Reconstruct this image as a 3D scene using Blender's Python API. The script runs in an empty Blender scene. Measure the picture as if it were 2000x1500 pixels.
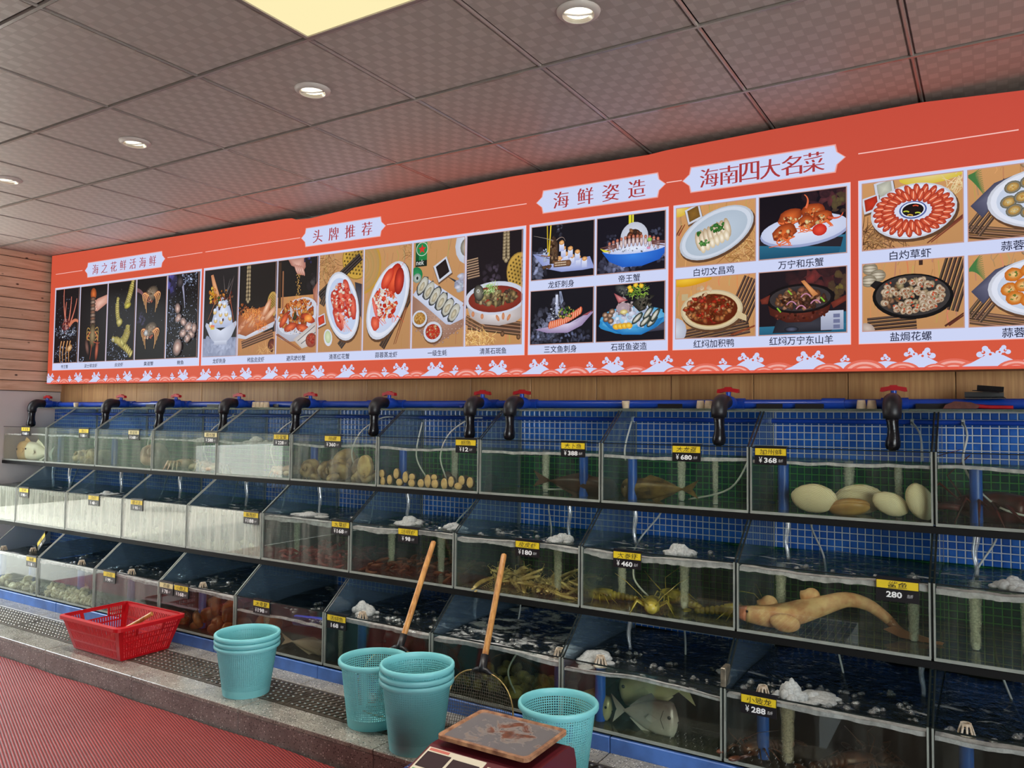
import bpy, bmesh, math, random
import numpy as np
from mathutils import Vector, Matrix, Euler, noise as mnoise

random.seed(7)
R = random.Random(11)
scene = bpy.context.scene
COL = scene.collection
PI = math.pi
ORD = ['first', 'second', 'third', 'fourth', 'fifth', 'sixth', 'seventh', 'eighth', 'ninth', 'tenth', 'eleventh', 'twelfth', 'thirteenth', 'fourteenth']

# ------------------------------------------------------------------ camera, sky, sun, area lights, exposure
CAMZ = 1.41
cam_d = bpy.data.cameras.new('camera')
cam = bpy.data.objects.new('camera', cam_d)
COL.objects.link(cam)
_yaw, _pitch, _roll = 0.5501, 0.0438, 0.0102
_f = Vector((-math.sin(_yaw) * math.cos(_pitch), math.cos(_yaw) * math.cos(_pitch), math.sin(_pitch)))
_r = Vector((math.cos(_yaw), math.sin(_yaw), 0))
_u = _r.cross(_f)
_r2 = _r * math.cos(_roll) + _u * math.sin(_roll)
_u2 = -_r * math.sin(_roll) + _u * math.cos(_roll)
cam.matrix_world = Matrix(((_r2.x, _u2.x, -_f.x, 0), (_r2.y, _u2.y, -_f.y, 0), (_r2.z, _u2.z, -_f.z, CAMZ), (0, 0, 0, 1)))
cam_d.sensor_width = 36.0
cam_d.lens = 36.0 * 1521.88 / 2000.0
cam_d.clip_start = 0.02
scene.camera = cam

scene.view_settings.view_transform = 'Standard'
scene.view_settings.look = 'None'
scene.view_settings.gamma = 1.0
scene.view_settings.use_curve_mapping = False
scene.view_settings.exposure = 0.0
scene.cycles.max_bounces = 8
scene.cycles.diffuse_bounces = 3
scene.cycles.glossy_bounces = 4
scene.cycles.transmission_bounces = 4
scene.cycles.transparent_max_bounces = 24
scene.cycles.caustics_reflective = False
scene.cycles.caustics_refractive = False
scene.cycles.sample_clamp_indirect = 4.0
scene.cycles.use_denoising = True

world = bpy.data.worlds.new('sky')
scene.world = world
world.use_nodes = True
_wn = world.node_tree.nodes
_bg = _wn['Background']
_bg.inputs['Color'].default_value = (0.86, 0.94, 1.0, 1)
_bg.inputs['Strength'].default_value = 9.0

def area_light(name, loc, rot, sx, sy, power, color=(1, 1, 1), portal=False):
    d = bpy.data.lights.new(name, 'AREA')
    d.shape = 'RECTANGLE'
    d.size, d.size_y = sx, sy
    d.energy = power
    d.color = color
    if portal:
        d.cycles.is_portal = True
    o = bpy.data.objects.new(name, d)
    o.location = loc
    o.rotation_euler = rot
    COL.objects.link(o)
    return o

# portal at the open shopfront on the entrance side (the real source of daylight)
sun_d = bpy.data.lights.new('sun', 'SUN')
sun_d.energy = 12.0
sun_d.angle = math.radians(0.6)
sun_d.color = (1.0, 0.95, 0.86)
sun_o = bpy.data.objects.new('sun', sun_d)
sun_o.rotation_euler = (math.radians(12), math.radians(32), 0)      # high, from beyond the building: it lights the paving outside, not the room
COL.objects.link(sun_o)
area_light('side_fill_portal', (3.12, -1.5, 1.28), (0, PI / 2, 0), 2.5, 4.9, 1.0, portal=True)  # guides sky light through the side opening added as fill
area_light('shopfront_portal', (-6.88, 1.575, 1.25), (0, -PI / 2, 0), 2.5, 2.75, 1.0, portal=True)

# ------------------------------------------------------------------ helpers
def lin(c):
    c = c / 255.0
    return c / 12.92 if c <= 0.04045 else ((c + 0.055) / 1.055) ** 2.4

def rgb(r, g, b):
    return (lin(r), lin(g), lin(b), 1.0)

class MB:
    """collects geometry (world or local coordinates) and links it as one mesh object"""
    def __init__(self):
        self.v, self.f, self.c = [], [], None
    def add(self, vs, fs):
        n = len(self.v)
        self.v.extend([tuple(p) for p in vs])
        self.f.extend([tuple(i + n for i in q) for q in fs])
        return self
    def box(self, x0, y0, z0, x1, y1, z1):
        vs = [(x0, y0, z0), (x1, y0, z0), (x1, y1, z0), (x0, y1, z0), (x0, y0, z1), (x1, y0, z1), (x1, y1, z1), (x0, y1, z1)]
        return self.add(vs, [(0, 3, 2, 1), (4, 5, 6, 7), (0, 1, 5, 4), (1, 2, 6, 5), (2, 3, 7, 6), (3, 0, 4, 7)])
    def bevbox(self, x0, y0, z0, x1, y1, z1, b):
        """box with chamfered edges"""
        vs = []
        for sx in (0, 1):
            for sy in (0, 1):
                for sz in (0, 1):
                    X, Y, Z = (x0, x1)[sx], (y0, y1)[sy], (z0, z1)[sz]
                    dx, dy, dz = (b, -b)[sx], (b, -b)[sy], (b, -b)[sz]
                    vs += [(X, Y + dy, Z + dz), (X + dx, Y, Z + dz), (X + dx, Y + dy, Z)]
        bm = bmesh.new()
        for p in vs:
            bm.verts.new(p)
        r = bmesh.ops.convex_hull(bm, input=bm.verts)
        bm.verts.index_update()
        V = [tuple(v.co) for v in bm.verts]
        F = [tuple(v.index for v in f.verts) for f in bm.faces]
        bm.free()
        return self.add(V, F)
    def quad(self, a, b, c, d):
        return self.add([a, b, c, d], [(0, 1, 2, 3)])
    def prism(self, pts, axis, a0, a1):
        """polygon pts (2D) extruded along axis; the 2D order is the remaining axes in xyz order"""
        n = len(pts)
        def P(p, a):
            return (a, p[0], p[1]) if axis == 0 else ((p[0], a, p[1]) if axis == 1 else (p[0], p[1], a))
        vs = [P(p, a0) for p in pts] + [P(p, a1) for p in pts]
        fs = [tuple(range(n)), tuple(range(2 * n - 1, n - 1, -1))] + [(i, n + i, n + (i + 1) % n, (i + 1) % n) for i in range(n)]
        return self.add(vs, fs)
    def tube(self, path, radii, seg=10, cap=True, closed=False, flat=1.0):
        path = [Vector(p) for p in path]
        n = len(path)
        if not hasattr(radii, '__len__'):
            radii = [radii] * n
        vs, up = [], None
        for i, p in enumerate(path):
            if closed:
                t = path[(i + 1) % n] - path[i - 1]
            else:
                t = path[min(i + 1, n - 1)] - path[max(i - 1, 0)]
            t.normalize()
            if up is None:
                up = Vector((0, 0, 1)) if abs(t.z) < 0.9 else Vector((1, 0, 0))
            a = t.cross(up)
            a.normalize()
            up = a.cross(t)
            for k in range(seg):
                w = 2 * PI * k / seg
                vs.append(p + a * math.cos(w) * radii[i] + up * math.sin(w) * radii[i] * flat)
        fs = []
        for i in range(n if closed else n - 1):
            j = (i + 1) % n
            for k in range(seg):
                l = (k + 1) % seg
                fs.append((i * seg + k, i * seg + l, j * seg + l, j * seg + k))
        if cap and not closed:
            fs.append(tuple(range(seg - 1, -1, -1)))
            fs.append(tuple((n - 1) * seg + k for k in range(seg)))
        return self.add(vs, fs)
    def lathe(self, prof, seg=24, c=(0, 0, 0), cap0=False, cap1=False, sx=1.0, sy=1.0):
        """profile [(r, z)] around the z axis"""
        vs, n = [], len(prof)
        for r, z in prof:
            for k in range(seg):
                w = 2 * PI * k / seg
                vs.append((c[0] + r * sx * math.cos(w), c[1] + r * sy * math.sin(w), c[2] + z))
        fs = []
        for i in range(n - 1):
            for k in range(seg):
                l = (k + 1) % seg
                fs.append((i * seg + k, i * seg + l, (i + 1) * seg + l, (i + 1) * seg + k))
        if cap0:
            fs.append(tuple(range(seg - 1, -1, -1)))
        if cap1:
            fs.append(tuple((n - 1) * seg + k for k in range(seg)))
        return self.add(vs, fs)
    def ellipsoid(self, c, rx, ry, rz, rot=None, nu=12, nv=8, fn=None):
        vs = []
        M = rot.to_matrix() if rot is not None else Matrix.Identity(3)
        for i in range(nv + 1):
            th = PI * i / nv
            for k in range(nu):
                ph = 2 * PI * k / nu
                d = Vector((math.sin(th) * math.cos(ph), math.sin(th) * math.sin(ph), math.cos(th)))
                s = fn(d) if fn else 1.0
                vs.append(Vector(c) + M @ Vector((d.x * rx * s, d.y * ry * s, d.z * rz * s)))
        fs = []
        for i in range(nv):
            for k in range(nu):
                l = (k + 1) % nu
                fs.append((i * nu + k, (i + 1) * nu + k, (i + 1) * nu + l, i * nu + l))
        return self.add(vs, fs)
    def build(self, name, m, parent=None, smooth=False, merge=False, loc=None):
        """parent: world coordinates are made local to an unrotated parent chain.  loc: origin for a top-level mesh"""
        off = Vector((0, 0, 0))
        p = parent
        while p is not None:
            off += Vector(p.location)
            p = p.parent
        if loc is not None:
            off += Vector(loc)
        me = bpy.data.meshes.new(name)
        vs = [(a[0] - off.x, a[1] - off.y, a[2] - off.z) for a in self.v] if off.length else self.v
        me.from_pydata(vs, [], self.f)
        if merge or smooth:
            bm = bmesh.new()
            bm.from_mesh(me)
            bmesh.ops.remove_doubles(bm, verts=bm.verts, dist=1e-5)
            bmesh.ops.recalc_face_normals(bm, faces=bm.faces)
            bm.to_mesh(me)
            bm.free()
        if smooth:
            me.polygons.foreach_set('use_smooth', [True] * len(me.polygons))
            if smooth != 'all':
                try:
                    me.set_sharp_from_angle(angle=0.7)
                except Exception:
                    pass
        if m is not None:
            me.materials.append(m)
        o = bpy.data.objects.new(name, me)
        COL.objects.link(o)
        if parent is not None:
            o.parent = parent
        if loc is not None:
            o.location = loc
        return o

def tag(o, label=None, cat=None, group=None, kind=None):
    if label: o['label'] = label
    if cat: o['category'] = cat
    if group: o['group'] = group
    if kind: o['kind'] = kind
    return o

def thing(name, label, cat, loc=(0, 0, 0), group=None):
    o = bpy.data.objects.new(name, None)
    o.empty_display_size = 0.05
    o.location = loc
    COL.objects.link(o)
    return tag(o, label, cat, group)

def copy_of(src, parent, loc=None, rot=None, name=None):
    """copy one mesh object (shared mesh data) under a parent"""
    c = src.copy()
    COL.objects.link(c)
    c.parent = parent
    if loc is not None: c.location = loc
    if rot is not None: c.rotation_euler = rot
    return c

def copy_tree(root, loc, rot=(0, 0, 0), scale=None, label=None, group=None):
    r = root.copy()
    COL.objects.link(r)
    r.location = loc
    r.rotation_euler = rot
    if scale is not None: r.scale = scale
    if label: r['label'] = label
    if group: r['group'] = group
    for ch in list(root.children):
        c = ch.copy()
        COL.objects.link(c)
        c.parent = r
        for g in list(ch.children):
            d = g.copy()
            COL.objects.link(d)
            d.parent = c
    return r

# ------------------------------------------------------------------ materials
class NT:
    def __init__(self, name):
        self.m = bpy.data.materials.new(name)
        self.m.use_nodes = True
        self.t = self.m.node_tree
        self.n = self.t.nodes
        self.out = self.n['Material Output']
        self.p = self.n['Principled BSDF']
    def new(self, typ, **kw):
        x = self.n.new(typ)
        for k, v in kw.items():
            if k.startswith('i_'):
                x.inputs[k[2:].replace('_', ' ')].default_value = v
            else:
                setattr(x, k, v)
        return x
    def link(self, a, b):
        self.t.links.new(a, b)
    def coord(self, which='Object', scale=(1, 1, 1), rot=(0, 0, 0)):
        tc = self.new('ShaderNodeTexCoord')
        mp = self.new('ShaderNodeMapping')
        mp.inputs['Scale'].default_value = scale
        mp.inputs['Rotation'].default_value = rot
        self.link(tc.outputs[which], mp.inputs['Vector'])
        return mp.outputs['Vector']
    def noise(self, vec, scale, detail=3.0, rough=0.55, dist=0.0):
        x = self.new('ShaderNodeTexNoise')
        x.inputs['Scale'].default_value = scale
        x.inputs['Detail'].default_value = detail
        x.inputs['Roughness'].default_value = rough
        x.inputs['Distortion'].default_value = dist
        if vec is not None: self.link(vec, x.inputs['Vector'])
        return x.outputs['Fac']
    def ramp(self, fac, stops, interp='LINEAR'):
        x = self.new('ShaderNodeValToRGB')
        e = x.color_ramp.elements
        x.color_ramp.interpolation = interp
        while len(e) < len(stops): e.new(0.5)
        for el, (pos, c) in zip(e, stops):
            el.position = pos
            el.color = c
        self.link(fac, x.inputs['Fac'])
        return x.outputs['Color']
    def math(self, op, a, b=None, c=None):
        x = self.new('ShaderNodeMath', operation=op)
        for i, s in enumerate((a, b, c)):
            if s is None: continue
            if isinstance(s, (int, float)): x.inputs[i].default_value = s
            else: self.link(s, x.inputs[i])
        return x.outputs[0]
    def mixc(self, fac, a, b, blend='MIX'):
        x = self.new('ShaderNodeMix', data_type='RGBA', blend_type=blend)
        for sock, s in ((x.inputs[0], fac), (x.inputs[6], a), (x.inputs[7], b)):
            if isinstance(s, (int, float, tuple)): sock.default_value = s
            else: self.link(s, sock)
        return x.outputs[2]
    def bump(self, h, strength=0.3, dist=0.002):
        x = self.new('ShaderNodeBump')
        x.inputs['Strength'].default_value = strength
        x.inputs['Distance'].default_value = dist
        self.link(h, x.inputs['Height'])
        return x.outputs['Normal']

def pbr(name, col, rough=0.5, metal=0.0, var=0.0, vscale=8.0, bump=0.0, bscale=60.0, spec=0.5, col2=None, coord='Object', stretch=(1, 1, 1), coat=0.0):
    k = NT(name)
    k.p.inputs['Base Color'].default_value = col
    k.p.inputs['Roughness'].default_value = rough
    k.p.inputs['Metallic'].default_value = metal
    k.p.inputs['Specular IOR Level'].default_value = spec
    k.p.inputs['Coat Weight'].default_value = coat
    if var or bump or col2:
        v = k.coord(coord, stretch)
    if var or col2:
        n = k.noise(v, vscale, 4)
        if col2 is None:
            col2 = tuple(c * (1 - var) for c in col[:3]) + (1,)
        k.link(k.ramp(n, [(0.35, col2), (0.62, col)]), k.p.inputs['Base Color'])
    if bump:
        k.link(k.bump(k.noise(v, bscale, 3), bump, 0.003), k.p.inputs['Normal'])
    return k.m

def emit(name, col, strength):
    k = NT(name)
    e = k.new('ShaderNodeEmission')
    e.inputs['Color'].default_value = col
    e.inputs['Strength'].default_value = strength
    k.link(e.outputs[0], k.out.inputs['Surface'])
    return k.m

def schlick(k, f0=0.04, normal=None):
    lw = k.new('ShaderNodeLayerWeight')
    lw.inputs['Blend'].default_value = 0.5
    if normal is not None: k.link(normal, lw.inputs['Normal'])
    p = k.math('POWER', lw.outputs['Facing'], 5.0)
    return k.math('MULTIPLY_ADD', p, 1.0 - f0, f0)

def glass(name, tint, fog=0.0, fogcol=(0.75, 0.77, 0.72, 1), base_fog=0.0, f0=0.04, rough=0.0, fscale=(26, 26, 2.2), hard=(0.45, 0.75)):
    """thin clear sheet: tinted transparency + mirror reflection, optional wet streaks that scatter"""
    k = NT(name)
    tr = k.new('ShaderNodeBsdfTransparent')
    tr.inputs['Color'].default_value = tint
    gl = k.new('ShaderNodeBsdfGlossy')
    gl.inputs['Roughness'].default_value = rough
    gl.inputs['Color'].default_value = (1, 1, 1, 1)
    body = tr.outputs[0]
    if fog or base_fog:
        di = k.new('ShaderNodeBsdfDiffuse')
        di.inputs['Color'].default_value = fogcol
        n = k.noise(k.coord('Object', fscale), 1.0, 5, 0.65)
        mr = k.new('ShaderNodeMapRange')
        mr.inputs['From Min'].default_value, mr.inputs['From Max'].default_value = hard
        mr.inputs['To Min'].default_value, mr.inputs['To Max'].default_value = base_fog, base_fog + fog
        k.link(n, mr.inputs['Value'])
        ms = k.new('ShaderNodeMixShader')
        k.link(mr.outputs[0], ms.inputs[0])
        k.link(body, ms.inputs[1])
        k.link(di.outputs[0], ms.inputs[2])
        body = ms.outputs[0]
    mx = k.new('ShaderNodeMixShader')
    k.link(schlick(k, f0), mx.inputs[0])
    k.link(body, mx.inputs[1])
    k.link(gl.outputs[0], mx.inputs[2])
    k.link(mx.outputs[0], k.out.inputs['Surface'])
    return k.m

def water_top(name, tint, foam, foam_lo=0.55, murk=(0.02, 0.03, 0.03, 1), murkfac=0.35):
    """rippled water surface seen from above, with floating foam"""
    k = NT(name)
    v = k.coord('Object', (1, 1, 1))
    h1 = k.noise(v, 26, 4, 0.6, 0.6)
    nrm = k.bump(h1, 0.6, 0.02)
    tr = k.new('ShaderNodeBsdfTransparent'); tr.inputs['Color'].default_value = tint
    mk = k.new('ShaderNodeBsdfDiffuse'); mk.inputs['Color'].default_value = murk
    a = k.new('ShaderNodeMixShader'); a.inputs[0].default_value = murkfac
    k.link(tr.outputs[0], a.inputs[1]); k.link(mk.outputs[0], a.inputs[2])
    gl = k.new('ShaderNodeBsdfGlossy'); gl.inputs['Roughness'].default_value = 0.06
    k.link(nrm, gl.inputs['Normal'])
    b = k.new('ShaderNodeMixShader')
    k.link(schlick(k, 0.03, nrm), b.inputs[0]); k.link(a.outputs[0], b.inputs[1]); k.link(gl.outputs[0], b.inputs[2])
    fo = k.new('ShaderNodeBsdfDiffuse'); fo.inputs['Color'].default_value = (0.62, 0.64, 0.63, 1)
    n2 = k.noise(k.coord('Object', (1, 1.6, 1)), 9.0, 7, 0.66, .35)
    mr = k.new('ShaderNodeMapRange')
    mr.inputs['From Min'].default_value = foam_lo; mr.inputs['From Max'].default_value = foam_lo + 0.08
    mr.inputs['To Max'].default_value = foam
    k.link(n2, mr.inputs['Value'])
    c = k.new('ShaderNodeMixShader')
    k.link(mr.outputs[0], c.inputs[0]); k.link(b.outputs[0], c.inputs[1]); k.link(fo.outputs[0], c.inputs[2])
    k.link(c.outputs[0], k.out.inputs['Surface'])
    return k.m

def streaky_foam(name, alpha, col, lo=0.0, sc=60, soft=False):
    k = NT(name)
    tr = k.new('ShaderNodeBsdfTransparent')
    d = k.new('ShaderNodeBsdfDiffuse'); d.inputs['Color'].default_value = col
    tl = k.new('ShaderNodeBsdfTranslucent'); tl.inputs['Color'].default_value = col
    s = k.new('ShaderNodeMixShader'); s.inputs[0].default_value = 0.4
    k.link(d.outputs[0], s.inputs[1]); k.link(tl.outputs[0], s.inputs[2])
    n = k.noise(k.coord('Object', (1, 1, 1)), sc, 4, 0.6)
    mr = k.new('ShaderNodeMapRange')
    mr.inputs['From Min'].default_value = 0.32; mr.inputs['From Max'].default_value = 0.6
    mr.inputs['To Min'].default_value = alpha * lo
    mr.inputs['To Max'].default_value = alpha
    k.link(n, mr.inputs['Value'])
    al = mr.outputs[0]
    if soft:
        lw = k.new('ShaderNodeLayerWeight'); lw.inputs['Blend'].default_value = .5
        al = k.math('MULTIPLY', al, k.math('SUBTRACT', 1.0, lw.outputs['Facing']))
    m = k.new('ShaderNodeMixShader')
    k.link(al, m.inputs[0]); k.link(tr.outputs[0], m.inputs[1]); k.link(s.outputs[0], m.inputs[2])
    k.link(m.outputs[0], k.out.inputs['Surface'])
    return k.m

def wood(name, c1, c2, stretch, scale=3.0, rough=0.45, knots=False, ring=0.4):
    k = NT(name)
    v = k.coord('Object', stretch)
    oi = k.new('ShaderNodeObjectInfo')
    vm = k.new('ShaderNodeVectorMath', operation='ADD')
    k.link(v, vm.inputs[0])
    mul = k.math('MULTIPLY', oi.outputs['Random'], 37.0)
    k.link(mul, vm.inputs[1])
    n = k.noise(vm.outputs[0], scale, 5, 0.6, ring)
    col = k.ramp(n, [(0.3, c2), (0.65, c1)])
    hue = k.math('MULTIPLY_ADD', oi.outputs['Random'], 0.16, 0.92)
    hs = k.new('ShaderNodeHueSaturation')
    k.link(col, hs.inputs['Color']); k.link(hue, hs.inputs['Value'])
    colr = hs.outputs['Color']
    if knots:
        vo = k.new('ShaderNodeTexVoronoi')
        vo.inputs['Scale'].default_value = 1.0
        vm2 = k.new('ShaderNodeVectorMath', operation='ADD')
        k.link(k.coord('Object', (1, 7.0, 11.0)), vm2.inputs[0]); k.link(mul, vm2.inputs[1])
        k.link(vm2.outputs[0], vo.inputs['Vector'])
        kf = k.ramp(vo.outputs['Distance'], [(0.05, (1, 1, 1, 1)), (0.11, (0, 0, 0, 1))])
        colr = k.mixc(kf, colr, (0.07, 0.03, 0.015, 1))
    k.link(colr, k.p.inputs['Base Color'])
    k.p.inputs['Roughness'].default_value = rough
    return k.m

# ------------------------------------------------------------------ flat print (menu sign, tags): coloured shapes laid on a face
class Art:
    """flat printed picture; coordinates in centimetres from the lower left corner, clipped to w x h"""
    STEP = 1.5e-5
    def __init__(self, w, h, seed=1):
        self.w, self.h = w, h
        self.v, self.f, self.c = [], [], []
        self.d = 0.0
        self.r = random.Random(seed)
    def _emit(self, pts, cols):
        inside = all(0 <= p[0] <= self.w and 0 <= p[1] <= self.h for p in pts)
        if not inside:
            P = [(p[0], p[1]) + tuple(c) for p, c in zip(pts, cols)]
            for ax, lo, val in ((0, 1, 0.0), (0, 0, self.w), (1, 1, 0.0), (1, 0, self.h)):
                if not P: return
                Q = []
                for i in range(len(P)):
                    a, b = P[i - 1], P[i]
                    ia = a[ax] >= val if lo else a[ax] <= val
                    ib = b[ax] >= val if lo else b[ax] <= val
                    if ia != ib:
                        t = (val - a[ax]) / (b[ax] - a[ax])
                        Q.append(tuple(x + (y - x) * t for x, y in zip(a, b)))
                    if ib: Q.append(b)
                P = Q
            if len(P) < 3: return
            pts, cols = [p[:2] for p in P], [p[2:] for p in P]
        n = len(self.v)
        for p, c in zip(pts, cols):
            self.v.append((p[0] * 0.01, self.d, p[1] * 0.01))
            self.c.append(c)
        self.f.append(tuple(range(n, n + len(pts))))
    def up(self):
        self.d -= self.STEP
    def rect(self, x0, y0, x1, y1, c, c2=None):
        c2 = c2 or c
        self.up(); self._emit([(x0, y0), (x1, y0), (x1, y1), (x0, y1)], [c, c, c2, c2])
    def poly(self, pts, c, c2=None):
        """any simple polygon, drawn as a fan around its mean (star-shaped outlines)"""
        self.up()
        n = len(pts)
        m = (sum(p[0] for p in pts) / n, sum(p[1] for p in pts) / n)
        ci = c2 or c
        for i in range(n):
            self._emit([m, pts[i], pts[(i + 1) % n]], [ci, c, c])
    def ell(self, x, y, rx, ry=None, c=(255, 255, 255), c2=None, ang=0.0, n=14, wob=0.0):
        """ellipse: rim colour c, centre colour c2"""
        ry = ry or rx
        ca, sa = math.cos(ang), math.sin(ang)
        pts = []
        for i in range(n):
            t = 2 * PI * i / n
            k = 1 + wob * (self.r.random() - 0.5) * 2
            px, py = rx * k * math.cos(t), ry * k * math.sin(t)
            pts.append((x + px * ca - py * sa, y + px * sa + py * ca))
        self.up()
        ci = c2 or c
        for i in range(n):
            self._emit([(x, y), pts[i], pts[(i + 1) % n]], [ci, c, c])
    def line(self, pts, w, c, w2=None):
        self.up()
        w2 = w if w2 is None else w2
        for i in range(len(pts) - 1):
            (ax, ay), (bx, by) = pts[i], pts[i + 1]
            l = math.hypot(bx - ax, by - ay) or 1e-6
            nx, ny = -(by - ay) / l, (bx - ax) / l
            t0, t1 = i / (len(pts) - 1), (i + 1) / (len(pts) - 1)
            u0, u1 = (w + (w2 - w) * t0) / 2, (w + (w2 - w) * t1) / 2
            self._emit([(ax - nx * u0, ay - ny * u0), (bx - nx * u1, by - ny * u1), (bx + nx * u1, by + ny * u1), (ax + nx * u0, ay + ny * u0)], [c] * 4)
    def curve(self, p0, p1, p2, w, c, w2=None, n=8):
        pts = []
        for i in range(n + 1):
            t = i / n
            pts.append(tuple((1 - t) ** 2 * a + 2 * t * (1 - t) * b + t * t * d for a, b, d in zip(p0, p1, p2)))
        self.line(pts, w, c, w2)
    def jit(self, c, k):
        d = (self.r.random() - 0.5) * 2 * k
        return tuple(max(0, min(255, x + d + (self.r.random() - 0.5) * k * 0.5)) for x in c)
    def blobs(self, x, y, rx, ry, n, cols, s0, s1, dark=0.55, ang=0.0, edge=1.0):
        """a heap of shaded food pieces inside an ellipse"""
        ca, sa = math.cos(ang), math.sin(ang)
        for i in range(n):
            t, q = self.r.random() * 2 * PI, math.sqrt(self.r.random()) * edge
            px, py = rx * q * math.cos(t), ry * q * math.sin(t)
            c = self.jit(self.r.choice(cols), 16)
            s = self.r.uniform(s0, s1)
            self.ell(x + px * ca - py * sa, y + px * sa + py * ca, s, s * self.r.uniform(0.45, 0.9), tuple(v * dark for v in c), c, self.r.random() * PI, 8, 0.22)
    def strands(self, x, y, rx, ry, n, cols, l, w):
        for i in range(n):
            t, q = self.r.random() * 2 * PI, math.sqrt(self.r.random())
            px, py = x + rx * q * math.cos(t), y + ry * q * math.sin(t)
            a = self.r.random() * 2 * PI
            self.curve((px, py), (px + l * 0.5 * math.cos(a) + self.r.uniform(-1, 1) * l * .3, py + l * 0.5 * math.sin(a) + self.r.uniform(-1, 1) * l * .3), (px + l * math.cos(a), py + l * math.sin(a)), w, self.jit(self.r.choice(cols), 18), w * 0.5, 3)
    # --- recurring props of these food pictures
    def dark(self, c=(30, 26, 28), c2=None):
        self.rect(0, 0, self.w, self.h, c, c2 or c)
    def wood(self, y0=0, y1=None, c=(196, 146, 98)):
        y1 = self.h if y1 is None else y1
        self.rect(0, y0, self.w, y1, tuple(v * 0.93 for v in c), c)
        for i in range(int(26 * (y1 - y0) / self.h) + 6):
            x, y = self.r.uniform(-2, self.w), self.r.uniform(y0, y1)
            l = self.r.uniform(5, 16)
            yy = min(y1, y + l)
            self.line([(x, y), (x + self.r.uniform(-1, 1), (y + yy) / 2), (x + self.r.uniform(-1, 1.5), yy)], self.r.uniform(0.12, 0.5), self.jit(tuple(v * self.r.choice((0.86, 0.92, 1.06)) for v in c), 5))
    def plate(self, x, y, rx, ry, ang=0.0, rim=(222, 226, 240), inn=(198, 206, 228)):
        self.ell(x + 0.5, y - 0.9, rx * 1.02, ry * 1.03, (96, 66, 46), (70, 50, 40), ang, 30)
        self.ell(x, y, rx, ry, tuple(v * 0.9 for v in rim), rim, ang, 32)
        self.ell(x, y + 0.1, rx * 0.94, ry * 0.94, rim, rim, ang, 32)
        self.ell(x, y - 0.1, rx * 0.84, ry * 0.82, inn, tuple(min(255, v + 14) for v in inn), ang, 32)
    def splash(self, x, y, rx, ry, n, c=(170, 184, 222), s=0.5):
        for i in range(n):
            t, q = self.r.random() * 2 * PI, self.r.random() ** 0.6
            k = self.r.uniform(0.3, 1.0)
            self.ell(x + rx * q * math.cos(t), y + ry * q * math.sin(t), self.r.uniform(0.12, s), self.r.uniform(0.12, s * 1.6), tuple(v * k for v in c), tuple(min(255, v * k * 1.25) for v in c), self.r.random() * PI, 6, 0.3)
    def fog(self, x, y, rx, ry, n, c=(176, 184, 214), s=3.0, bg=(30, 26, 28)):
        for i in range(n):
            t, q = self.r.random() * 2 * PI, math.sqrt(self.r.random())
            k = min(1.0, self.r.uniform(0.4, 1.25) * (1.2 - q))
            cc = tuple(b + (v - b) * k for v, b in zip(c, bg))
            self.ell(x + rx * q * math.cos(t), y + ry * q * math.sin(t), self.r.uniform(s * .4, s), self.r.uniform(s * .3, s * .8), tuple(b + (v - b) * k * .6 for v, b in zip(c, bg)), cc, self.r.random() * PI, 9, 0.25)
    def sticks(self, x0, y0, x1, y1, c=(120, 62, 40)):
        self.line([(x0, y0), (x1, y1)], 0.8, c, 0.45)
        self.line([(x0 + 1.3, y0 + 0.2), (x1 + 1.4, y1 + 0.2)], 0.8, tuple(v * 1.15 for v in c), 0.45)
    def rack(self, x0, y0, x1, y1, n=7, w=1.0, sp=1.3, c=(64, 48, 40)):
        """dark bamboo rods lying side by side"""
        l = math.hypot(x1 - x0, y1 - y0)
        nx, ny = -(y1 - y0) / l, (x1 - x0) / l
        for i in range(n):
            o = (i - n / 2) * sp
            self.line([(x0 + nx * o, y0 + ny * o), (x1 + nx * o, y1 + ny * o)], w, self.jit(c, 10))
            self.line([(x0 + nx * (o + .2), y0 + ny * (o + .2)), (x1 + nx * (o + .2), y1 + ny * (o + .2))], w * .3, tuple(min(255, v * 1.9) for v in c))
    def beads(self, x, y0, y1):
        n = 9
        for s in (-1.3, 1.3):
            for i in range(n):
                yy = y0 + (y1 - y0) * i / n
                self.ell(x + s * (1 - 0.25 * i / n), yy, 1.15, 1.6, (96, 80, 58), (205, 186, 150), 0.1 * s, 10)
                self.line([(x + s * .9 - .4, yy - 1.2), (x + s * .9 - .3, yy + 1.2)], 0.18, (110, 92, 66))
        self.ell(x, y0 - 1.6, 1.4, 1.5, (96, 80, 58), (205, 186, 150), 0, 10)
    def basket(self, x, y, rx, ry, ang=0.0, c=(206, 164, 70)):
        self.ell(x, y, rx * 1.06, ry * 1.06, tuple(v * .75 for v in c), tuple(v * .8 for v in c), ang, 24)
        self.ell(x, y, rx, ry, c, tuple(v * .78 for v in c), ang, 24)
        for i in range(9):
            for j in range(9):
                px, py = (i - 4) / 4.6 * rx, (j - 4 + (i % 2) * .5) / 4.8 * ry
                if (px / rx) ** 2 + (py / ry) ** 2 < 0.85:
                    self.ell(x + px * math.cos(ang) - py * math.sin(ang), y + px * math.sin(ang) + py * math.cos(ang), rx * .07, ry * .06, tuple(v * .42 for v in c), tuple(v * .5 for v in c), 0, 6)
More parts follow.
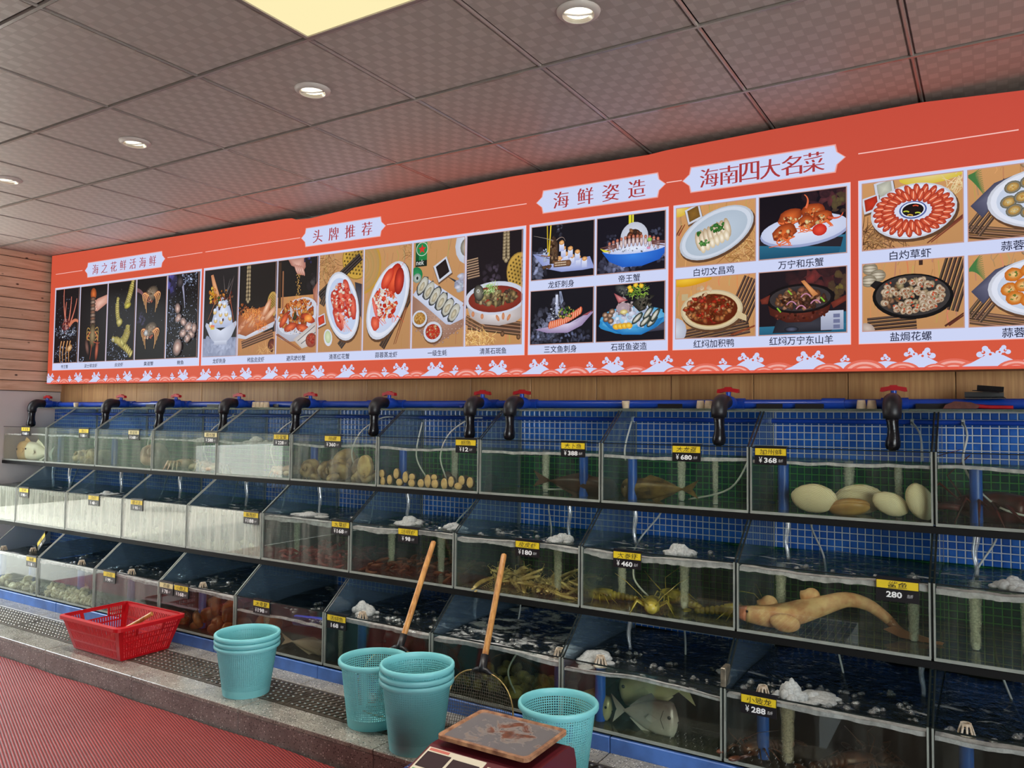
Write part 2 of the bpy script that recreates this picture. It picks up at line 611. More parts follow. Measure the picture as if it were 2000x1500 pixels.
    def dish(self, x, y, r, c, sq=False, ang=0.0):
        k = 1.28 if sq else 1.0
        self.ell(x + .2, y - .7, r * 1.05 * k, r * .95 * k, (110, 78, 56), None, ang + (PI / 4 if sq else 0), 4 if sq else 18)
        self.ell(x, y, r * k, r * .9 * k, (200, 204, 218), (228, 232, 244), ang + (PI / 4 if sq else 0), 4 if sq else 18)
        self.ell(x, y + .15, r * .78 * k, r * .66 * k, tuple(v * .8 for v in c), c, ang + (PI / 4 if sq else 0), 4 if sq else 18)
    def crab(self, x, y, r, c, ang=0.0, down=True):
        s = -1 if down else 1
        for k in (-1, 1):
            for j in range(4):
                a = ang + k * (0.5 + 0.33 * j)
                bx, by = x + k * r * (0.75 + .1 * j), y + s * r * 0.1 * j
                kx, ky = bx + k * r * .55 * math.cos(.4 * j), by + r * (.5 - .22 * j)
                self.line([(bx, by), (kx, ky), (kx + k * r * (.3 - .14 * j), ky + s * r * (1.1 - .08 * j))], r * .24, self.jit(c, 20), r * .06)
        self.ell(x, y, r, r * .62, tuple(v * .45 for v in c), tuple(min(255, v * .95) for v in c), ang, 16, .05)
        self.blobs(x, y, r * .75, r * .4, 14, [c, tuple(v * .7 for v in c), (190, 170, 150)], r * .06, r * .2, .7)
    def frame(self, x0, y0, x1, y1, t, c):
        for q in ((x0, y0, x1, y0 + t), (x0, y1 - t, x1, y1), (x0, y0 + t, x0 + t, y1 - t), (x1 - t, y0 + t, x1, y1 - t)):
            self.rect(*q, c)
    def build(self, name, m, parent, x, y, z, rot=None):
        me = bpy.data.meshes.new(name)
        me.from_pydata(self.v, [], self.f)
        ca = me.color_attributes.new('Col', 'FLOAT_COLOR', 'POINT')
        L = np.ones((len(self.c), 4), np.float32)
        c = np.clip(np.array(self.c, np.float32).reshape(-1, 3) / 255.0, 0, 1)
        L[:, :3] = np.where(c <= 0.04045, c / 12.92, ((c + 0.055) / 1.055) ** 2.4)
        ca.data.foreach_set('color', L.ravel())
        me.materials.append(m)
        o = bpy.data.objects.new(name, me)
        COL.objects.link(o)
        off = Vector((0, 0, 0)); p = parent
        while p is not None:
            off += Vector(p.location); p = p.parent
        o.parent = parent
        o.location = Vector((x, y, z)) - off
        return o

_text_cache = {}
def text_mesh(body, bold=0.0, fine=False):
    key = (body, bold, fine)
    if key in _text_cache: return _text_cache[key]
    cu = bpy.data.curves.new('lettering', 'FONT')
    cu.body = body
    cu.size = 1.0
    cu.resolution_u = 3 if fine else 2
    cu.offset = bold
    o = bpy.data.objects.new('lettering', cu)
    COL.objects.link(o)
    bpy.context.view_layer.update()
    dg = bpy.context.evaluated_depsgraph_get()
    me = bpy.data.meshes.new_from_object(o.evaluated_get(dg))
    V = [(v.co.x, v.co.y) for v in me.vertices]
    F = [tuple(p.vertices) for p in me.polygons]
    bpy.data.objects.remove(o)
    bpy.data.curves.remove(cu)
    bpy.data.meshes.remove(me)
    _text_cache[key] = (V, F)
    return V, F

def lettering(name, body, m, parent, x, y, z, w, h, serif=False, bold=0.0, slant=0.0, jitter=0, fine=False):
    """text filling a w x h box whose centre is (x, z) on a plane facing -y"""
    V, F = text_mesh(body, bold, fine)
    xs = [p[0] for p in V]; ys = [p[1] for p in V]
    x0, x1, y0, y1 = min(xs), max(xs), min(ys), max(ys)
    sx, sz = w / (x1 - x0), h / (y1 - y0)
    mb = MB()
    rj = random.Random(jitter)
    for k, dx in enumerate((-0.03, -0.015, 0.0, 0.015, 0.03) if serif else (0.0,)):
        vs = []
        for p in V:
            ox = 0.0
            qx, qy = p
            if jitter:
                qx += 0.045 * math.sin(qy * 5.3 + jitter) + 0.03 * math.sin(qx * 7.1 + jitter)
                qy += 0.05 * math.sin(qx * 4.7 + jitter * 1.7)
            vs.append((x + (qx + dx + slant * (qy - y0) - (x0 + x1) / 2) * sx, y - k * 2e-5, z + (qy - (y0 + y1) / 2) * sz))
        mb.add(vs, F)
    return mb.build(name, m, parent)

# ------------------------------------------------------------------ the pictures
def art_legs(a):          # king crab in a splash of water
    a.dark()
    a.splash(18, 26, 17, 7, 120); a.splash(12, 8, 10, 8, 70); a.splash(30, 8, 6, 9, 40); a.splash(15, 40, 13, 16, 60, s=.28)
    for p in (((18, 30), (12, 45), (13, 61)), ((20, 30), (24, 42), (24, 54)), ((22, 30), (30, 42), (32, 52)), ((17, 30), (15, 40), (17, 50))):
        a.curve(*p, 2.3, (150, 66, 56), 1.1, 9); a.curve(*p, 0.8, (224, 150, 126), .4, 9)
    a.curve((22, 30), (30, 37), (35, 33), 3, (205, 120, 90), 2)
    a.blobs(17, 30, 5.5, 6, 46, [(178, 82, 76), (120, 50, 52), (222, 160, 150)], .6, 1.8)
    for x in (9, 13, 18, 22):
        a.curve((x + 3, 18), (x, 12), (x + 1.5, 1), 1.8, (164, 98, 60), .9); a.curve((x + 3, 18), (x, 12), (x + 1.5, 1), .6, (230, 190, 130), .3)
    a.ell(24, 12, 4, 2.6, (150, 100, 50), (238, 200, 150), .5)
    a.splash(18, 24, 16, 3, 70, (210, 220, 245), .7)

def art_lobster_hand(a):
    a.dark()
    a.poly([(40, 53), (24, 50), (18, 47), (17, 41), (24, 40), (40, 47)], (190, 130, 112), (236, 190, 172))
    for i in range(4): a.ell(19 + i * 1.1, 49 - i * 2.3, 2.6, 1.1, (190, 126, 108), (240, 198, 180), -.3)
    a.ell(18, 54, 4, 5, (130, 56, 24), (226, 120, 60), .2)
    for i in range(10):
        a.ell(17.5 + .1 * i, 50 - i * 2.6, 3.6 + .05 * i, 1.9, (40, 30, 26), (178, 150, 132) if i % 2 else (150, 106, 84))
    a.ell(18.5, 21, 4.8, 10, (44, 34, 24), (164, 140, 100))
    for k in (-1, 1):
        a.curve((18.5 + k * 3, 24), (18.5 + k * 9, 20), (18.5 + k * 6, 12), 1.3, (198, 104, 66), .8)
        for j in range(4): a.curve((18.5 + k * 4, 26 - j * 3), (18.5 + k * 8, 30 - j * 3), (18.5 + k * 8, 22 - j * 3), .8, (190, 150, 80), .4)
    a.ell(11.5, 12, 2.6, 7, (30, 20, 20), (140, 100, 90), .3); a.ell(25, 9, 2.2, 8, (90, 36, 24), (200, 110, 84), -.1)
    a.curve((18, 14), (17, 8), (16, 2), .6, (190, 90, 60), .2); a.curve((20, 16), (26, 14), (29, 15), .5, (200, 90, 60), .2)
    a.splash(6, 1, 6, 3, 20)

def art_mantis(a):
    a.dark()
    def body(p, w):
        pts = [tuple((1 - t) ** 2 * q0 + 2 * t * (1 - t) * q1 + t * t * q2 for q0, q1, q2 in zip(*p)) for t in [i / 13 for i in range(14)]]
        for i in range(14):
            x, y = pts[i]
            b = pts[min(13, i + 1)]; c = pts[max(0, i - 1)]
            an = math.atan2(b[1] - c[1], b[0] - c[0])
            a.ell(x, y, 1.6, w * (1 if i > 2 else .7), (110, 98, 44), a.jit((222, 206, 120), 16), an, 10)
            if i % 2: a.line([(x, y), (x + 3 * math.cos(an + 2.2), y + 3.6 * math.sin(an + 2.2))], .35, (210, 200, 130), .1)
    body(((32, 62), (29, 50), (24, 42)), 3.2)
    body(((13, 48), (11, 38), (16, 28)), 2.7)
    body(((8, 17), (18, 16), (32, 5)), 3.4)
    body(((27, 26), (27, 18), (20, 14)), 4.2)
    a.ell(26, 42, 4.4, 2.2, (120, 110, 30), (224, 210, 90), .3); a.ell(16, 30, 4, 3, (120, 110, 40), (230, 216, 140))
    a.splash(8, 10, 8, 8, 60); a.splash(18, 36, 14, 20, 50, s=.28); a.splash(20, 4, 14, 4, 40)

def art_crabs(a):
    a.dark()
    a.fog(6, 30, 6, 6, 10, (90, 84, 130), 2.5)
    a.curve((0, 53), (6, 52), (10, 46), 3, (120, 84, 90), 2)
    for (x, y, r) in ((18, 49, 7.5), (18, 22, 7.5)):
        a.ell(x, y, r * 1.1, r * .75, (54, 46, 40), (160, 138, 116), .35, 18)
        a.blobs(x, y, r * .9, r * .5, 30, [(150, 130, 108), (106, 90, 72), (186, 168, 150)], .3, 1.2, .7)
        a.blobs(x - 2, y - 4.5, 5, 2, 22, [(214, 116, 90), (238, 206, 180), (150, 80, 60)], .5, 1.4)
        for k in (-1, 1):
            for j in range(4):
                bx = x + k * (r * .4 + j * 1.2)
                for w_, c_ in ((2.0, (176, 96, 66)), (.7, (244, 196, 130))):
                    a.curve((bx, y - 1 + .5 * j), (bx + k * (4.6 + .5 * j), y - 1 + j), (bx + k * (2.2 + .3 * j), y - 14 + j * 3.0), w_, c_, .3)
    a.ell(13, 20, 2.6, 2.4, (120, 120, 120), (224, 224, 226))
    a.splash(18, 34, 16, 22, 24, s=.25)

def art_abalone(a):
    a.dark()
    a.fog(3, 56, 6, 12, 26, (96, 92, 190), 5)
    a.splash(20, 30, 18, 32, 230, s=.34); a.splash(25, 57, 10, 6, 90, s=.8); a.splash(6, 30, 6, 14, 60, s=.5); a.splash(8, 6, 8, 6, 60, s=.5)
    a.curve((17, 56), (20, 46), (21, 36), 2.6, (150, 150, 176), .4)
    a.ell(15, 55, 4, 4.5, (20, 20, 24), (90, 80, 84))
    for (x, y, rx, ry, an) in ((13, 36, 3.2, 4, .2), (14, 29, 4, 3, .6), (20, 26, 4, 3, -.5), (26, 22, 5, 4, .2), (20, 18, 4.4, 3.2, .3), (29, 17, 4.4, 3, -.4), (14, 8, 5, 6.4, -.3), (25, 14, 4, 3, .5), (32, 21, 3, 4, 0)):
        a.ell(x, y, rx, ry, (74, 58, 54), (220, 190, 184), an, 14)
        a.ell(x, y - .2, rx * .62, ry * .6, (150, 110, 100), (240, 214, 200), an, 12)
    a.splash(22, 22, 12, 10, 80, (220, 226, 248), .45)

def art_tower(a):         # iced tower in a white bowl
    a.dark((40, 36, 38))
    a.rect(0, 0, 36.7, 13, (150, 160, 190), (120, 126, 150))
    a.fog(18, 6, 22, 8, 70, (186, 194, 220), 4, (130, 138, 165))
    a.poly([(7, 20), (12, 33), (17, 40), (21, 42), (25, 38), (29, 30), (31, 20)], (170, 180, 210), (224, 230, 246))
    a.poly([(3, 24), (2, 22), (7, 14), (12, 10), (25, 10), (30, 14), (35, 22), (34, 24), (26, 20), (18, 18), (10, 20)], (180, 186, 206), (216, 222, 240))
    a.rect(12, 8.2, 25, 11, (172, 178, 200), (206, 212, 230))
    a.poly([(6.5, 57), (9, 57.5), (14, 47), (17, 41), (13, 40), (9, 48)], (196, 130, 90), (232, 176, 130))
    for i in range(26): a.ell(a.r.uniform(6, 24), a.r.uniform(38, 46), a.r.uniform(.6, 1.5), None, a.jit((160, 90, 40), 30), a.jit((230, 150, 60), 20), 0, 7, .3)
    a.blobs(10, 43, 4, 6, 26, [(240, 170, 50), (250, 210, 80), (226, 140, 60)], .6, 1.5, .7)
    a.blobs(15, 38, 6, 5, 30, [(60, 110, 50), (190, 90, 50), (150, 110, 70)], .5, 1.3)
    a.blobs(25, 40, 5, 5, 26, [(120, 60, 46), (80, 56, 46), (170, 130, 100)], .5, 1.5)
    for x in (7, 30): a.line([(24, 44), (x if x > 20 else 27, 53)], .3, (150, 140, 140), .1)
    a.line([(22, 44), (20, 56)], .35, (140, 130, 130), .1); a.line([(27, 42), (33, 20)], .5, (190, 100, 70), .2); a.line([(27, 42), (31, 55)], .3, (140, 120, 120), .1); a.line([(12, 38), (5, 26)], .4, (190, 120, 80), .2)
    for (x, y) in ((12, 31), (17, 36), (22, 35), (18, 29), (24, 29), (13, 25), (19, 24), (28, 26), (8, 22)):
        a.ell(x, y, 1.9, 1.8, (190, 150, 80), (244, 226, 170), 0, 10); a.ell(x, y + 1.4, 1.5, 1.2, (200, 210, 230), (240, 244, 252), 0, 9)
    for (x, y) in ((17, 33), (21, 25)): a.ell(x, y, 1.4, 1.4, (70, 40, 46), (100, 60, 66), 0, 5, .6)
    a.rect(8, 19, 12, 22, (206, 210, 90), (236, 80, 80))

def art_fried(a):
    a.dark((38, 33, 32))
    a.wood(0, 15, (190, 134, 84))
    a.beads(9, 38, 62)
    a.basket(33, 33, 5, 8, 0, (196, 158, 84))
    a.blobs(4, 30, 6, 5, 50, [(200, 110, 60), (170, 86, 46)], .5, 1.2)
    a.rack(4, 8, 34, 15, 3, 2.0, 1.6, (86, 60, 44))
    a.poly([(0, 12), (8, 11), (34, 18), (37, 24), (30, 22), (8, 14), (0, 16)], (190, 192, 206), (226, 228, 240))
    a.poly([(0, 15), (0, 26), (10, 31), (20, 31), (30, 33), (36, 22), (20, 17), (8, 13)], (150, 84, 50), (214, 130, 78))
    for i in range(10):
        x, y = 3 + i * 2.8, 19 + i * .9 + a.r.uniform(-2, 3)
        a.ell(x, y, 6, 1.9, (170, 96, 64), a.jit((240, 190, 150), 12), .8 + a.r.uniform(-.3, .3), 12)
    a.strands(14, 27, 9, 4.5, 150, [(226, 140, 70), (244, 176, 100), (200, 104, 48)], 2.4, .35)
    a.strands(22, 19, 7, 3, 80, [(226, 140, 70), (214, 110, 50)], 2.0, .35)
    a.ell(28, 31, 2, 7, (190, 120, 80), (250, 210, 180), -.6); a.ell(32, 27, 2, 7, (190, 130, 96), (244, 200, 166), -.9)
    a.ell(34, 6, 4, 4.5, (70, 34, 24), (130, 60, 40)); a.strands(30, 3, 7, 3, 30, [(220, 170, 110)], 5, .25)

def art_stirfry(a):
    a.dark((36, 32, 32))
    a.wood(0, 37, (196, 138, 88))
    a.rect(0, 37, 37, 63, (36, 32, 32))
    a.line([(2, 30), (1.5, 60)], 2.6, (70, 50, 38)); a.line([(5, 28), (4.6, 54)], 1.2, (150, 100, 70))
    a.poly([(8, 62.5), (24, 62.5), (25, 55), (21, 50), (17, 55), (12, 57)], (170, 110, 96), (226, 180, 164))
    for i in range(4): a.ell(17 + i * 1.8, 54 - i * .4, 1.2, 4, (180, 120, 104), (232, 190, 176), .5, 10)
    a.fog(29, 60, 6, 4, 10, (80, 84, 190), 2); a.fog(32, 44, 5, 6, 10, (80, 74, 74), 3)
    for i in range(60): a.ell(19 + a.r.gauss(0, 1.2), a.r.uniform(35, 52), .3, .4, (180, 120, 50), (250, 216, 130), 0, 5)
    a.poly([(37, 46), (32, 40), (33, 32), (37, 28)], (150, 90, 74), (190, 130, 110))
    a.ell(18.5, 21, 20, 12.5, (168, 168, 182), (214, 218, 232), .28, 30)
    a.ell(18.5, 24, 18.5, 11, (206, 210, 224), (170, 172, 186), .28, 30)
    a.blobs(18, 25, 15, 9, 120, [(206, 96, 40), (226, 130, 60), (176, 66, 30), (236, 160, 84)], .9, 2.4, .6, .25)
    a.strands(20, 31, 10, 5, 130, [(232, 160, 90), (216, 130, 66)], 1.6, .35)
    for (x, y, an) in ((7, 22, .9), (29, 22, -.4), (13, 17, .3), (24, 16, -.2)): a.ell(x, y, 6, 2.6, (150, 40, 24), (240, 120, 70), an, 14, .06)
    a.ell(29, 22, 3.6, 2.4, (220, 110, 40), (250, 176, 90)); a.poly([(15, 22), (17, 28), (19, 23), (17, 21)], (46, 44, 24), (70, 66, 36))
    a.splash(16, 14, 9, 1.6, 20, (240, 200, 180), .6)
    a.poly([(16, 9), (36, 20), (37, 6), (24, 3)], (190, 180, 176), (220, 214, 212)); a.line([(20, 8), (35, 17)], .5, (90, 90, 100)); a.line([(23, 6), (36, 13)], .5, (90, 90, 100))
    a.sticks(0, 13, 22, 2, (130, 76, 50)); a.ell(32, 8, 5, 4.6, (130, 60, 44), (180, 90, 70)); a.blobs(32, 9, 4, 3, 30, [(200, 50, 36), (230, 90, 60)], .4, 1)

def art_redcrab(a):
    a.wood()
    a.strands(6, 52, 9, 12, 120, [(150, 106, 66), (120, 84, 52), (190, 146, 96)], 7, .35)
    a.basket(31, 56, 11, 12, .3)
    a.rack(0, 36, 34, 58, 3, 1.8, 1.7, (46, 40, 38)); a.rack(2, 30, 10, 44, 3, 1.4, 1.6, (46, 40, 38)); a.rack(18, 4, 30, 16, 3, 1.6, 1.7, (46, 40, 38))
    a.poly([(30, 42), (37, 40), (37, 18), (33, 24)], (56, 52, 60), (86, 84, 96))
    a.plate(20, 28, 13.2, 22, -2.85, inn=(190, 204, 232))
    for (x, y, rx, ry, an) in ((15, 30, 3.6, 9, .35), (19, 33, 2.8, 10, .2), (25, 31, 3.2, 11, .22), (29, 27, 2.6, 8, .15), (17, 20, 3, 8, .5), (23, 40, 2.4, 5, .4)):
        a.ell(x, y, rx, ry, (176, 50, 40), (238, 120, 96), an, 16, .08)
    a.blobs(20, 30, 8, 13, 130, [(226, 74, 56), (246, 224, 210), (240, 160, 130), (206, 50, 40)], .4, 1.5, .8, .25)
    for i in range(9): a.curve((19 + a.r.uniform(-2, 2), 24), (22 + a.r.uniform(-2, 2), 17), (24 + a.r.uniform(-4, 5), 12), .5, (236, 150, 130), .2)
    a.dish(3, 20, 4, (220, 70, 44), True, .25); a.ell(9, 9, 3.6, 5.4, (206, 210, 222), (236, 238, 248), .2); a.ell(9, 9.4, 2.6, 4, (180, 196, 150), (214, 222, 190), .2)

def art_biglobster(a):
    a.wood()
    a.ell(-2, 51, 15, 17, (190, 146, 60), (206, 172, 110), 0, 30)
    for k in range(6): a.ell(-2, 51, 13.6 - 2 * k, 15.6 - 2.2 * k, (176 + 8 * (k % 2), 140, 86), (206, 176, 122), 0, 28)
    a.strands(36, 58, 5, 8, 50, [(130, 92, 56), (180, 140, 90)], 5, .3)
    a.rack(14, 2, 22, 14, 3, 1.5, 1.6, (50, 40, 36)); a.rack(30, 24, 36, 34, 3, 1.5, 1.6, (50, 40, 36))
    a.plate(18.5, 29, 13.6, 24.5, -.46, inn=(196, 206, 230))
    a.ell(23, 41, 5, 10, (166, 30, 22), (244, 104, 64), -.35, 18); a.ell(27, 40, 3.6, 8, (140, 30, 24), (214, 74, 54), -.1, 16); a.ell(18, 42, 3.4, 7, (190, 50, 36), (240, 110, 76), -.6, 16)
    a.line([(28, 48), (33, 54)], .3, (220, 90, 70), .1)
    a.blobs(16, 27, 9, 9, 150, [(226, 76, 48), (246, 232, 214), (236, 150, 100), (250, 244, 236), (210, 60, 40)], .6, 1.9, .8, .3)
    for i in range(14):
        x, y = a.r.uniform(7, 28), a.r.uniform(16, 36)
        a.curve((x, y), (x + a.r.uniform(-4, 4), y + 3), (x + a.r.uniform(-6, 7), y - 3), .7, (232, 104, 76), .3)
    a.ell(9.5, 16, 3.4, 4.4, (190, 60, 40), (242, 120, 90), .3, 14, .1); a.ell(9, 25, 1.2, 7, (214, 90, 80), (236, 130, 116), .3)
    a.sticks(32, 24, 24, 3, (120, 70, 48))

def art_oysters(a):
    a.wood()
    a.poly([(0, 30), (0, 14), (16, 1), (37, 12), (37, 26), (20, 20)], (150, 112, 94), (186, 150, 132))
    for i in range(14):
        for j in range(9):
            x, y = 2 + i * 2.5 + (j % 2) * 1.2, 3 + j * 2.4
            if y > 22 - .0 * x and x < 14: continue
            if y < 12 - x * .7 or y < (x - 18) * .55: continue
            a.ell(x, y, 1.0, .7, (128, 90, 74), (206, 176, 160), .6, 4)
    a.rect(1.5, 47, 9.8, 63, (30, 110, 60), (50, 160, 84)); a.rect(1.5, 47, 4, 63, (20, 70, 40), (30, 100, 60)); a.rect(1.5, 47, 9.8, 50.5, (24, 36, 30))
    a.ell(6.2, 57, 4.2, 4.0, (200, 216, 200), (200, 216, 200), 0, 20); a.ell(6.2, 57, 3.8, 3.6, (36, 130, 70), (46, 140, 78), 0, 20)
    a.poly([(6.2 + (2.9 if i % 2 == 0 else 1.15) * math.sin(PI * i / 5), 57 + (2.9 if i % 2 == 0 else 1.15) * math.cos(PI * i / 5)) for i in range(10)], (206, 40, 40), (226, 60, 56))
    a.ell(2.6, 42.5, 4.2, 4.6, (30, 120, 70), (50, 150, 90), .5); a.ell(3.0, 40.5, 3.0, 2.8, (120, 140, 130), (206, 214, 210)); a.ell(3.1, 40.5, .8, 1, (30, 40, 36))
    a.dish(21, 44, 6, (44, 34, 34), True, .45)
    a.ell(38, 56, 8.5, 10.5, (190, 196, 212), (220, 226, 240)); a.ell(37, 55, 4, 5, (110, 106, 96), (214, 206, 190))
    a.poly([(24, 40), (33, 36), (37, 37), (37, 33), (30, 36)], (40, 40, 44), (80, 84, 96)); a.blobs(34, 36, 4, 5, 20, [(200, 206, 226), (170, 176, 200)], 1, 3, .8)
    a.poly([(0, 31), (3, 34), (37, 22), (37, 16), (27, 12.5), (24, 13)], (186, 192, 214), (212, 218, 236)); a.poly([(1, 30), (10, 40), (36, 24), (27, 13.5)], (196, 202, 222), (216, 222, 240))
    for i in range(6):
        x, y = 7 + i * 4.5, 36 - i * 3.4
        a.ell(x, y, 3.3, 6.2, (60, 62, 66), (120, 120, 116), -.6, 14, .1); a.ell(x + .2, y + .2, 2.7, 5.3, (170, 168, 156), (232, 230, 220), -.6, 14, .08)
        a.ell(x - .2, y - .6, 1.5, 3.0, (150, 140, 116), (214, 204, 178), -.6, 10, .15)
    a.dish(5.4, 17, 5.4, (216, 160, 84)); a.blobs(5.4, 17.2, 3.8, 3.2, 60, [(236, 186, 104), (200, 136, 60)], .35, .8)
    a.dish(15, 9, 6.6, (206, 60, 44)); a.blobs(15, 9.2, 4.8, 4, 80, [(226, 66, 44), (240, 120, 80), (244, 200, 150)], .35, .9)

def art_grouper(a):
    a.dark((34, 28, 32))
    a.wood(0, 21, (204, 150, 96))
    a.beads(25.5, 47, 63)
    a.rack(0, 43, 8, 44, 8, 1.0, 1.4, (110, 90, 74))
    a.basket(35, 38, 8.5, 10.5, .2, (200, 160, 76))
    a.fog(17, 38, 6, 7, 26, (96, 84, 104), 2.0, (34, 28, 32))
    a.rack(2, 14, 36, 9, 4, 1.9, 1.9, (84, 62, 48)); a.rack(0, 16, 12, 10, 3, 1.6, 1.8, (96, 70, 52)); a.ell(24, 6, 1.3, 1.5, (60, 40, 30), (150, 110, 80)); a.ell(34, 4, 1.3, 1.5, (60, 40, 30), (150, 110, 80))
    a.poly([(0, 24), (3, 16), (10, 12), (22, 10.5), (32, 12), (37, 15), (37, 26)], (176, 164, 162), (226, 222, 226))
    a.ell(19, 25.5, 19.5, 9, (200, 204, 220), (222, 226, 240), 0, 30); a.ell(19, 25, 17.4, 7.2, (120, 46, 36), (160, 66, 50), 0, 28)
    a.blobs(18, 25.5, 11, 3.6, 60, [(150, 130, 96), (190, 170, 120), (110, 92, 70)], .8, 2.4, .55)
    a.ell(8.5, 29, 3.4, 4.6, (40, 38, 36), (150, 146, 130), .2); a.ell(8, 30, 1, 1, (220, 220, 210), (20, 20, 20))
    a.blobs(27, 26, 6, 3, 40, [(130, 106, 76), (180, 150, 104), (90, 72, 56)], .7, 1.8, .5)
    a.strands(16, 31, 4.5, 2.4, 70, [(150, 190, 110), (206, 224, 170), (110, 160, 80)], 2.4, .3)
    for (x, y, an) in ((21, 14.6, .5), (24.5, 15.4, 0.0), (28, 14.6, -.5)): a.ell(x, y, .9, 2.0, (190, 120, 84), (214, 150, 110), an, 10)
    for x in (5, 11): a.ell(x, 17.5 - (x - 5) * .25, 1.0, 1.5, (190, 120, 84), (214, 150, 110))
    a.strands(9, 4, 10, 4, 130, [(226, 180, 110), (180, 130, 70), (244, 206, 140)], 3.5, .4)

def art_c1(a):            # lobster sashimi on an ice boat
    a.dark((26, 25, 32))
    a.fog(4, 8, 5, 9, 60, (176, 186, 226), 2.4, (26, 25, 32)); a.fog(17, 26, 2, 4, 16, (110, 116, 140), 1.2, (26, 25, 32))
    a.poly([(1, 14), (6, 13), (20, 7), (33, 5), (36, 3.6), (34, 9), (24, 10), (8, 13.5)], (150, 160, 210), (206, 212, 246))
    a.poly([(1, 14), (8, 6), (18, 3.4), (30, 3.4), (36.6, 4), (34, 10), (24, 9), (10, 10)], (140, 152, 206), (196, 204, 242))
    for x, y in ((17, 10), (20.5, 12), (24, 10.5), (27.5, 9.5), (31, 8.5), (19, 15), (23, 14.5), (27, 12.5), (18, 18)):
        a.rect(x - 1.4, y - 4, x + 1.4, y, (170, 180, 224), (230, 234, 250)); a.ell(x, y + .5, 1.5, 1.2, (190, 130, 70), (250, 200, 140), 0, 9, .1)
    a.poly([(11, 8), (16, 8), (16, 18), (14, 22), (11.5, 21)], (50, 36, 30), (110, 84, 66)); a.blobs(13, 15, 2.4, 7, 40, [(120, 86, 60), (70, 50, 42), (170, 130, 100)], .4, 1.1)
    a.line([(10, 12), (9.5, 28)], .6, (200, 170, 40)); a.line([(10.6, 12), (11.6, 28)], .7, (230, 200, 60))
    a.curve((13, 20), (8, 22), (1.5, 23.5), .4, (150, 140, 130), .1); a.curve((15, 20), (19, 23), (20, 19), .5, (150, 130, 120), .1)
    a.blobs(8.5, 13, 1.6, 3, 14, [(196, 206, 240)], .5, 1.2, .8); a.curve((6, 13), (9, 12), (12, 12), .6, (130, 90, 70)); a.blobs(10, 6.5, 3, .8, 12, [(120, 90, 70)], .5, 1.2)
    a.rect(13.5, 6, 23, 9.2, (96, 66, 46), (120, 84, 58)); a.ell(22, 7.6, 1.7, 1.7, (96, 66, 46), (140, 100, 70))
    for i in range(9): a.rect(14.2 + i * .75, 7.9, 14.7 + i * .75, 8.5, (226, 206, 180)); a.rect(14.2 + i * .75, 6.7, 14.7 + i * .75, 7.3, (226, 206, 180))

def art_c2(a):            # king crab on a blue boat of ice
    a.dark((26, 24, 34))
    a.rect(17, 20, 18.4, 29, (216, 206, 40), (226, 216, 50)); a.rect(18.8, 20, 19.6, 29, (226, 220, 60), (236, 226, 80))
    a.fog(12, 4, 12, 4, 60, (166, 176, 222), 2.2, (26, 24, 34)); a.fog(35, 8, 4, 5, 30, (140, 150, 200), 1.6, (26, 24, 34)); a.fog(8, 17, 4, 5, 14, (80, 86, 110), 1.4, (26, 24, 34)); a.fog(31, 18, 4, 4, 12, (80, 86, 110), 1.2, (26, 24, 34))
    a.ell(20, 17, 7.2, 7.4, (190, 194, 210), (222, 226, 240), 0, 24); a.ell(20, 15.6, 4.4, 5.4, (66, 40, 34), (96, 56, 44), 0, 18)
    a.blobs(20, 16, 4, 4.6, 40, [(96, 56, 46), (60, 38, 34), (150, 90, 60)], .5, 1.3)
    a.poly([(3, 11), (12, 14), (26, 14), (37.5, 10.5), (33, 5), (24, 2.6), (14, 2.8), (7, 6)], (34, 90, 190), (60, 130, 226))
    a.ell(20, 11.6, 16.5, 2.6, (190, 200, 236), (230, 236, 250), 0, 24)
    for i in range(13):
        x = 7 + i * 2.1; a.ell(x, 12.6 + 2.4 * math.sin(PI * i / 12), .9, 2.6, (150, 120, 124), (238, 222, 220), 0, 9); a.ell(x, 15 + 2.4 * math.sin(PI * i / 12), .8, .9, (150, 70, 60), (220, 150, 120), 0, 7)
    for k in (-1, 1):
        for j in range(3): a.line([(20 + k * 9, 13 + j * .6), (20 + k * (16 + j), 11.4 + j * .9)], .7, (110, 70, 66), .4)
    a.splash(20, 11.2, 14, 1.6, 40, (210, 220, 250), .5); a.ell(28, 15, 1.2, 1, (120, 170, 70), (170, 210, 110)); a.ell(27.5, 11, 1, .6, (200, 120, 160), (230, 160, 190)); a.poly([(2, 13), (5, 12), (8, 11), (4, 11)], (214, 206, 60))

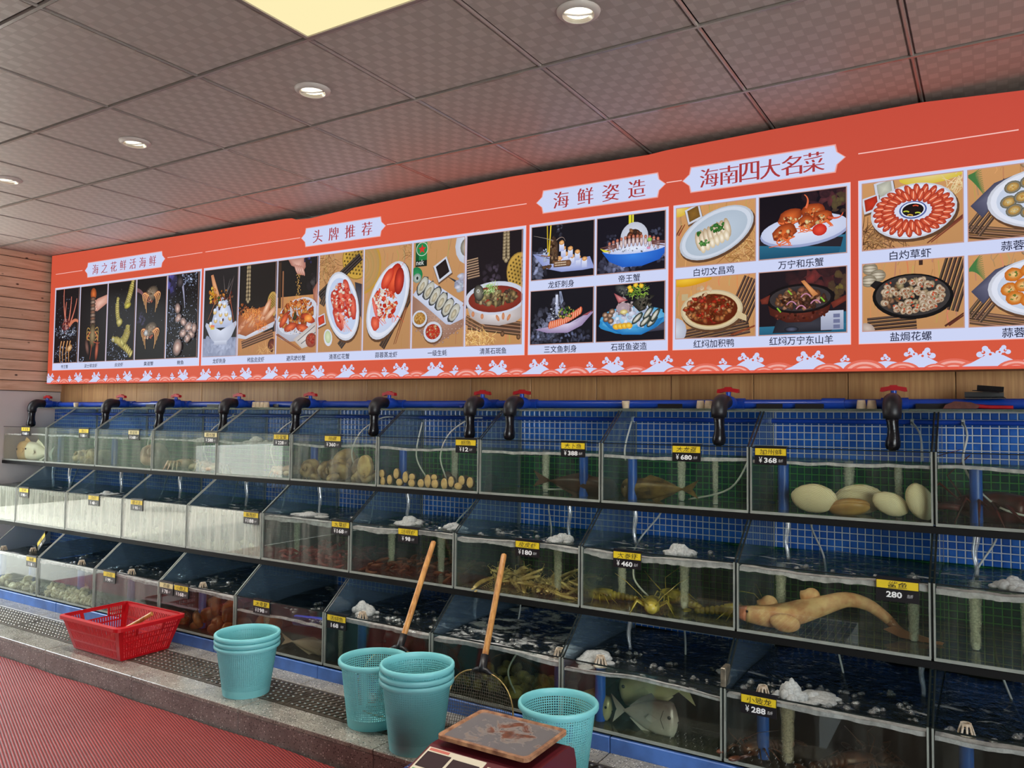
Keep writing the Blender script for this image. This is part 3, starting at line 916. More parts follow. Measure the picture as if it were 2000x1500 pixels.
def art_c3(a):            # salmon on a boat with dry-ice smoke
    a.dark((28, 27, 34))
    a.fog(10, 10, 9, 9, 70, (170, 178, 214), 2.0, (28, 27, 34)); a.fog(16, 20, 3.6, 6, 40, (190, 196, 226), 1.5, (28, 27, 34)); a.fog(20, 4, 18, 3.4, 50, (120, 130, 170), 1.6, (28, 27, 34)); a.fog(4, 4, 4, 5, 24, (150, 160, 200), 1.6, (28, 27, 34))
    a.poly([(3, 8), (10, 6), (22, 5.6), (30, 9), (37, 16), (33, 15), (27, 11), (14, 9.5)], (150, 130, 170), (216, 206, 232))
    a.poly([(30, 14), (36, 16.5), (33, 14)], (130, 60, 70), (170, 90, 96))
    for i in range(15):
        t = i / 14; x, y = 12 + 17 * t, 9.4 + 1 * math.sin(t * 2) + 5.5 * t * t
        a.ell(x, y + .6, 1.1, 2.2, (206, 84, 50), (246, 150, 110), -.25, 10); a.line([(x - .3, y - 1.2), (x + .2, y + 2.3)], .22, (252, 214, 190))
    a.blobs(21, 16, 5, 2.6, 50, [(80, 130, 60), (150, 190, 80), (110, 90, 130), (230, 210, 110), (60, 90, 50)], .4, 1.1)
    a.rect(15, 15, 16.4, 25.4, (150, 160, 196), (220, 226, 246)); a.poly([(17, 27), (18.2, 27), (19.5, 22), (18, 20)], (150, 160, 190), (70, 74, 90))
    a.splash(15, 16, 3, 5, 30, (220, 226, 246), .5)

def art_c4(a):            # grouper and shellfish on a blue glass shell
    a.dark((28, 26, 34))
    a.poly([(24, 4), (38, 5), (38, 9), (30, 8)], (60, 60, 76), (84, 84, 104))
    a.ell(19, 10.2, 17.4, 6.6, (40, 130, 190), (110, 190, 236), .04, 30, .05); a.ell(19, 11.6, 16.4, 5.6, (70, 160, 210), (190, 220, 240), .04, 30, .06)
    a.poly([(3, 11), (7, 7), (14, 3.4), (24, 3), (31, 6), (35.6, 11), (30, 9), (22, 6.2), (13, 6.6), (7, 9)], (30, 110, 180), (90, 180, 230))
    a.blobs(19, 12, 13, 5, 60, [(214, 222, 240), (190, 200, 226)], .8, 2, .85)
    a.blobs(15, 17, 4.5, 4, 40, [(190, 170, 176), (226, 206, 206), (150, 126, 130)], .6, 1.4)
    for (x, y) in ((5.5, 11.4), (7.6, 13.2), (5, 13.4), (8, 10.4), (8.6, 15)): a.ell(x, y, 1.7, 1.5, (66, 46, 40), (190, 156, 130), .3, 11); a.ell(x, y, .9, .7, (150, 110, 90), (226, 196, 170), .3, 9)
    for i in range(4): a.ell(11 + i * 2.2, 7.4 + .1 * i, 2, 1.5, (210, 150, 30), (250, 216, 90), -.2, 12)
    for (x, y, an) in ((22, 11, .8), (26, 9.4, .8), (29.5, 9, .8), (31, 12, .6), (27.5, 13.4, .7)): a.ell(x, y, 1.5, 3.8, (34, 44, 44), (110, 124, 116), -an, 12, .1); a.ell(x - .2, y, .8, 2.8, (170, 166, 150), (226, 226, 220), -an, 10)
    a.ell(14, 25.4, 4.6, 2.6, (20, 22, 26), (96, 98, 96), -.5, 14); a.poly([(9.6, 24), (17, 20), (12, 19)], (150, 70, 76), (224, 150, 150)); a.blobs(15, 24.6, 3, 2, 24, [(60, 62, 66), (120, 120, 116)], .3, .8)
    a.poly([(19, 18), (24, 23), (31, 21.5), (28, 19), (26, 15), (23, 14)], (30, 30, 30), (96, 92, 80)); a.blobs(25, 19, 4, 3.6, 40, [(60, 58, 52), (110, 104, 90), (34, 34, 34)], .4, 1.1)
    a.strands(22, 24, 5, 3, 70, [(120, 160, 60), (90, 130, 40), (160, 190, 80)], 2, .3)
    for (x, y) in ((18, 26), (21, 27), (24, 26.6), (18.6, 24.6)): a.ell(x, y, 1.2, 1.1, (210, 160, 30), (250, 220, 80), 0, 9, .2)
    for k in range(6): a.ell(14.5, 16.4, 3.6 - k * .6, 2.6 - k * .42, (170 - 20 * (k % 2), 140, 150), (226, 206, 208), 0, 14)
    a.ell(15, 14.4, 2.0, 1.2, (190, 170, 80), (246, 236, 190))

def art_d1(a):            # white cut chicken
    a.wood(c=(206, 152, 98)); a.ell(1, 28, 5, 4, (216, 180, 60), (230, 206, 120))
    a.dish(8.5, 24.6, 4.2, (140, 100, 44), True, .3); a.strands(30, 6, 9, 5, 110, [(180, 130, 76), (150, 104, 60), (220, 180, 120)], 7, .3); a.sticks(0, 15, 3, 20)
    a.plate(19, 14.6, 18.2, 10.2, .42, (206, 214, 228), (176, 190, 206))
    for i in range(8):
        a.ell(11 + i * 1.9, 11.4 + i * .75, 1.5, 4.6, (176, 150, 116), (244, 232, 210), .25, 12, .06)
    for i in range(6): a.ell(13 + i * 2.2, 8.4 + i * .9, 1.3, 2.6, (206, 186, 150), (250, 242, 226), .2, 12, .06)
    a.blobs(20, 17, 3.4, 2, 26, [(60, 130, 50), (100, 170, 80)], .4, 1.2); a.blobs(14, 10.5, 2.2, 1.2, 16, [(70, 140, 60), (110, 180, 90)], .4, 1.2); a.blobs(11, 15, 1.2, 1, 10, [(70, 140, 60)], .4, 1.0)

def art_d2(a):            # red crabs on a plate
    a.dark((30, 22, 30), (22, 18, 26)); a.fog(30, 24, 10, 5, 30, (110, 56, 60), 3.4, (26, 20, 28)); a.fog(33, 22, 3, 6, 16, (120, 116, 60), 2, (60, 40, 40))
    a.rect(0, 0, 38.5, 8, (30, 80, 110), (46, 110, 140)); a.poly([(0, 6.6), (34, 3), (35, 7), (10, 10), (0, 9)], (40, 36, 44))
    a.poly([(33, 0), (38.5, 0), (38.5, 9), (36, 9)], (40, 100, 130))
    a.ell(19, 11, 18.4, 6.6, (150, 160, 200), (190, 198, 226), .06, 30); a.ell(19, 12, 18, 6.4, (196, 204, 232), (226, 230, 246), .06, 30)
    for (x, y, r) in ((13.5, 18, 5.2), (23, 19.4, 5), (11, 11.4, 5.4), (20.5, 15, 4), (27, 16.5, 4.2)):
        a.ell(x, y, r, r * .68, (130, 50, 24), (226, 110, 52), a.r.uniform(-.3, .3), 14, .1); a.blobs(x, y - r * .25, r * .8, r * .42, 30, [(236, 136, 70), (246, 210, 150), (150, 60, 34), (206, 90, 44)], .3, 1.1, .7)
        for j in range(5): a.curve((x + a.r.uniform(-r, r), y - r * .4), (x + a.r.uniform(-r, r) * 1.2, y - r), (x + a.r.uniform(-r, r) * 1.4, y - r * 1.1), .7, (226, 110, 60), .3)
    a.curve((20, 21), (22, 25), (19.4, 27), 1.0, (224, 110, 70), .3); a.curve((29, 16), (34, 14), (35, 17.4), 1.0, (214, 90, 60), .3); a.ell(25.6, 11, 3, 2.6, (190, 40, 30), (230, 80, 60))

def art_d3(a):            # braised duck in a clay pot
    a.wood(c=(206, 152, 98)); a.ell(5, 27.4, 12, 3, (210, 150, 20), (240, 196, 60), .05, 22, .08)
    a.rack(4, 1, 34, 6, 6, 1.1, 1.3, (58, 44, 38)); a.rack(28, 8, 36, 26, 7, 1.1, 1.5, (58, 44, 38)); a.sticks(26, 1, 37, 5)
    a.ell(0, 4, 5.4, 6, (176, 180, 196), (206, 212, 226))
    a.plate(17, 13, 14.4, 9.2, .0, (214, 196, 160), (190, 160, 110)); a.rect(3, 18, 6, 21, (190, 170, 130)); a.poly([(28, 9), (33, 7), (33, 9.6), (29, 12)], (206, 186, 146))
    a.ell(17, 13, 12, 7.2, (90, 34, 16), (120, 46, 22), 0, 26)
    a.blobs(16, 13.6, 11, 6, 150, [(170, 90, 46), (206, 130, 76), (130, 60, 30), (226, 160, 110), (190, 50, 30)], .6, 1.7, .5); a.fog(14, 22, 4, 2, 8, (226, 206, 180), 1.4, (190, 150, 110))

def art_d4(a):            # braised mutton in a black pan on a burner
    a.dark((30, 24, 30), (34, 26, 32)); a.fog(24, 24, 12, 4, 40, (130, 52, 50), 3.4, (32, 25, 30)); a.fog(33, 20, 3.4, 6, 16, (130, 120, 50), 2, (60, 40, 40))
    a.rect(0, 0, 38.5, 4, (34, 90, 120), (46, 110, 140)); a.rect(30, 4, 38.5, 9, (40, 100, 130))
    a.poly([(6, 1), (30, 1), (34, 4), (34, 9), (8, 7)], (36, 36, 44), (60, 60, 70)); a.rect(26, 1.5, 35, 9.6, (150, 156, 180), (190, 196, 216))
    for i in range(3): a.rect(31, 2 + i * 2.3, 33.6, 3.6 + i * 2.3, (110, 116, 150)); a.ell(14, 2.4, 3, 1.2, (20, 20, 24), (90, 96, 120))
    a.poly([(3.6, 16), (5, 9), (12, 5.4), (22, 5.2), (29, 9), (31, 16)], (70, 30, 24), (110, 50, 38)); a.blobs(17, 8.6, 11, 2.6, 50, [(110, 50, 38), (70, 30, 24)], .3, .8, .8)
    a.ell(17.4, 15.6, 14.2, 6.4, (20, 16, 18), (50, 44, 46), 0, 30); a.ell(17.4, 15.6, 12.6, 5.4, (60, 54, 56), (20, 16, 18), 0, 28)
    a.poly([(0.6, 16), (5, 18), (4, 14), (1.4, 14)], (96, 40, 32), (126, 56, 44)); a.poly([(30, 13), (36, 16), (37, 14), (31, 10.6)], (96, 40, 32), (126, 56, 44))
    a.blobs(17.6, 15, 10.4, 4, 110, [(110, 66, 44), (150, 96, 66), (80, 46, 34), (190, 140, 110)], .7, 1.8, .5); a.blobs(17.5, 18, 5, 2, 30, [(150, 96, 66), (110, 66, 44)], .7, 1.6, .5)
    a.poly([(18, 23), (19.4, 23.4), (25, 17), (23, 16)], (190, 120, 70), (226, 160, 104))
    for (x, y) in ((20, 17), (14, 14), (24, 14), (18, 12)): a.curve((x - 2, y - 1), (x, y + 2), (x + 2, y - 1), .5, (190, 130, 160))
    for (x, y) in ((8, 12), (12.6, 19.4), (26, 15.6)): a.line([(x, y), (x + 1.6, y - 2)], .6, (130, 190, 60))

def art_e1(a):            # boiled prawns in a ring
    a.wood(c=(204, 150, 98)); a.ell(26, 28.4, 12, 3.4, (214, 190, 60), (226, 206, 140), .05, 24)
    a.dish(8.6, 25, 4.2, (206, 206, 190), True, .2); a.dish(3.6, 19.4, 3.8, (200, 56, 36), True, .2)
    a.strands(8, 5, 10, 4.6, 130, [(120, 84, 54), (90, 62, 42), (160, 120, 80)], 7, .35); a.sticks(38, 12, 24, 1, (110, 56, 42)); a.strands(34, 24, 3, 4, 26, [(220, 196, 150)], 5, .35)
    a.plate(19, 14.6, 15.6, 11.2, .1, inn=(206, 210, 230))
    for ring, (n, rr) in enumerate(((26, 1.0), (22, .76))):
        for i in range(n):
            t = 2 * PI * i / n + ring * .12
            x, y = 19 + 12.2 * rr * math.cos(t), 14.8 + 8.2 * rr * math.sin(t)
            an = math.atan2(8 * math.sin(t), 12 * math.cos(t))
            a.ell(x, y, 2.8, 1.3, (160, 44, 30), (238, 112, 76), an + .3, 10); a.line([(x - 1.4 * math.cos(an), y - 1.4 * math.sin(an)), (x + 1.6 * math.cos(an), y + 1.6 * math.sin(an))], .3, (250, 190, 160))
    a.ell(19, 15, 5.0, 3.6, (60, 80, 150), (206, 212, 236), 0, 22); a.ell(19, 15.1, 4.4, 3.1, (226, 230, 244), (226, 230, 244), 0, 22); a.ell(19, 15, 3.9, 2.6, (24, 18, 20), (40, 26, 24), 0, 20)
    for (x, y, c) in ((16.6, 14.6, (190, 200, 60)), (20.8, 13.6, (200, 210, 70)), (20, 16.6, (214, 80, 50)), (18, 13, (220, 170, 60))): a.curve((x - 1, y), (x, y + .5), (x + 1, y - .3), .5, c)

def art_e3(a):            # salt-baked whelks in a black pan
    a.wood(c=(204, 150, 98))
    for (x, y) in ((3, 26), (6, 23), (2.6, 21)): a.ell(x, y, 3, 2.6, (120, 110, 90), (226, 216, 196)); [a.curve((x - 2.4, y + k), (x, y + k * 1.8), (x + 2.4, y + k), .25, (110, 96, 76)) for k in (-1, 0, 1)]
    a.rack(29, 8, 35, 29, 7, 1.1, 1.5, (54, 42, 36)); a.rack(2, 3, 20, 4, 5, 1.1, 1.4, (54, 42, 36)); a.rect(21, 26, 22.4, 28.6, (60, 40, 34)); a.sticks(30, 1, 38, 7, (80, 40, 32)); a.ell(2, 1.4, 3, 2, (170, 150, 140), (206, 190, 180), -.5)
    a.poly([(3, 19), (5, 21), (8, 20), (8, 15)], (30, 28, 30)); a.poly([(28, 11), (33, 12), (32, 8.6), (29, 8)], (30, 28, 30))
    a.ell(18.5, 13.6, 14.6, 9.2, (16, 15, 17), (44, 42, 44), -.06, 32); a.ell(18.5, 14, 13.4, 8.2, (60, 56, 56), (24, 22, 22), -.06, 30)
    a.blobs(18.2, 14, 11, 6.2, 70, [(200, 176, 140), (150, 110, 80)], .9, 1.8, .5)
    for i in range(60):
        t, q = a.r.random() * 2 * PI, math.sqrt(a.r.random())
        x, y = 18.2 + 11.2 * q * math.cos(t), 14 + 6.6 * q * math.sin(t)
        a.ell(x, y, 1.4, 1.15, (150, 124, 96), a.jit((240, 226, 206), 12), a.r.random() * 3, 10); a.ell(x + .2, y - .2, .7, .5, (110, 70, 50), (190, 130, 96), a.r.random() * 3, 7)
    for i in range(20): a.ell(a.r.uniform(9, 28), a.r.uniform(8.5, 20), .5, .35, (200, 80, 50), None, a.r.random() * 3, 6)

def art_e24(a, kind):     # abalone / scallops on a big plate
    a.wood(c=(204, 150, 98))
    for i in range(14): a.curve((0, 22 if kind else 26), (3, 23 + i * .3), (6 - i * .1, 17 + i * .9), .55, (70, 120, 66), .15)
    a.rack(0, 5, 20, 1, 3, 1.6, 1.8, (84, 62, 48)); a.rack(1, 4, 14, 22, 4, 1.3, 1.7, (70, 54, 44))
    a.poly([(1, 14), (9, 22), (15, 24), (12, 17), (5, 9)], (70, 70, 92), (110, 110, 134))
    a.ell(20, 28.2, 2.6, 2, (130, 96, 66), (226, 206, 180))
    a.plate(26, 14.4, 19.5, 11.6, 0, inn=(196, 206, 226))
    for (x, y) in ((15, 19.6), (20, 21), (24.6, 21.6), (13.6, 14), (18, 15.4), (23, 16.6), (15.4, 10.6), (20, 9.6), (25, 11), (28, 18), (28, 14), (29, 8.4), (32, 20), (33, 12)):
        if kind == 0:
            a.ell(x, y, 2.9, 2.4, (90, 84, 66), (210, 206, 190), .4, 14); a.ell(x, y, 2.1, 1.7, (150, 110, 50), (238, 204, 130), .4, 12); a.blobs(x, y, 1.2, .9, 7, [(236, 170, 80), (250, 230, 180)], .25, .5)
        else:
            a.ell(x, y, 3.1, 2.7, (190, 100, 30), (240, 160, 66), .2, 12, .07); a.ell(x, y, 2.0, 1.6, (200, 130, 60), (250, 210, 140), .2, 10, .1); a.blobs(x, y, 1.4, 1.1, 9, [(250, 220, 160), (120, 150, 60), (226, 130, 50)], .25, .55)

# ------------------------------------------------------------------ shared materials
M = {}
def _ceiling_panel():
    k = NT('ceiling_panel')
    v = k.coord('Object', (1, 1, 1))
    sx = k.new('ShaderNodeSeparateXYZ'); k.link(v, sx.inputs[0])
    X, Y = k.math('DIVIDE', sx.outputs[0], .0375), k.math('DIVIDE', sx.outputs[1], .05)
    fx, fy = k.math('FLOOR', X), k.math('FLOOR', Y)
    chk = k.math('FLOORED_MODULO', k.math('ADD', fx, fy), 2.0)
    rx, ry = k.math('SUBTRACT', X, fx), k.math('SUBTRACT', Y, fy)
    ins = k.math('MULTIPLY', k.math('COMPARE', rx, .5, .43), k.math('COMPARE', ry, .5, .44))
    cell = k.math('MULTIPLY', chk, ins)
    w = k.math('MULTIPLY_ADD', k.math('SINE', k.math('MULTIPLY', sx.outputs[0], 1250.0)), .5, .5)
    lines = k.math('MULTIPLY', cell, k.math('MULTIPLY_ADD', w, 0.35, 0.65))
    k.link(k.mixc(lines, rgb(182, 174, 170), rgb(198, 190, 186)), k.p.inputs['Base Color'])
    k.link(k.math('MULTIPLY_ADD', cell, -0.14, 0.5), k.p.inputs['Roughness'])
    k.link(k.bump(lines, 0.25, 0.0008), k.p.inputs['Normal'])
    k.p.inputs['Specular IOR Level'].default_value = 0.7
    return k.m
M['ceil'] = _ceiling_panel()
M['bar'] = pbr('ceiling_grid_metal', rgb(176, 168, 164), 0.25, 0.4)
M['gap'] = pbr('dark_void', (0.012, 0.012, 0.012, 1), 0.9)
M['plaster'] = pbr('wall_paint', rgb(226, 216, 214), 0.7, var=0.06, vscale=3)
M['offwhite'] = pbr('room_paint', rgb(196, 192, 186), 0.8)
M['board'] = wood('pine_board', rgb(232, 196, 170), rgb(206, 160, 130), (1, 1.6, 16), 2.2, 0.5, knots=True)
M['veneer'] = wood('oak_veneer', rgb(204, 158, 106), rgb(172, 122, 78), (38, 1, 1.3), 2.0, 0.42, ring=0.15)
def _terrazzo(name, base, base2, rough):
    k = NT(name)
    v = k.coord('Object')
    n = k.noise(v, 9, 4)
    col = k.ramp(n, [(0.35, base2), (0.65, base)])
    for sc, lo, c in ((95, 0.16, rgb(206, 200, 192)), (120, 0.15, rgb(46, 40, 38)), (60, 0.13, rgb(150, 138, 128)), (210, .2, rgb(80, 72, 66))):
        vo = k.new('ShaderNodeTexVoronoi'); vo.inputs['Scale'].default_value = sc
        vo.inputs['Randomness'].default_value = 1.0
        vm = k.new('ShaderNodeVectorMath', operation='ADD'); k.link(v, vm.inputs[0]); vm.inputs[1].default_value = (sc, sc * .3, 0)
        k.link(vm.outputs[0], vo.inputs['Vector'])
        sp = k.new('ShaderNodeSeparateColor'); k.link(vo.outputs['Color'], sp.inputs[0])
        sel = k.math('GREATER_THAN', sp.outputs[0], 0.74)
        fac = k.math('MULTIPLY', k.math('LESS_THAN', vo.outputs['Distance'], lo + .16), sel)
        col = k.mixc(fac, col, c)
    k.link(col, k.p.inputs['Base Color'])
    k.link(k.math('MULTIPLY_ADD', n, 0.25, rough - .12), k.p.inputs['Roughness'])
    return k.m
M['terrazzo'] = _terrazzo('terrazzo_top', rgb(158, 154, 143), rgb(132, 128, 120), 0.17)
M['terrazzo2'] = _terrazzo('terrazzo_riser', rgb(146, 136, 130), rgb(120, 111, 106), 0.42)
M['bluetile'] = pbr('blue_base_tile', rgb(78, 118, 190), 0.3, var=0.25, vscale=7, col2=rgb(62, 92, 150))
def _mosaic():
    k = NT('blue_mosaic_tile')
    oi = k.noise(k.coord('Object', (1, 1, 1)), 14, 2)
    k.link(k.ramp(oi, [(0.3, rgb(34, 88, 176)), (0.7, rgb(52, 116, 206))]), k.p.inputs['Base Color'])
    k.p.inputs['Roughness'].default_value = 0.16
    k.link(k.bump(k.noise(k.coord('Object'), 40, 2), 0.1, 0.002), k.p.inputs['Normal'])
    return k.m
M['mosaic'] = _mosaic()
M['grout'] = pbr('pale_grout', rgb(206, 214, 214), 0.8, var=0.1, vscale=6)
M['steel'] = pbr('drain_steel', rgb(100, 90, 78), 0.38, 0.35, var=0.35, vscale=20)
M['steel_dark'] = pbr('wet_drain_bed', rgb(30, 22, 16), 0.5, 0.0, var=0.4, vscale=14)
M['stud'] = pbr('polished_stud', rgb(226, 224, 216), 0.18, 0.9)
def _mat():
    k = NT('red_loop_mat')
    v = k.coord('Object', (1, 1, 1), (0, 0, 0.35))
    w1 = k.new('ShaderNodeTexWave', wave_type='BANDS', bands_direction='Y'); w1.inputs['Scale'].default_value = 27.0; w1.inputs['Distortion'].default_value = 0.0; w1.inputs['Detail'].default_value = 1
    w1.inputs['Detail Scale'].default_value = 6
    w2 = k.new('ShaderNodeTexWave', wave_type='BANDS', bands_direction='X'); w2.inputs['Scale'].default_value = 20.0; w2.inputs['Distortion'].default_value = 0.0
    k.link(v, w1.inputs['Vector']); k.link(v, w2.inputs['Vector'])
    h = k.math('MULTIPLY', w1.outputs['Fac'], k.math('MULTIPLY_ADD', w2.outputs['Fac'], 0.5, 0.5))
    n = k.noise(v, 2.2, 3)
    base = k.ramp(n, [(0.3, rgb(140, 44, 42)), (0.7, rgb(158, 52, 48))])
    k.link(k.mixc(k.ramp(h, [(0.08, (0, 0, 0, 1)), (0.4, (1, 1, 1, 1))]), rgb(80, 22, 22), base), k.p.inputs['Base Color'])
    k.link(k.bump(h, 0.5, 0.003), k.p.inputs['Normal'])
    k.p.inputs['Roughness'].default_value = 0.5
    return k.m
M['mat'] = _mat()
M['floor'] = pbr('dark_floor', rgb(96, 84, 78), 0.4, var=0.2)
M['lampface'] = emit('light_panel_diffuser', rgb(255, 240, 184), 1.0)
M['bulb'] = emit('downlight_bulb', (1.0, 0.93, 0.74, 1), 2.2)
M['white_plastic'] = pbr('white_enamel', rgb(214, 208, 204), 0.4)
def _print():
    k = NT('backlit_print')
    a = k.new('ShaderNodeVertexColor'); a.layer_name = 'Col'
    e = k.new('ShaderNodeEmission'); e.inputs['Strength'].default_value = 1.0
    k.link(a.outputs['Color'], e.inputs['Color'])
    g = k.new('ShaderNodeBsdfGlossy'); g.inputs['Roughness'].default_value = 0.35
    m = k.new('ShaderNodeMixShader'); m.inputs[0].default_value = 0.02
    k.link(e.outputs[0], m.inputs[1]); k.link(g.outputs[0], m.inputs[2]); k.link(m.outputs[0], k.out.inputs['Surface'])
    return k.m
M['print'] = _print()
M['ink'] = emit('backlit_dark_ink', rgb(40, 42, 66), 1.0)
M['inkred'] = emit('backlit_red_ink', rgb(170, 58, 60), 1.0)
M['alu'] = pbr('sign_side_metal', rgb(150, 70, 56), 0.5)

# ------------------------------------------------------------------ room shell
CEIL, BACK, LEFT = 2.732, 3.66, -6.75
ceiling = tag(MB().box(LEFT, -4.0, CEIL + 0.03, 3.0, 3.75, CEIL + 0.09).build('ceiling', M['gap']), 'grey patterned suspended ceiling of square metal panels', kind='structure')
OX, OY = -2.0207, 1.3019
_panel0 = None
cx = [OX + 0.6 * k for k in range(-8, 9)]
cyl = [OY + 0.6 * k for k in range(-3, 5)]
LAMP = (0, 0)
def panel_mesh(w, d, y0=0.0):
    b = 0.008
    g = 0.006
    mb = MB()
    x0, x1, ya, yb = -w / 2 + g, w / 2 - g, -d / 2 + g, d / 2 - g
    mb.add([(x0, ya, .012), (x1, ya, .012), (x1, yb, .012), (x0, yb, .012), (x0 + b, ya + b, 0), (x1 - b, ya + b, 0), (x1 - b, yb - b, 0), (x0 + b, yb - b, 0)],
           [(7, 6, 5, 4), (0, 4, 5, 1), (1, 5, 6, 2), (2, 6, 7, 3), (3, 7, 4, 0)])
    return mb
_pan = {}
for i in range(-8, 8):
    for j in range(-3, 4):
        if (i, j) == LAMP: continue
        x0, x1 = max(LEFT, OX + .6 * i), min(3.0, OX + .6 * (i + 1))
        y0, y1 = OY + .6 * j, OY + .6 * (j + 1)
        if x1 - x0 < 0.05 or (j == -3): continue
        if y1 > 3.74: continue
        key = (round(x1 - x0, 3), round(y1 - y0, 3))
        if key not in _pan:
            o = panel_mesh(*key).build('ceiling_panel', M['ceil'], ceiling)
            _pan[key] = o
        else:
            o = copy_of(_pan[key], ceiling)
        o.location = ((x0 + x1) / 2, (y0 + y1) / 2, CEIL)
# T-bars of the grid, one piece per line
for k in range(-7, 9):
    x = OX + .6 * k
    MB().add([(x - .0075, -.5, CEIL + .003), (x + .0075, -.5, CEIL + .003), (x + .0075, 3.7, CEIL + .003), (x - .0075, 3.7, CEIL + .003), (x - .003, -.5, CEIL - .003), (x + .003, -.5, CEIL - .003), (x + .003, 3.7, CEIL - .003), (x - .003, 3.7, CEIL - .003)],
             [(7, 6, 5, 4), (0, 4, 5, 1), (1, 5, 6, 2), (2, 6, 7, 3), (3, 7, 4, 0)]).build('grid_bar', M['bar'], ceiling)
for k in range(-2, 4):
    y = OY + .6 * k
    MB().box(LEFT, y - .006, CEIL - .006, 3.0, y + .006, CEIL + .006).build('grid_bar', M['bar'], ceiling)
# rest of the ceiling behind the camera
MB().box(LEFT, -4.0, CEIL, 3.0, -.5, CEIL + .02).build('plain_strip', M['ceil'], ceiling)

floor = tag(MB().box(LEFT, -4.0, -0.06, 3.0, 3.75, -0.004).build('floor', M['floor']), 'dark shop floor under the red mat', kind='structure')

wall_back = tag(MB().box(LEFT - .1, BACK, 0, 3.0, BACK + .12, 2.83).build('wall_back', M['offwhite']), 'back wall behind the tanks and the menu sign', kind='structure')
seams = [-6.75, -6.47, -6.066, -5.667, -5.276, -4.881, -4.48, -4.088, -3.688, -3.293, -2.902, -2.511, -2.117, -1.726, -1.326, -0.929, -0.524, -0.117, .29, .69, 1.09, 1.5]
for a, b in zip(seams, seams[1:]):
    MB().bevbox(a + .0015, BACK - .012, 1.43, b - .0015, BACK, 2.70, .002).build('wood_panel', M['veneer'], wall_back)
# mosaic-tiled carcass behind the tanks
TB = 3.604
carc = MB().box(LEFT, TB + .003, .0, 1.4, BACK - .012, 1.452).build('tiled_backing', M['grout'], wall_back)
PITCH = 0.0304
tiles = []
nx = int((1.35 - LEFT) / PITCH)
for i in range(nx):
    for j in range(44):
        tiles.append((LEFT + .004 + i * PITCH, 0.115 + j * PITCH))
# the 300 largest in view: uncovered strips nearest the camera
def _vis(t):
    x, z = t
    open_strip = (1.345 < z < 1.43) or (0.90 < z < 0.99)
    return (0 if open_strip and x < 0.05 else 1, abs(x + .4))
tiles.sort(key=_vis)
_t0 = None
h = 0.0132
def tile_geo(mb, x, z):
    y0, y1 = TB + .003, TB
    b = .003
    mb.add([(x, y0, z), (x + 2 * h, y0, z), (x + 2 * h, y0, z + 2 * h), (x, y0, z + 2 * h), (x + b, y1, z + b), (x + 2 * h - b, y1, z + b), (x + 2 * h - b, y1, z + 2 * h - b), (x + b, y1, z + 2 * h - b)],
           [(4, 5, 6, 7), (0, 1, 5, 4), (1, 2, 6, 5), (2, 3, 7, 6), (3, 0, 4, 7)])
for n_, (x, z) in enumerate(tiles[:300]):
    if _t0 is None:
        mb = MB(); tile_geo(mb, 0, 0)
        _t0 = mb.build('mosaic_tile', M['mosaic'], wall_back)
        o = _t0
    else:
        o = copy_of(_t0, wall_back)
    o.location = (x, 0, z)
mb = MB()
for x, z in tiles[300:]:
    if z < 1.44 and x < 1.3: tile_geo(mb, x, z)
tag(mb.build('mosaic_tiling', M['mosaic'], wall_back), kind='stuff')

wall_left = tag(MB().box(LEFT - .12, 2.95, 0, LEFT, 3.75, 2.83).build('wall_left', M['plaster']), 'short side wall, pinkish paint below knotty pine boards', kind='structure')
MB().box(LEFT + .0005, 2.95, 1.59, LEFT + .004, BACK, 2.73).build('board_backing', M['gap'], wall_left)
z = 1.592
while z < 2.72:
    z1 = min(z + .0815, 2.73)
    MB().bevbox(LEFT + .004, 2.95, z + .003, LEFT + .015, BACK, z1, .003).build('pine_board', M['board'], wall_left)
    z += .0835
tag(MB().box(3.0, 1.0, 0, 3.1, 3.75, 2.83).box(3.0, -4, 2.55, 3.1, 1.0, 2.83).build('wall_right', M['offwhite']), 'side wall out of view, its wide opening added for fill daylight', kind='structure')  # opening invented to bring fill daylight to this end of the room
tag(MB().box(3.1, -14, -.2, 18, 14, -.03).build('pavement', pbr('side_paving', rgb(196, 192, 180), .8, var=.12, vscale=.7)), 'paving outside the added side opening', kind='structure')  # unseen ground added with the side opening, bounces light in
tag(MB().box(LEFT, -4.1, 0, 3.0, -4.0, 2.83).build('wall_front', pbr('brown_wall_panel', rgb(96, 80, 68), .7)), 'plain wall behind the viewer', kind='structure')
# lintel over the open shopfront
tag(MB().box(LEFT - .12, -4.0, 0, LEFT, .2, 2.83).build('wall_left_front', M['offwhite']), 'side wall on the near side of the open shopfront', kind='structure')
tag(MB().box(LEFT - .12, .2, 2.5, LEFT, 2.95, 2.83).build('trim_1', M['offwhite']), 'lintel over the open shopfront', kind='structure')
# pavement outside the shopfront and the dark hedge of planting across it, seen only as reflections
tag(MB().box(-13, -14, -.2, LEFT - .12, 14, -.03).build('pavement', pbr('sunlit_paving', rgb(206, 202, 190), .8, var=.12, vscale=.7)), 'pale paving outside the shopfront', kind='structure')
tag(MB().box(-13.4, -14, -.03, -13, 14, 3.2).build('wall_outside', pbr('outside_wall', rgb(84, 90, 76), .8, var=.5, vscale=.6)), 'building across the street outside', kind='structure')

tag(MB().box(-10.5, -2.8, -.03, -10, -1.35, .93).build('reflected_block_outside', pbr('white_reflected_block', rgb(236, 236, 232), .7)), 'low white block added outside the shopfront for its reflection', kind='structure')  # unseen block added for the white reflection in a top-row pane

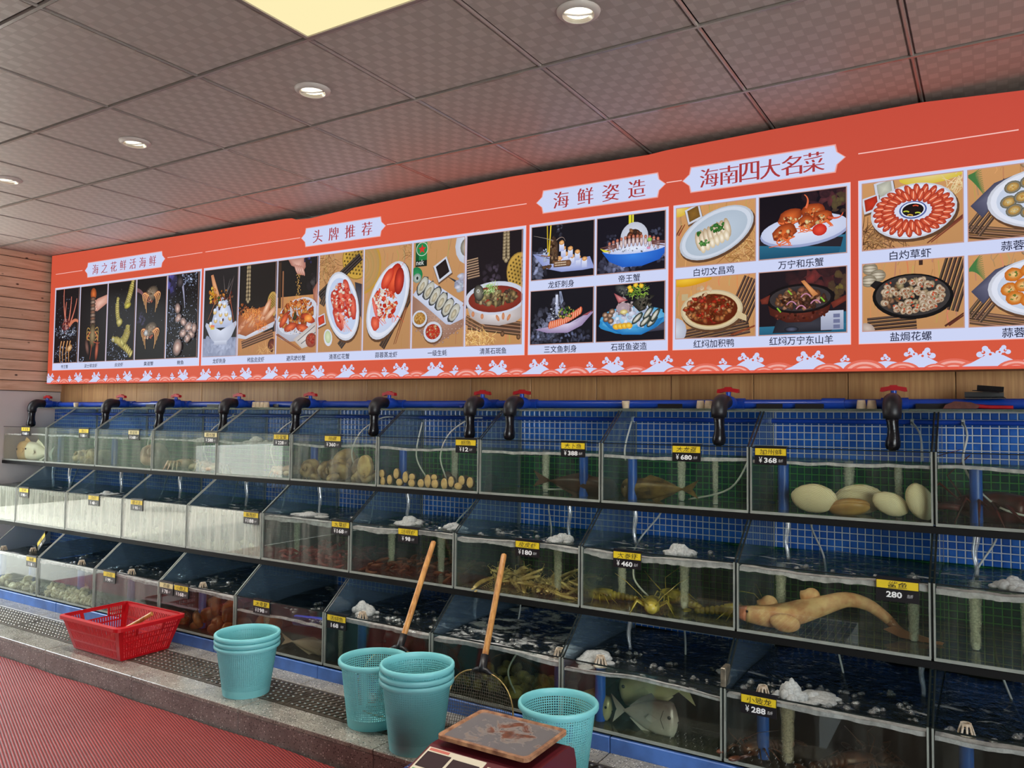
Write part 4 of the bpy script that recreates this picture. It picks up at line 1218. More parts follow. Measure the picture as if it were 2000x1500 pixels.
# ------------------------------------------------------------------ terrazzo ledge with drain (setting)
LZ, LE, D0, D1, BF = 0.12, 2.353, 2.492, 2.722, 2.83
ledge = tag(MB().box(LEFT, LE + .012, 0, 1.4, BACK, LZ - .012).build('trim_2', pbr('ledge_core', rgb(70, 62, 56), .8)), 'terrazzo ledge along the foot of the tanks', kind='structure')
js = [-6.75, -5.985, -5.2, -4.415, -3.63, -2.845, -2.06, -1.275, -.49, .295, 1.08, 1.4]
for a, b in zip(js, js[1:]):
    MB().bevbox(a + .0015, LE, LZ - .02, b - .0015, D0, LZ, .003).build('terrazzo_slab', M['terrazzo'], ledge)
    MB().bevbox(a + .0015, D1, LZ - .02, b - .0015, BF, LZ, .003).build('terrazzo_slab', M['terrazzo'], ledge)
    MB().bevbox(a + .0015, LE + .004, 0, b - .0015, LE + .016, LZ - .021, .002).build('riser_slab', M['terrazzo2'], ledge)
    MB().bevbox(a + .0015, BF, LZ - .01, b - .0015, BF + .02, .178, .003).build('blue_tile', M['bluetile'], ledge)
MB().box(LEFT, D0 + .001, LZ - .0115, 1.4, D1 - .001, LZ - .0085).build('drain_bed', M['steel_dark'], ledge)
MB().box(LEFT, BF + .02, LZ - .02, 1.4, BACK, .17).build('plinth_core', M['gap'], ledge)

def grate_mesh():
    """stamped plate: frame, slanting slots, raised studs (local, length .58 along x)"""
    L, W, t = .579, .224, .006
    plate = MB()
    plate.box(0, 0, -t, L, .016, 0).box(0, W - .016, -t, L, W, 0).box(0, .016, -t, .014, W - .016, 0).box(L - .014, .016, -t, L, W - .016, 0)
    n = 17
    st = (L - .02) / n
    sk = .05
    for i in range(-3, n + 1):
        x = .012 + i * st
        bw = .0215
        # one slanting bar, clipped to the frame
        pts = [(x, .012), (x + bw, .012), (x + bw + sk * 1.6, W - .012), (x + sk * 1.6, W - .012)]
        P = pts
        for lo, val in ((True, .006), (False, L - .006)):
            Q = []
            for k in range(len(P)):
                a, b = P[k - 1], P[k]
                ia = a[0] >= val if lo else a[0] <= val
                ib = b[0] >= val if lo else b[0] <= val
                if ia != ib:
                    s = (val - a[0]) / (b[0] - a[0]); Q.append((val, a[1] + (b[1] - a[1]) * s))
                if ib: Q.append(b)
            P = Q
            if not P: break
        if len(P) >= 3: plate.prism(P, 2, -t, 0)
    plate.box(0, W / 2 - .008, -t, L, W / 2 + .008, -.0005)
    studs = MB()
    for i in range(-3, n + 1):
        for j in range(6):
            y = .028 + j * .034
            x = .012 + i * st + .0107 + sk * 1.6 * (y - .012) / (W - .024)
            if .014 < x < L - .014:
                studs.lathe([(.0066, 0), (.0054, .0026), (.002, .004)], 8, (x, y, 0), cap1=True)
    return plate, studs
_pl, _st = grate_mesh()
g0 = thing('drain_grate', '', 'drain cover')
_pl.build('slotted_plate', M['steel'], g0)
tag(_st.build('stud_rows', M['stud'], g0), kind='stuff')
_first = True
for i in range(13):
    x = -6.75 + .0 + (i * .585)
    x = -3.305 - 6 * .585 + .585 * i + .003
    if x < LEFT - .3 or x > 1.2: continue
    lab = ORD[i] + ' studded steel drain grate along the ledge from the pine-board wall'
    if _first:
        g0.location = (x, D0 + .003, LZ); g = g0; _first = False
    else:
        g = copy_tree(g0, (x, D0 + .003, LZ))
    g['group'] = 'drain grates along the ledge'
    g['label'] = lab

# ------------------------------------------------------------------ red mat
_m = MB()
nxm, nym = 60, 24
vs = []
for j in range(nym + 1):
    for i in range(nxm + 1):
        x = -6.7 + 5.6 * i / nxm
        y = .2 + (LE + .002 - .2) * j / nym
        edge = 0.008 if j == nym else 0
        vs.append((x, y - edge + .004 * math.sin(i * .9), .012 + .002 * math.sin(i * .5 + j)))
fs = [(j * (nxm + 1) + i, j * (nxm + 1) + i + 1, (j + 1) * (nxm + 1) + i + 1, (j + 1) * (nxm + 1) + i) for j in range(nym) for i in range(nxm)]
_m.add(vs, fs)
_m.add([(-6.7, .2, 0), (-1.1, .2, 0), (-1.1, LE - .006, 0), (-6.7, LE - .006, 0)], [(3, 2, 1, 0)])
tag(_m.build('floor_mat', M['mat']), 'red plastic loop mat covering the floor below the ledge', 'mat')

# ------------------------------------------------------------------ ceiling lights
lp = thing('ceiling_light', 'square light panel glowing warm yellow set among the ceiling panels', 'ceiling light', (OX + .3, OY + .3, CEIL))
x0, y0 = OX, OY
f_ = MB()
for q in ((x0 + .004, y0 + .004, x0 + .596, y0 + .016), (x0 + .004, y0 + .584, x0 + .596, y0 + .596), (x0 + .004, y0 + .016, x0 + .016, y0 + .584), (x0 + .584, y0 + .016, x0 + .596, y0 + .584)):
    f_.box(q[0], q[1], CEIL - .006, q[2], q[3], CEIL + .012)
f_.build('light_frame', M['bar'], lp)
MB().box(x0 + .0165, y0 + .0165, CEIL - .001, x0 + .5835, y0 + .5835, CEIL + .008).build('diffuser', M['lampface'], lp)
dl0 = thing('downlight', '', 'downlight')
MB().lathe([(.05, -.004), (.052, -.014), (.06, -.013), (.07, -.006), (.072, .0)], 28).build('trim_ring', M['white_plastic'], dl0, smooth=True)
MB().lathe([(.052, -.013), (.047, -.008), (.043, -.002)], 28).build('reflector', pbr('bright_reflector', rgb(236, 230, 214), .25, .3), dl0, smooth=True)
MB().ellipsoid((0, 0, -.002), .043, .043, .008, nu=18, nv=8).build('bulb', M['bulb'], dl0, smooth=True)
MB().tube([(-.046, 0, -.008), (0, 0, -.0125), (.046, 0, -.008)], .0035, 8).build('bulb_clip', M['white_plastic'], dl0, smooth=True)
dl = [(-4.72, 'downlight nearest the pine-board side wall'), (-3.52, 'second downlight out from the pine-board wall'), (-2.32, 'downlight in the panel beside the warm light panel'), (-1.12, 'downlight farthest from the pine-board wall')]
for i, (x, l) in enumerate(dl):
    o = dl0 if i == 0 else copy_tree(dl0, (0, 0, 0))
    o.location = (x, 2.215, CEIL - .001)
    o['label'] = 'round white recessed ' + l
    o['group'] = 'recessed downlights in the ceiling'
    o.rotation_euler = (0, 0, .5)
    sp = bpy.data.lights.new('downlight_beam', 'SPOT')
    sp.energy = 92
    sp.color = (1.0, .95, .86)
    sp.spot_size = math.radians(120)
    sp.spot_blend = .9
    sp.shadow_soft_size = .05
    so = bpy.data.objects.new('downlight_beam', sp)
    COL.objects.link(so)
    so.location = (x, 2.215, CEIL - .02)

# ------------------------------------------------------------------ menu sign (backlit)
SY = 3.50
sign = thing('menu_sign', 'long orange-red backlit menu sign with food pictures hung above the tanks', 'sign', (-2.0, SY, 2.1))
SX0, SX1, SB = -6.68, 1.25, 1.627
tops = [(-6.68, 2.702), (-5.2, 2.69), (-3.9, 2.680), (-3.83, 2.676), (-3.79, 2.662), (-3.671, 2.655), (-3.3, 2.676), (-2.16, 2.70), (-1.391, 2.690), (-1.30, 2.697), (-.812, 2.708), (-.217, 2.712), (.129, 2.690), (1.25, 2.69)]
mb = MB()
pts = [(SX0, SB), (SX1, SB)] + tops[::-1]
for yy in (SY, SY + .1):
    pass
bx = MB()
for (xa, za), (xb, zb) in zip(tops, tops[1:]):
    bx.add([(xa, SY + .002, SB), (xb, SY + .002, SB), (xb, SY + .002, zb), (xa, SY + .002, za), (xa, SY + .13, SB), (xb, SY + .13, SB), (xb, SY + .13, zb), (xa, SY + .13, za)],
           [(4, 7, 6, 5), (0, 4, 5, 1), (3, 2, 6, 7)])
bx.quad((SX0, SY + .002, SB), (SX0, SY + .002, tops[0][1]), (SX0, SY + .13, tops[0][1]), (SX0, SY + .13, SB))
bx.quad((SX1, SY + .002, SB), (SX1, SY + .13, SB), (SX1, SY + .13, tops[-1][1]), (SX1, SY + .002, tops[-1][1]))
bx.build('sign_box', M['alu'], sign)
RED = (214, 88, 62)
fa = Art(800, 115)
for (xa, za), (xb, zb) in zip(tops, tops[1:]):
    def _c(x):
        k = 1.0 + .03 * math.sin(x * 1.3)
        w = max(0, min(1, (x + 2) / 2.2))
        return tuple(v * k for v in (216 - 18 * w, 88 - 12 * w, 64 - 2 * w))
    X0, X1 = (xa - SX0) * 100, (xb - SX0) * 100
    fa._emit([(X0, 0), (X1, 0), (X1, (zb - SB) * 100), (X0, (za - SB) * 100)], [RED, RED, _c(xb), _c(xa)])
fa.build('red_film', M['print'], sign, SX0, SY, SB)
WHITE, EDGE = (206, 214, 246), (250, 190, 186)
def white_frame(x0, x1, z0=1.739, z1=2.4255):
    a = Art((x1 - x0) * 100, (z1 - z0) * 100)
    a.rect(0, 0, a.w, a.h, EDGE); a.rect(.3, .3, a.w - .3, a.h - .3, WHITE)
    a.build('picture_border', M['print'], sign, x0, SY - .0006, z0)
def picture(fn, x0, x1, z0, z1, seed, *args):
    a = Art((x1 - x0) * 100, (z1 - z0) * 100, seed)
    fn(a, *args)
    a.frame(0, 0, a.w, a.h, .35, (196, 150, 140))
    a.build('food_picture', M['print'], sign, x0, SY - .0012, z0)
def caption(t, x, z, w, h=.03):
    lettering('caption', t, M['ink'], sign, x, SY - .0012, z, w, h, serif=False, bold=.008)
gA = [-6.611, -6.233, -5.85, -5.478, -5.104, -4.718]
gB = [-4.699, -4.323, -3.948, -3.574, -3.199, -2.826, -2.452, -2.069]
white_frame(gA[0], gA[-1]); white_frame(gB[0], gB[-1]); white_frame(-2.05, -1.285); white_frame(-1.263, -.487); white_frame(-.458, .33)
def cells(g, i):
    return (g[0] + .018 if i == 0 else g[i] + .006), (g[-1] - .018 if i == len(g) - 2 else g[i + 1] - .006)
for i, (fn, t, w) in enumerate(((art_legs, '帝王蟹', .10), (art_lobster_hand, '波士顿龙虾', .18), (art_mantis, '皮皮虾', .11), (art_crabs, '黄道蟹', .115), (art_abalone, '鲍鱼', .075))):
    a, b = cells(gA, i)
    picture(fn, a, b, 1.797, 2.408, 10 + i)
    caption(t, (a + b) / 2 - .01, 1.768, w)
for i, (fn, t, w) in enumerate(((art_tower, '龙虾刺身', .135), (art_fried, '椒盐皮皮虾', .165), (art_stirfry, '避风塘炒蟹', .17), (art_redcrab, '清蒸红花蟹', .17), (art_biglobster, '蒜蓉蒸龙虾', .17), (art_oysters, '一级生蚝', .135), (art_grouper, '清蒸石斑鱼', .17))):
    a, b = cells(gB, i)
    picture(fn, a, b, 1.797, 2.408, 20 + i)
    caption(t, (a + b) / 2, 1.768, w, .034)
def four(x0, xm, x1, fns, caps, seed):
    for k, (fn, t) in enumerate(zip(fns, caps)):
        a, b = ((x0 + .014, xm - .006) if k % 2 == 0 else (xm + .006, x1 - .014))
        z0, z1 = ((2.126, 2.410) if k < 2 else (1.790, 2.073))
        if isinstance(fn, tuple): picture(fn[0], a, b, z0, z1, seed + k, fn[1])
        else: picture(fn, a, b, z0, z1, seed + k)
        if t: caption(t, (a + b) / 2 - .005, (2.098 if k < 2 else 1.765), .0375 * len(t), .037)
four(-2.05, -1.665, -1.285, (art_c1, art_c2, art_c3, art_c4), ('龙虾刺身', '帝王蟹', '三文鱼刺身', '石斑鱼姿造'), 40)
four(-1.263, -.872, -.487, (art_d1, art_d2, art_d3, art_d4), ('白切文昌鸡', '万宁和乐蟹', '红焖加积鸭', '红焖万宁东山羊'), 50)
four(-.458, -.07, .33, (art_e1, (art_e24, 0), art_e3, (art_e24, 1)), ('白灼草虾', '蒜蓉鲍鱼', '盐焗花螺', '蒜蓉粉丝'), 60)
def heading(t, x0, x1, w, h):
    z0, z1 = 2.474, 2.597
    W, H = (x1 - x0) * 100 + 8, (z1 - z0) * 100
    a = Art(W, H)
    for g, c in ((0, (236, 160, 150)), (.5, WHITE)):
        q = [(4 + g, g), (W - 4 - g, g), (W - 3.3 - g, H * .28), (W - g, H / 2), (W - 3.3 - g, H * .72), (W - 4 - g, H - g), (4 + g, H - g), (3.3 + g, H * .72), (g, H / 2), (3.3 + g, H * .28)]
        a.poly(q, c)
    a.build('heading_plate', M['print'], sign, x0 - .04, SY - .0006, z0)
    cs = t.replace(' ', '')
    for i, ch in enumerate(cs):
        cw = min(h, w / len(cs) * .92)
        lettering('heading_character', ch, M['inkred'], sign, (x0 + x1) / 2 + (i - (len(cs) - 1) / 2) * (w - cw) / (len(cs) - 1), SY - .0012, (z0 + z1) / 2 - .002, cw, h, serif=True, bold=-.013, fine=True)
heading('海 之 花 鲜 活 海 鲜', -6.145, -5.182, .82, .078)
heading('头  牌  推  荐', -3.702, -3.075, .49, .08)
heading('海  鲜  姿  造', -1.972, -1.34, .50, .085)
heading('海南四大名菜', -1.181, -.545, .54, .085)
for a, b in ((-6.611, -6.218), (-5.116, -4.72), (-4.687, -3.749), (-3.028, -2.069), (-1.298, -1.222), (-.457, .107)):
    q = Art((b - a) * 100, .45); q.rect(0, 0, q.w, .45, (250, 196, 190)); q.build('rule_line', M['print'], sign, a, SY - .0006, 2.538)
wv = Art((SX1 - SX0) * 100, 9.6, 5)
PINK, RW = (240, 170, 160), (226, 110, 92)
def curl(x, y, r, s):
    for dx, dy, k in ((0, 0, 1), (s * 1.1, -.5, .8), (-s * .9, -.7, .9), (s * .2, .7, .7)):
        wv.ell(x + dx * r, y + dy * r, r * k * .8, r * k * .75, WHITE, WHITE, 0, 12)
    wv.ell(x + s * .5 * r, y - .1 * r, r * .36, r * .36, RED, RED, 0, 9); wv.ell(x + s * .62 * r, y + .02 * r, r * .2, r * .2, WHITE, WHITE, 0, 8)
    wv.ell(x - s * .7 * r, y - .5 * r, r * .26, r * .26, RED, RED, 0, 8)
for per in range(-1, 13):
    X = (-1.975 - SX0) * 100 + (per - 8) * 66.5
    for (cx_, big, s) in ((0, 1, -1), (13.5, 0, 1), (29, 0, -1), (41, 1, 1)):
        x = X + cx_
        wv.poly([(x - 12, 0), (x - 8, 1.6), (x - 3, 4.6 if big else 3), (x, 5.4 if big else 3.4), (x + 3, 4.6 if big else 3), (x + 8, 1.6), (x + 12, 0)], WHITE)
        if big:
            curl(x - 2.8 * s, 6.6, 1.5, -s); curl(x + 2.6 * s, 6.0, 1.9, s)
        else: curl(x, 4.9, 1.1, s)
    for (cx_, r) in ((7, 6.5), (21, 8.5), (35, 6.5), (53, 8), (47, 5), (60, 6)):
        for q in range(5):
            wv.ell(X + cx_, -1.2, r * (1 - q * .17), (r * .62) * (1 - q * .17), PINK if q % 2 else RW, PINK if q % 2 else RW, 0, 26)
        wv.ell(X + cx_, -1.6, r * .22, r * .16, WHITE, WHITE, 0, 10)
wv.rect(0, 0, wv.w, .5, (226, 84, 66))
wv.build('wave_border', M['print'], sign, SX0, SY - .0006, SB + .006)
lettering('can_lettering', 'nek', emit('can_white_ink', rgb(226, 230, 226), 1.0), sign, gB[5] + .062, SY - .012, 1.797 + .492, .055, .03)
sign.rotation_euler = (0, .0055, 0)

# ------------------------------------------------------------------ fish tanks: three stepped rows of separate glass boxes
TX0, TS = -.1753, .66
ROW = {1: dict(Y=3.2096, t=1.303, b=1.041, name='top'), 2: dict(Y=3.0101, t=.867, b=.615, name='middle'), 3: dict(Y=2.8388, t=.443, b=.192, name='bottom')}
GL = {
    'clear': glass('clear_tank_glass', (.96, .97, .95, 1), fog=.03, base_fog=.003, fogcol=(.5, .53, .46, 1)),
    'streak': glass('streaked_tank_glass', (.9, .94, .92, 1), fog=.17, base_fog=.02, fogcol=(.62, .62, .54, 1)),
    'fog': glass('condensation_covered_glass', (.86, .9, .86, 1), fog=.42, base_fog=.16, fogcol=(.62, .62, .52, 1), fscale=(44, 44, 3.2), hard=(.38, .66)),
    'side': glass('side_glass', (.86, .91, .93, 1), base_fog=.09, fogcol=(.22, .32, .42, 1)),  # bluish haze paints in the reflection of the blue tiles
}
WF = {
    'teal': glass('teal_water', (.92, .95, .88, 1), base_fog=.025, fogcol=(.20, .24, .18, 1), f0=.004),
    'pale': glass('cloudy_pale_water', (.93, .95, .88, 1), base_fog=.04, fogcol=(.42, .41, .34, 1), f0=.004),
    'green': glass('green_water', (.92, .93, .80, 1), base_fog=.014, fogcol=(.16, .17, .07, 1), f0=.004),
    'amber': glass('amber_water', (.90, .84, .70, 1), base_fog=.03, fogcol=(.12, .07, .03, 1), f0=.004),
    'dark': glass('dark_water', (.74, .80, .70, 1), base_fog=.02, fogcol=(.05, .06, .05, 1), f0=.004),  # tint darkened to paint the low light inside the lower tanks
}
BF_ = {  # added tint sheets imitate light absorbed over the water's depth
    1: glass('depth_tint_top_row', (.44, .80, .58, 1), base_fog=.015, fogcol=(.10, .16, .10, 1), f0=.004),
    2: glass('depth_tint_middle_row', (.42, .72, .50, 1), base_fog=.02, fogcol=(.10, .12, .05, 1), f0=.004),
    3: glass('depth_tint_bottom_row', (.22, .34, .26, 1), base_fog=.30, fogcol=(.035, .04, .03, 1), f0=.004),  # near-black haze also paints the shade below the upper rows
}
WT = {
    1: water_top('top_row_water_surface', (.86, .92, .86, 1), .4, .66, murkfac=.1),
    2: water_top('middle_row_water_surface', (.80, .86, .80, 1), .55, .57, murkfac=.22),
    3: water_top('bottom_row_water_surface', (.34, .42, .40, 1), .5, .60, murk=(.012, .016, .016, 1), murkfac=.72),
    'scum': water_top('scummy_water_surface', (.34, .42, .40, 1), .7, .50, murk=(.012, .016, .016, 1), murkfac=.72),
}
M['foam'] = streaky_foam('white_foam', .95, (.88, .86, .86, 1), .55, 30)
M['foam_dense'] = streaky_foam('dense_white_foam', .9, (.74, .75, .73, 1), .6, 120)
M['bubble'] = streaky_foam('rising_bubbles', .52, (.94, .94, .82, 1), .5, 160, True)
M['film'] = glass('bubble_film', (.8, .84, .84, 1), fog=.5, base_fog=.10, fogcol=(.7, .72, .7, 1), f0=.16, fscale=(90, 90, 90))
M['edge'] = pbr('glass_edge_silicone', rgb(150, 154, 146), .35, var=.25, vscale=9)
M['edge_dark'] = pbr('dark_glass_edge', rgb(30, 36, 34), .25)
M['rail'] = pbr('black_support_rail', rgb(16, 16, 16), .6, spec=.2)
M['bed'] = pbr('silty_tank_floor', rgb(86, 88, 74), .6, var=.5, vscale=5, spec=.2)
M['bed_dark'] = pbr('dark_tank_floor', rgb(52, 50, 42), .6, var=.5, vscale=5, spec=.2)  # tone darkened for the shade under the upper rows
M['bluepipe'] = pbr('blue_plastic_pipe', rgb(22, 66, 168), .28, var=.12, vscale=4)
M['bluepipe_wet'] = pbr('blue_overflow_pipe', rgb(30, 90, 190), .35, var=.15, vscale=6)
M['cap'] = pbr('cream_strainer', rgb(226, 214, 196), .45, var=.2, vscale=30, col2=rgb(176, 150, 120))
M['hose'] = pbr('white_air_hose', rgb(196, 200, 196), .4)
M['bed'] = glass('silty_glass_floor', (.72, .76, .66, 1), fog=.30, base_fog=.18, fogcol=(.20, .20, .14, 1), f0=.02, fscale=(9, 9, 9))
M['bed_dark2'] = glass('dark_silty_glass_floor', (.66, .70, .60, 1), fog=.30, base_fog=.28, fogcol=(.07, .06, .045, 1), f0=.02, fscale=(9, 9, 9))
def _stream():
    k = NT('falling_water')
    tr = k.new('ShaderNodeBsdfTransparent'); tr.inputs['Color'].default_value = (.9, .94, .96, 1)
    gl = k.new('ShaderNodeBsdfGlossy'); gl.inputs['Roughness'].default_value = .08
    di = k.new('ShaderNodeBsdfDiffuse'); di.inputs['Color'].default_value = (.7, .74, .76, 1)
    n = k.noise(k.coord('Object', (1, 1, .4)), 90, 2)
    m1 = k.new('ShaderNodeMixShader'); k.link(k.math('MULTIPLY', n, .5), m1.inputs[0]); k.link(tr.outputs[0], m1.inputs[1]); k.link(di.outputs[0], m1.inputs[2])
    m2 = k.new('ShaderNodeMixShader'); m2.inputs[0].default_value = .3; k.link(m1.outputs[0], m2.inputs[1]); k.link(gl.outputs[0], m2.inputs[2])
    k.link(m2.outputs[0], k.out.inputs['Surface'])
    return k.m
M['stream'] = _stream()

def side_profile(row):
    q = ROW[row]
    if row == 1:
        return [(q['Y'], q['b']), (TB - .002, q['b']), (TB - .002, 1.449), (3.427, 1.449), (q['Y'], q['t'])]
    up = ROW[row - 1]
    zt = up['b'] - .028
    return [(q['Y'], q['b']), (TB - .002, q['b']), (TB - .002, zt), (up['Y'] + .004, zt), (q['Y'], q['t'])]

TANK = {}
def tank(row, k, front='clear', water='teal', level=None, desc='', top=None, bed='bed', foam=1.0, right_edge=True):
    q = ROW[row]
    xr = TX0 - TS * k - .0045
    xl = xr - TS + .009
    Y, zt, zb = q['Y'], q['t'], q['b']
    if level is None: level = {1: .056, 2: .018, 3: .02}[row]
    wl = zt - level
    t = thing('fish_tank', '%s-row glass tank %s' % (q['name'], desc), 'fish tank', (xl, Y, zb), 'glass tanks of the %s row' % q['name'])
    MB().box(xl, Y, zb, xr, Y + .006, zt).build('front_pane', GL[front], t)
    for xa in (xl, xr - .005):
        prof = side_profile(row)
        MB().prism([(p[0] + (.0065 if p[0] == Y else 0), p[1] + (.006 if p[1] == zb else 0)) for p in prof], 0, xa, xa + .005).build('side_pane', GL['side'], t)
        # visible ground edge along the sloping top of the pane
        p0, p1 = prof[-1], prof[-2]
        MB().tube([(xa + .0025, p0[0] + .006, p0[1] + .001), (xa + .0025, p1[0], p1[1])], .0034, 4).build('sloped_edge', M['edge_dark'] if k < 5 else M['edge'], t)
        MB().box(xa - .0005, Y - .0015, zb, xa + .0055, Y + .007, zt).build('corner_seam', M['edge'], t)
        MB().box(xa + .001, TB - .006, zb + .01, xa + .006, TB - .001, prof[2][1]).build('back_seam', M['edge'], t)
    MB().box(xr + .001, Y + .004, zb, xr + .008, Y + .02, zt).build('joint_filler', M['edge_dark'], t)
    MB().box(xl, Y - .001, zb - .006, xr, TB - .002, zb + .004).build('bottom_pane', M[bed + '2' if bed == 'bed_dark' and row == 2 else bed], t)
    MB().box(xl, Y - .003, zb - .005, xr, Y + .001, zb + .006).build('bottom_edge', M['edge'], t)
    MB().box(xl + .006, Y - .0006, zt - .003, xr - .006, Y + .0066, zt + .001).build('top_edge', M['edge_dark'], t)
    MB().box(xl + .006, TB - .010, zb + .004, xr - .006, TB - .007, wl + .002).build('depth_tint_sheet', BF_[row], t)  # added sheet, tinted like wall tiles seen through deep water
    # water: front sheet and rippled surface
    rr = random.Random(row * 100 + k)
    ph = rr.uniform(0, 6)
    def wz(x, y):
        amp = {1: .006, 2: .007, 3: .008}[row]
        return wl + amp * math.sin(x * 9 + ph) * math.cos(y * 7 + ph) + amp * .55 * mnoise.noise(Vector((x * 14, y * 14, ph)))
    n = 26
    w = MB()
    xa, xb = xl + .008, xr - .008
    for i in range(n):
        x0, x1 = xa + (xb - xa) * i / n, xa + (xb - xa) * (i + 1) / n
        w.quad((x0, Y + .008, zb + .006), (x1, Y + .008, zb + .006), (x1, Y + .008, wz(x1, Y)), (x0, Y + .008, wz(x0, Y)))
    w.build('water', WF[water], t)
    s = MB()
    m = 24
    vs = [(xa + (xb - xa) * i / n, Y + .008 + (TB - .004 - Y - .008) * j / m, wz(xa + (xb - xa) * i / n, Y + (TB - Y) * j / m * (j > 0))) for j in range(m + 1) for i in range(n + 1)]
    s.add(vs, [(j * (n + 1) + i, j * (n + 1) + i + 1, (j + 1) * (n + 1) + i + 1, (j + 1) * (n + 1) + i) for j in range(m) for i in range(n)])
    s.build('water_surface', WT[top or row], t, smooth='all')
    if foam > 0:
        f = MB()
        fk = {1: .0045, 2: .0115, 3: .0065}[row]
        for i in range(n * 2):
            x0, x1 = xa + (xb - xa) * i / (n * 2), xa + (xb - xa) * (i + 1) / (n * 2)
            a0 = .004 + foam * fk * (1 + (mnoise.noise(Vector((x0 * 6, ph, 0))) + .4 * mnoise.noise(Vector((x0 * 40, ph, 3)))))
            a1 = .004 + foam * fk * (1 + (mnoise.noise(Vector((x1 * 6, ph, 0))) + .4 * mnoise.noise(Vector((x1 * 40, ph, 3)))))
            u = .003 + .012 * foam * (row != 1)
            f.quad((x0, Y + .0072, wz(x0, Y) - a0), (x1, Y + .0072, wz(x1, Y) - a1), (x1, Y + .0072, wz(x1, Y) + .003), (x0, Y + .0072, wz(x0, Y) + .003))
            f.quad((x0, Y + .0072, wz(x0, Y) + .003), (x1, Y + .0072, wz(x1, Y) + .003), (x1, Y + .01 + u * 2.5, wz(x1, Y) + .004), (x0, Y + .01 + u * 2.5, wz(x0, Y) + .004))
        tag(f.build('foam_line', M['foam'], t), kind='stuff')
    TANK[(row, k)] = (t, xl, xr, wz)
    return t

def in_tank(x, row):
    return int(math.floor((TX0 - x) / TS))

def bubbles(row, x, y, r=.021, n=110, col=True):
    k = in_tank(x, row)
    if (row, k) not in TANK: return
    t, xl, xr, wz = TANK[(row, k)]
    zb = ROW[row]['b'] + .01
    zt = wz(x, y)
    rr = random.Random(int(x * 1000))
    mb = MB()
    for i in range(n):
        u = rr.random()
        a, q = rr.random() * 2 * PI, math.sqrt(rr.random()) * r * (.55 + .6 * u)
        s = rr.uniform(.0012, .0036)
        c = (x + q * math.cos(a), y + q * math.sin(a), zb + u * (zt - zb))
        mb.add([(c[0] + s, c[1], c[2]), (c[0] - s, c[1], c[2]), (c[0], c[1] + s, c[2]), (c[0], c[1] - s, c[2]), (c[0], c[1], c[2] + s), (c[0], c[1], c[2] - s)],
               [(0, 2, 4), (2, 1, 4), (1, 3, 4), (3, 0, 4), (2, 0, 5), (1, 2, 5), (3, 1, 5), (0, 3, 5)])
    prof = [(r * (.78 + .22 * i / 8) * (1 + .07 * math.sin(i * 2.3)), zb + (zt - zb) * i / 8) for i in range(9)]
    mb.lathe(prof, 18, (x, y, 0))
    tag(mb.build('bubble_column', M['bubble'], t, smooth='all'), kind='stuff')
    MB().lathe([(.0, .0), (.011, .001), (.012, .02), (.004, .026), (0, .026)], 12, (x, y, zb - .005)).build('air_stone', M['hose'], t)

def foam_heap(row, x, y, r, hgt):
    k = in_tank(x, row)
    t, xl, xr, wz = TANK[(row, k)]
    mb = MB()
    rr = random.Random(int(x * 777))
    for i in range(26):
        a, q = rr.random() * 2 * PI, rr.random() * r * .8
        s = r * rr.uniform(.14, .36)
        px, py = x + q * math.cos(a), y + q * math.sin(a)
        px = min(max(px, xl + .012 + s), xr - .012 - s)
        py = max(py, ROW[row]['Y'] + .015 + s)
        hh = hgt * (1 - q / r) * rr.uniform(.6, 1)
        mb.ellipsoid((px, py, wz(px, py) + hh * .35), s, s, max(.006, hh * .65), nu=10, nv=7, fn=lambda d: 1 + .12 * mnoise.noise(Vector((d.x * 3 + i, d.y * 3, d.z * 3))))
    tag(mb.build('foam_heap', M['foam_dense'], t, smooth='all'), kind='stuff')

def surface_bubbles(row, k, n, seed):
    t, xl, xr, wz = TANK[(row, k)]
    rr = random.Random(seed)
    mb = MB()
    for i in range(n):
        x, y = rr.uniform(xl + .04, xr - .04), rr.uniform(ROW[row]['Y'] + .03, ROW[row]['Y'] + .36)
        for q in range(rr.choice((1, 1, 2, 3))):
            r = rr.uniform(.004, .014)
            px, py = x + rr.uniform(-.02, .02), y + rr.uniform(-.02, .02)
            prof = [(r * 1.25, 0), (r, .001), (r * .9, r * .4), (r * .5, r * .75), (0, r * .85)]
            mb.lathe([(a, b + wz(px, py) - .0005) for a, b in prof], 10, (px, py, 0))
    tag(mb.build('surface_bubbles', M['film'], t, smooth='all'), kind='stuff')

def hose(row, pts, k=None, r=.0042):
    k = in_tank(pts[-1][0], row) if k is None else k
    if (row, k) not in TANK: return
    P = [Vector(p) for p in pts]
    out = []
    n = len(P)
    for i in range(n - 1):
        p0, p1, p2, p3 = P[max(0, i - 1)], P[i], P[i + 1], P[min(n - 1, i + 2)]
        for s in range(6):
            u = s / 6
            out.append(.5 * ((2 * p1) + (p2 - p0) * u + (2 * p0 - 5 * p1 + 4 * p2 - p3) * u * u + (3 * p1 - p0 - 3 * p2 + p3) * u ** 3))
    out.append(P[-1])
    MB().tube(out, r, 8).build('air_hose', M['hose'], TANK[(row, k)][0], smooth='all')

def stream(row, x, y=3.30):
    """overflow falling from the drain hole of a tank of this row into the row below"""
    k = in_tank(x, row)
    if (row, k) not in TANK or (row + 1, k) not in TANK: return
    z0, z1 = ROW[row]['b'] - .006, TANK[(row + 1, k)][3](x, y)
    rr = random.Random(int(x * 333))
    path, rad = [], []
    for i in range(15):
        u = i / 14
        path.append((x + .004 * math.sin(u * 9 + x), y, z0 + (z1 - z0) * u))
        rad.append(.013 - .007 * u + .002 * rr.random())
    MB().tube(path, rad, 8).build('falling_stream', M['stream'], TANK[(row, k)][0], smooth='all')

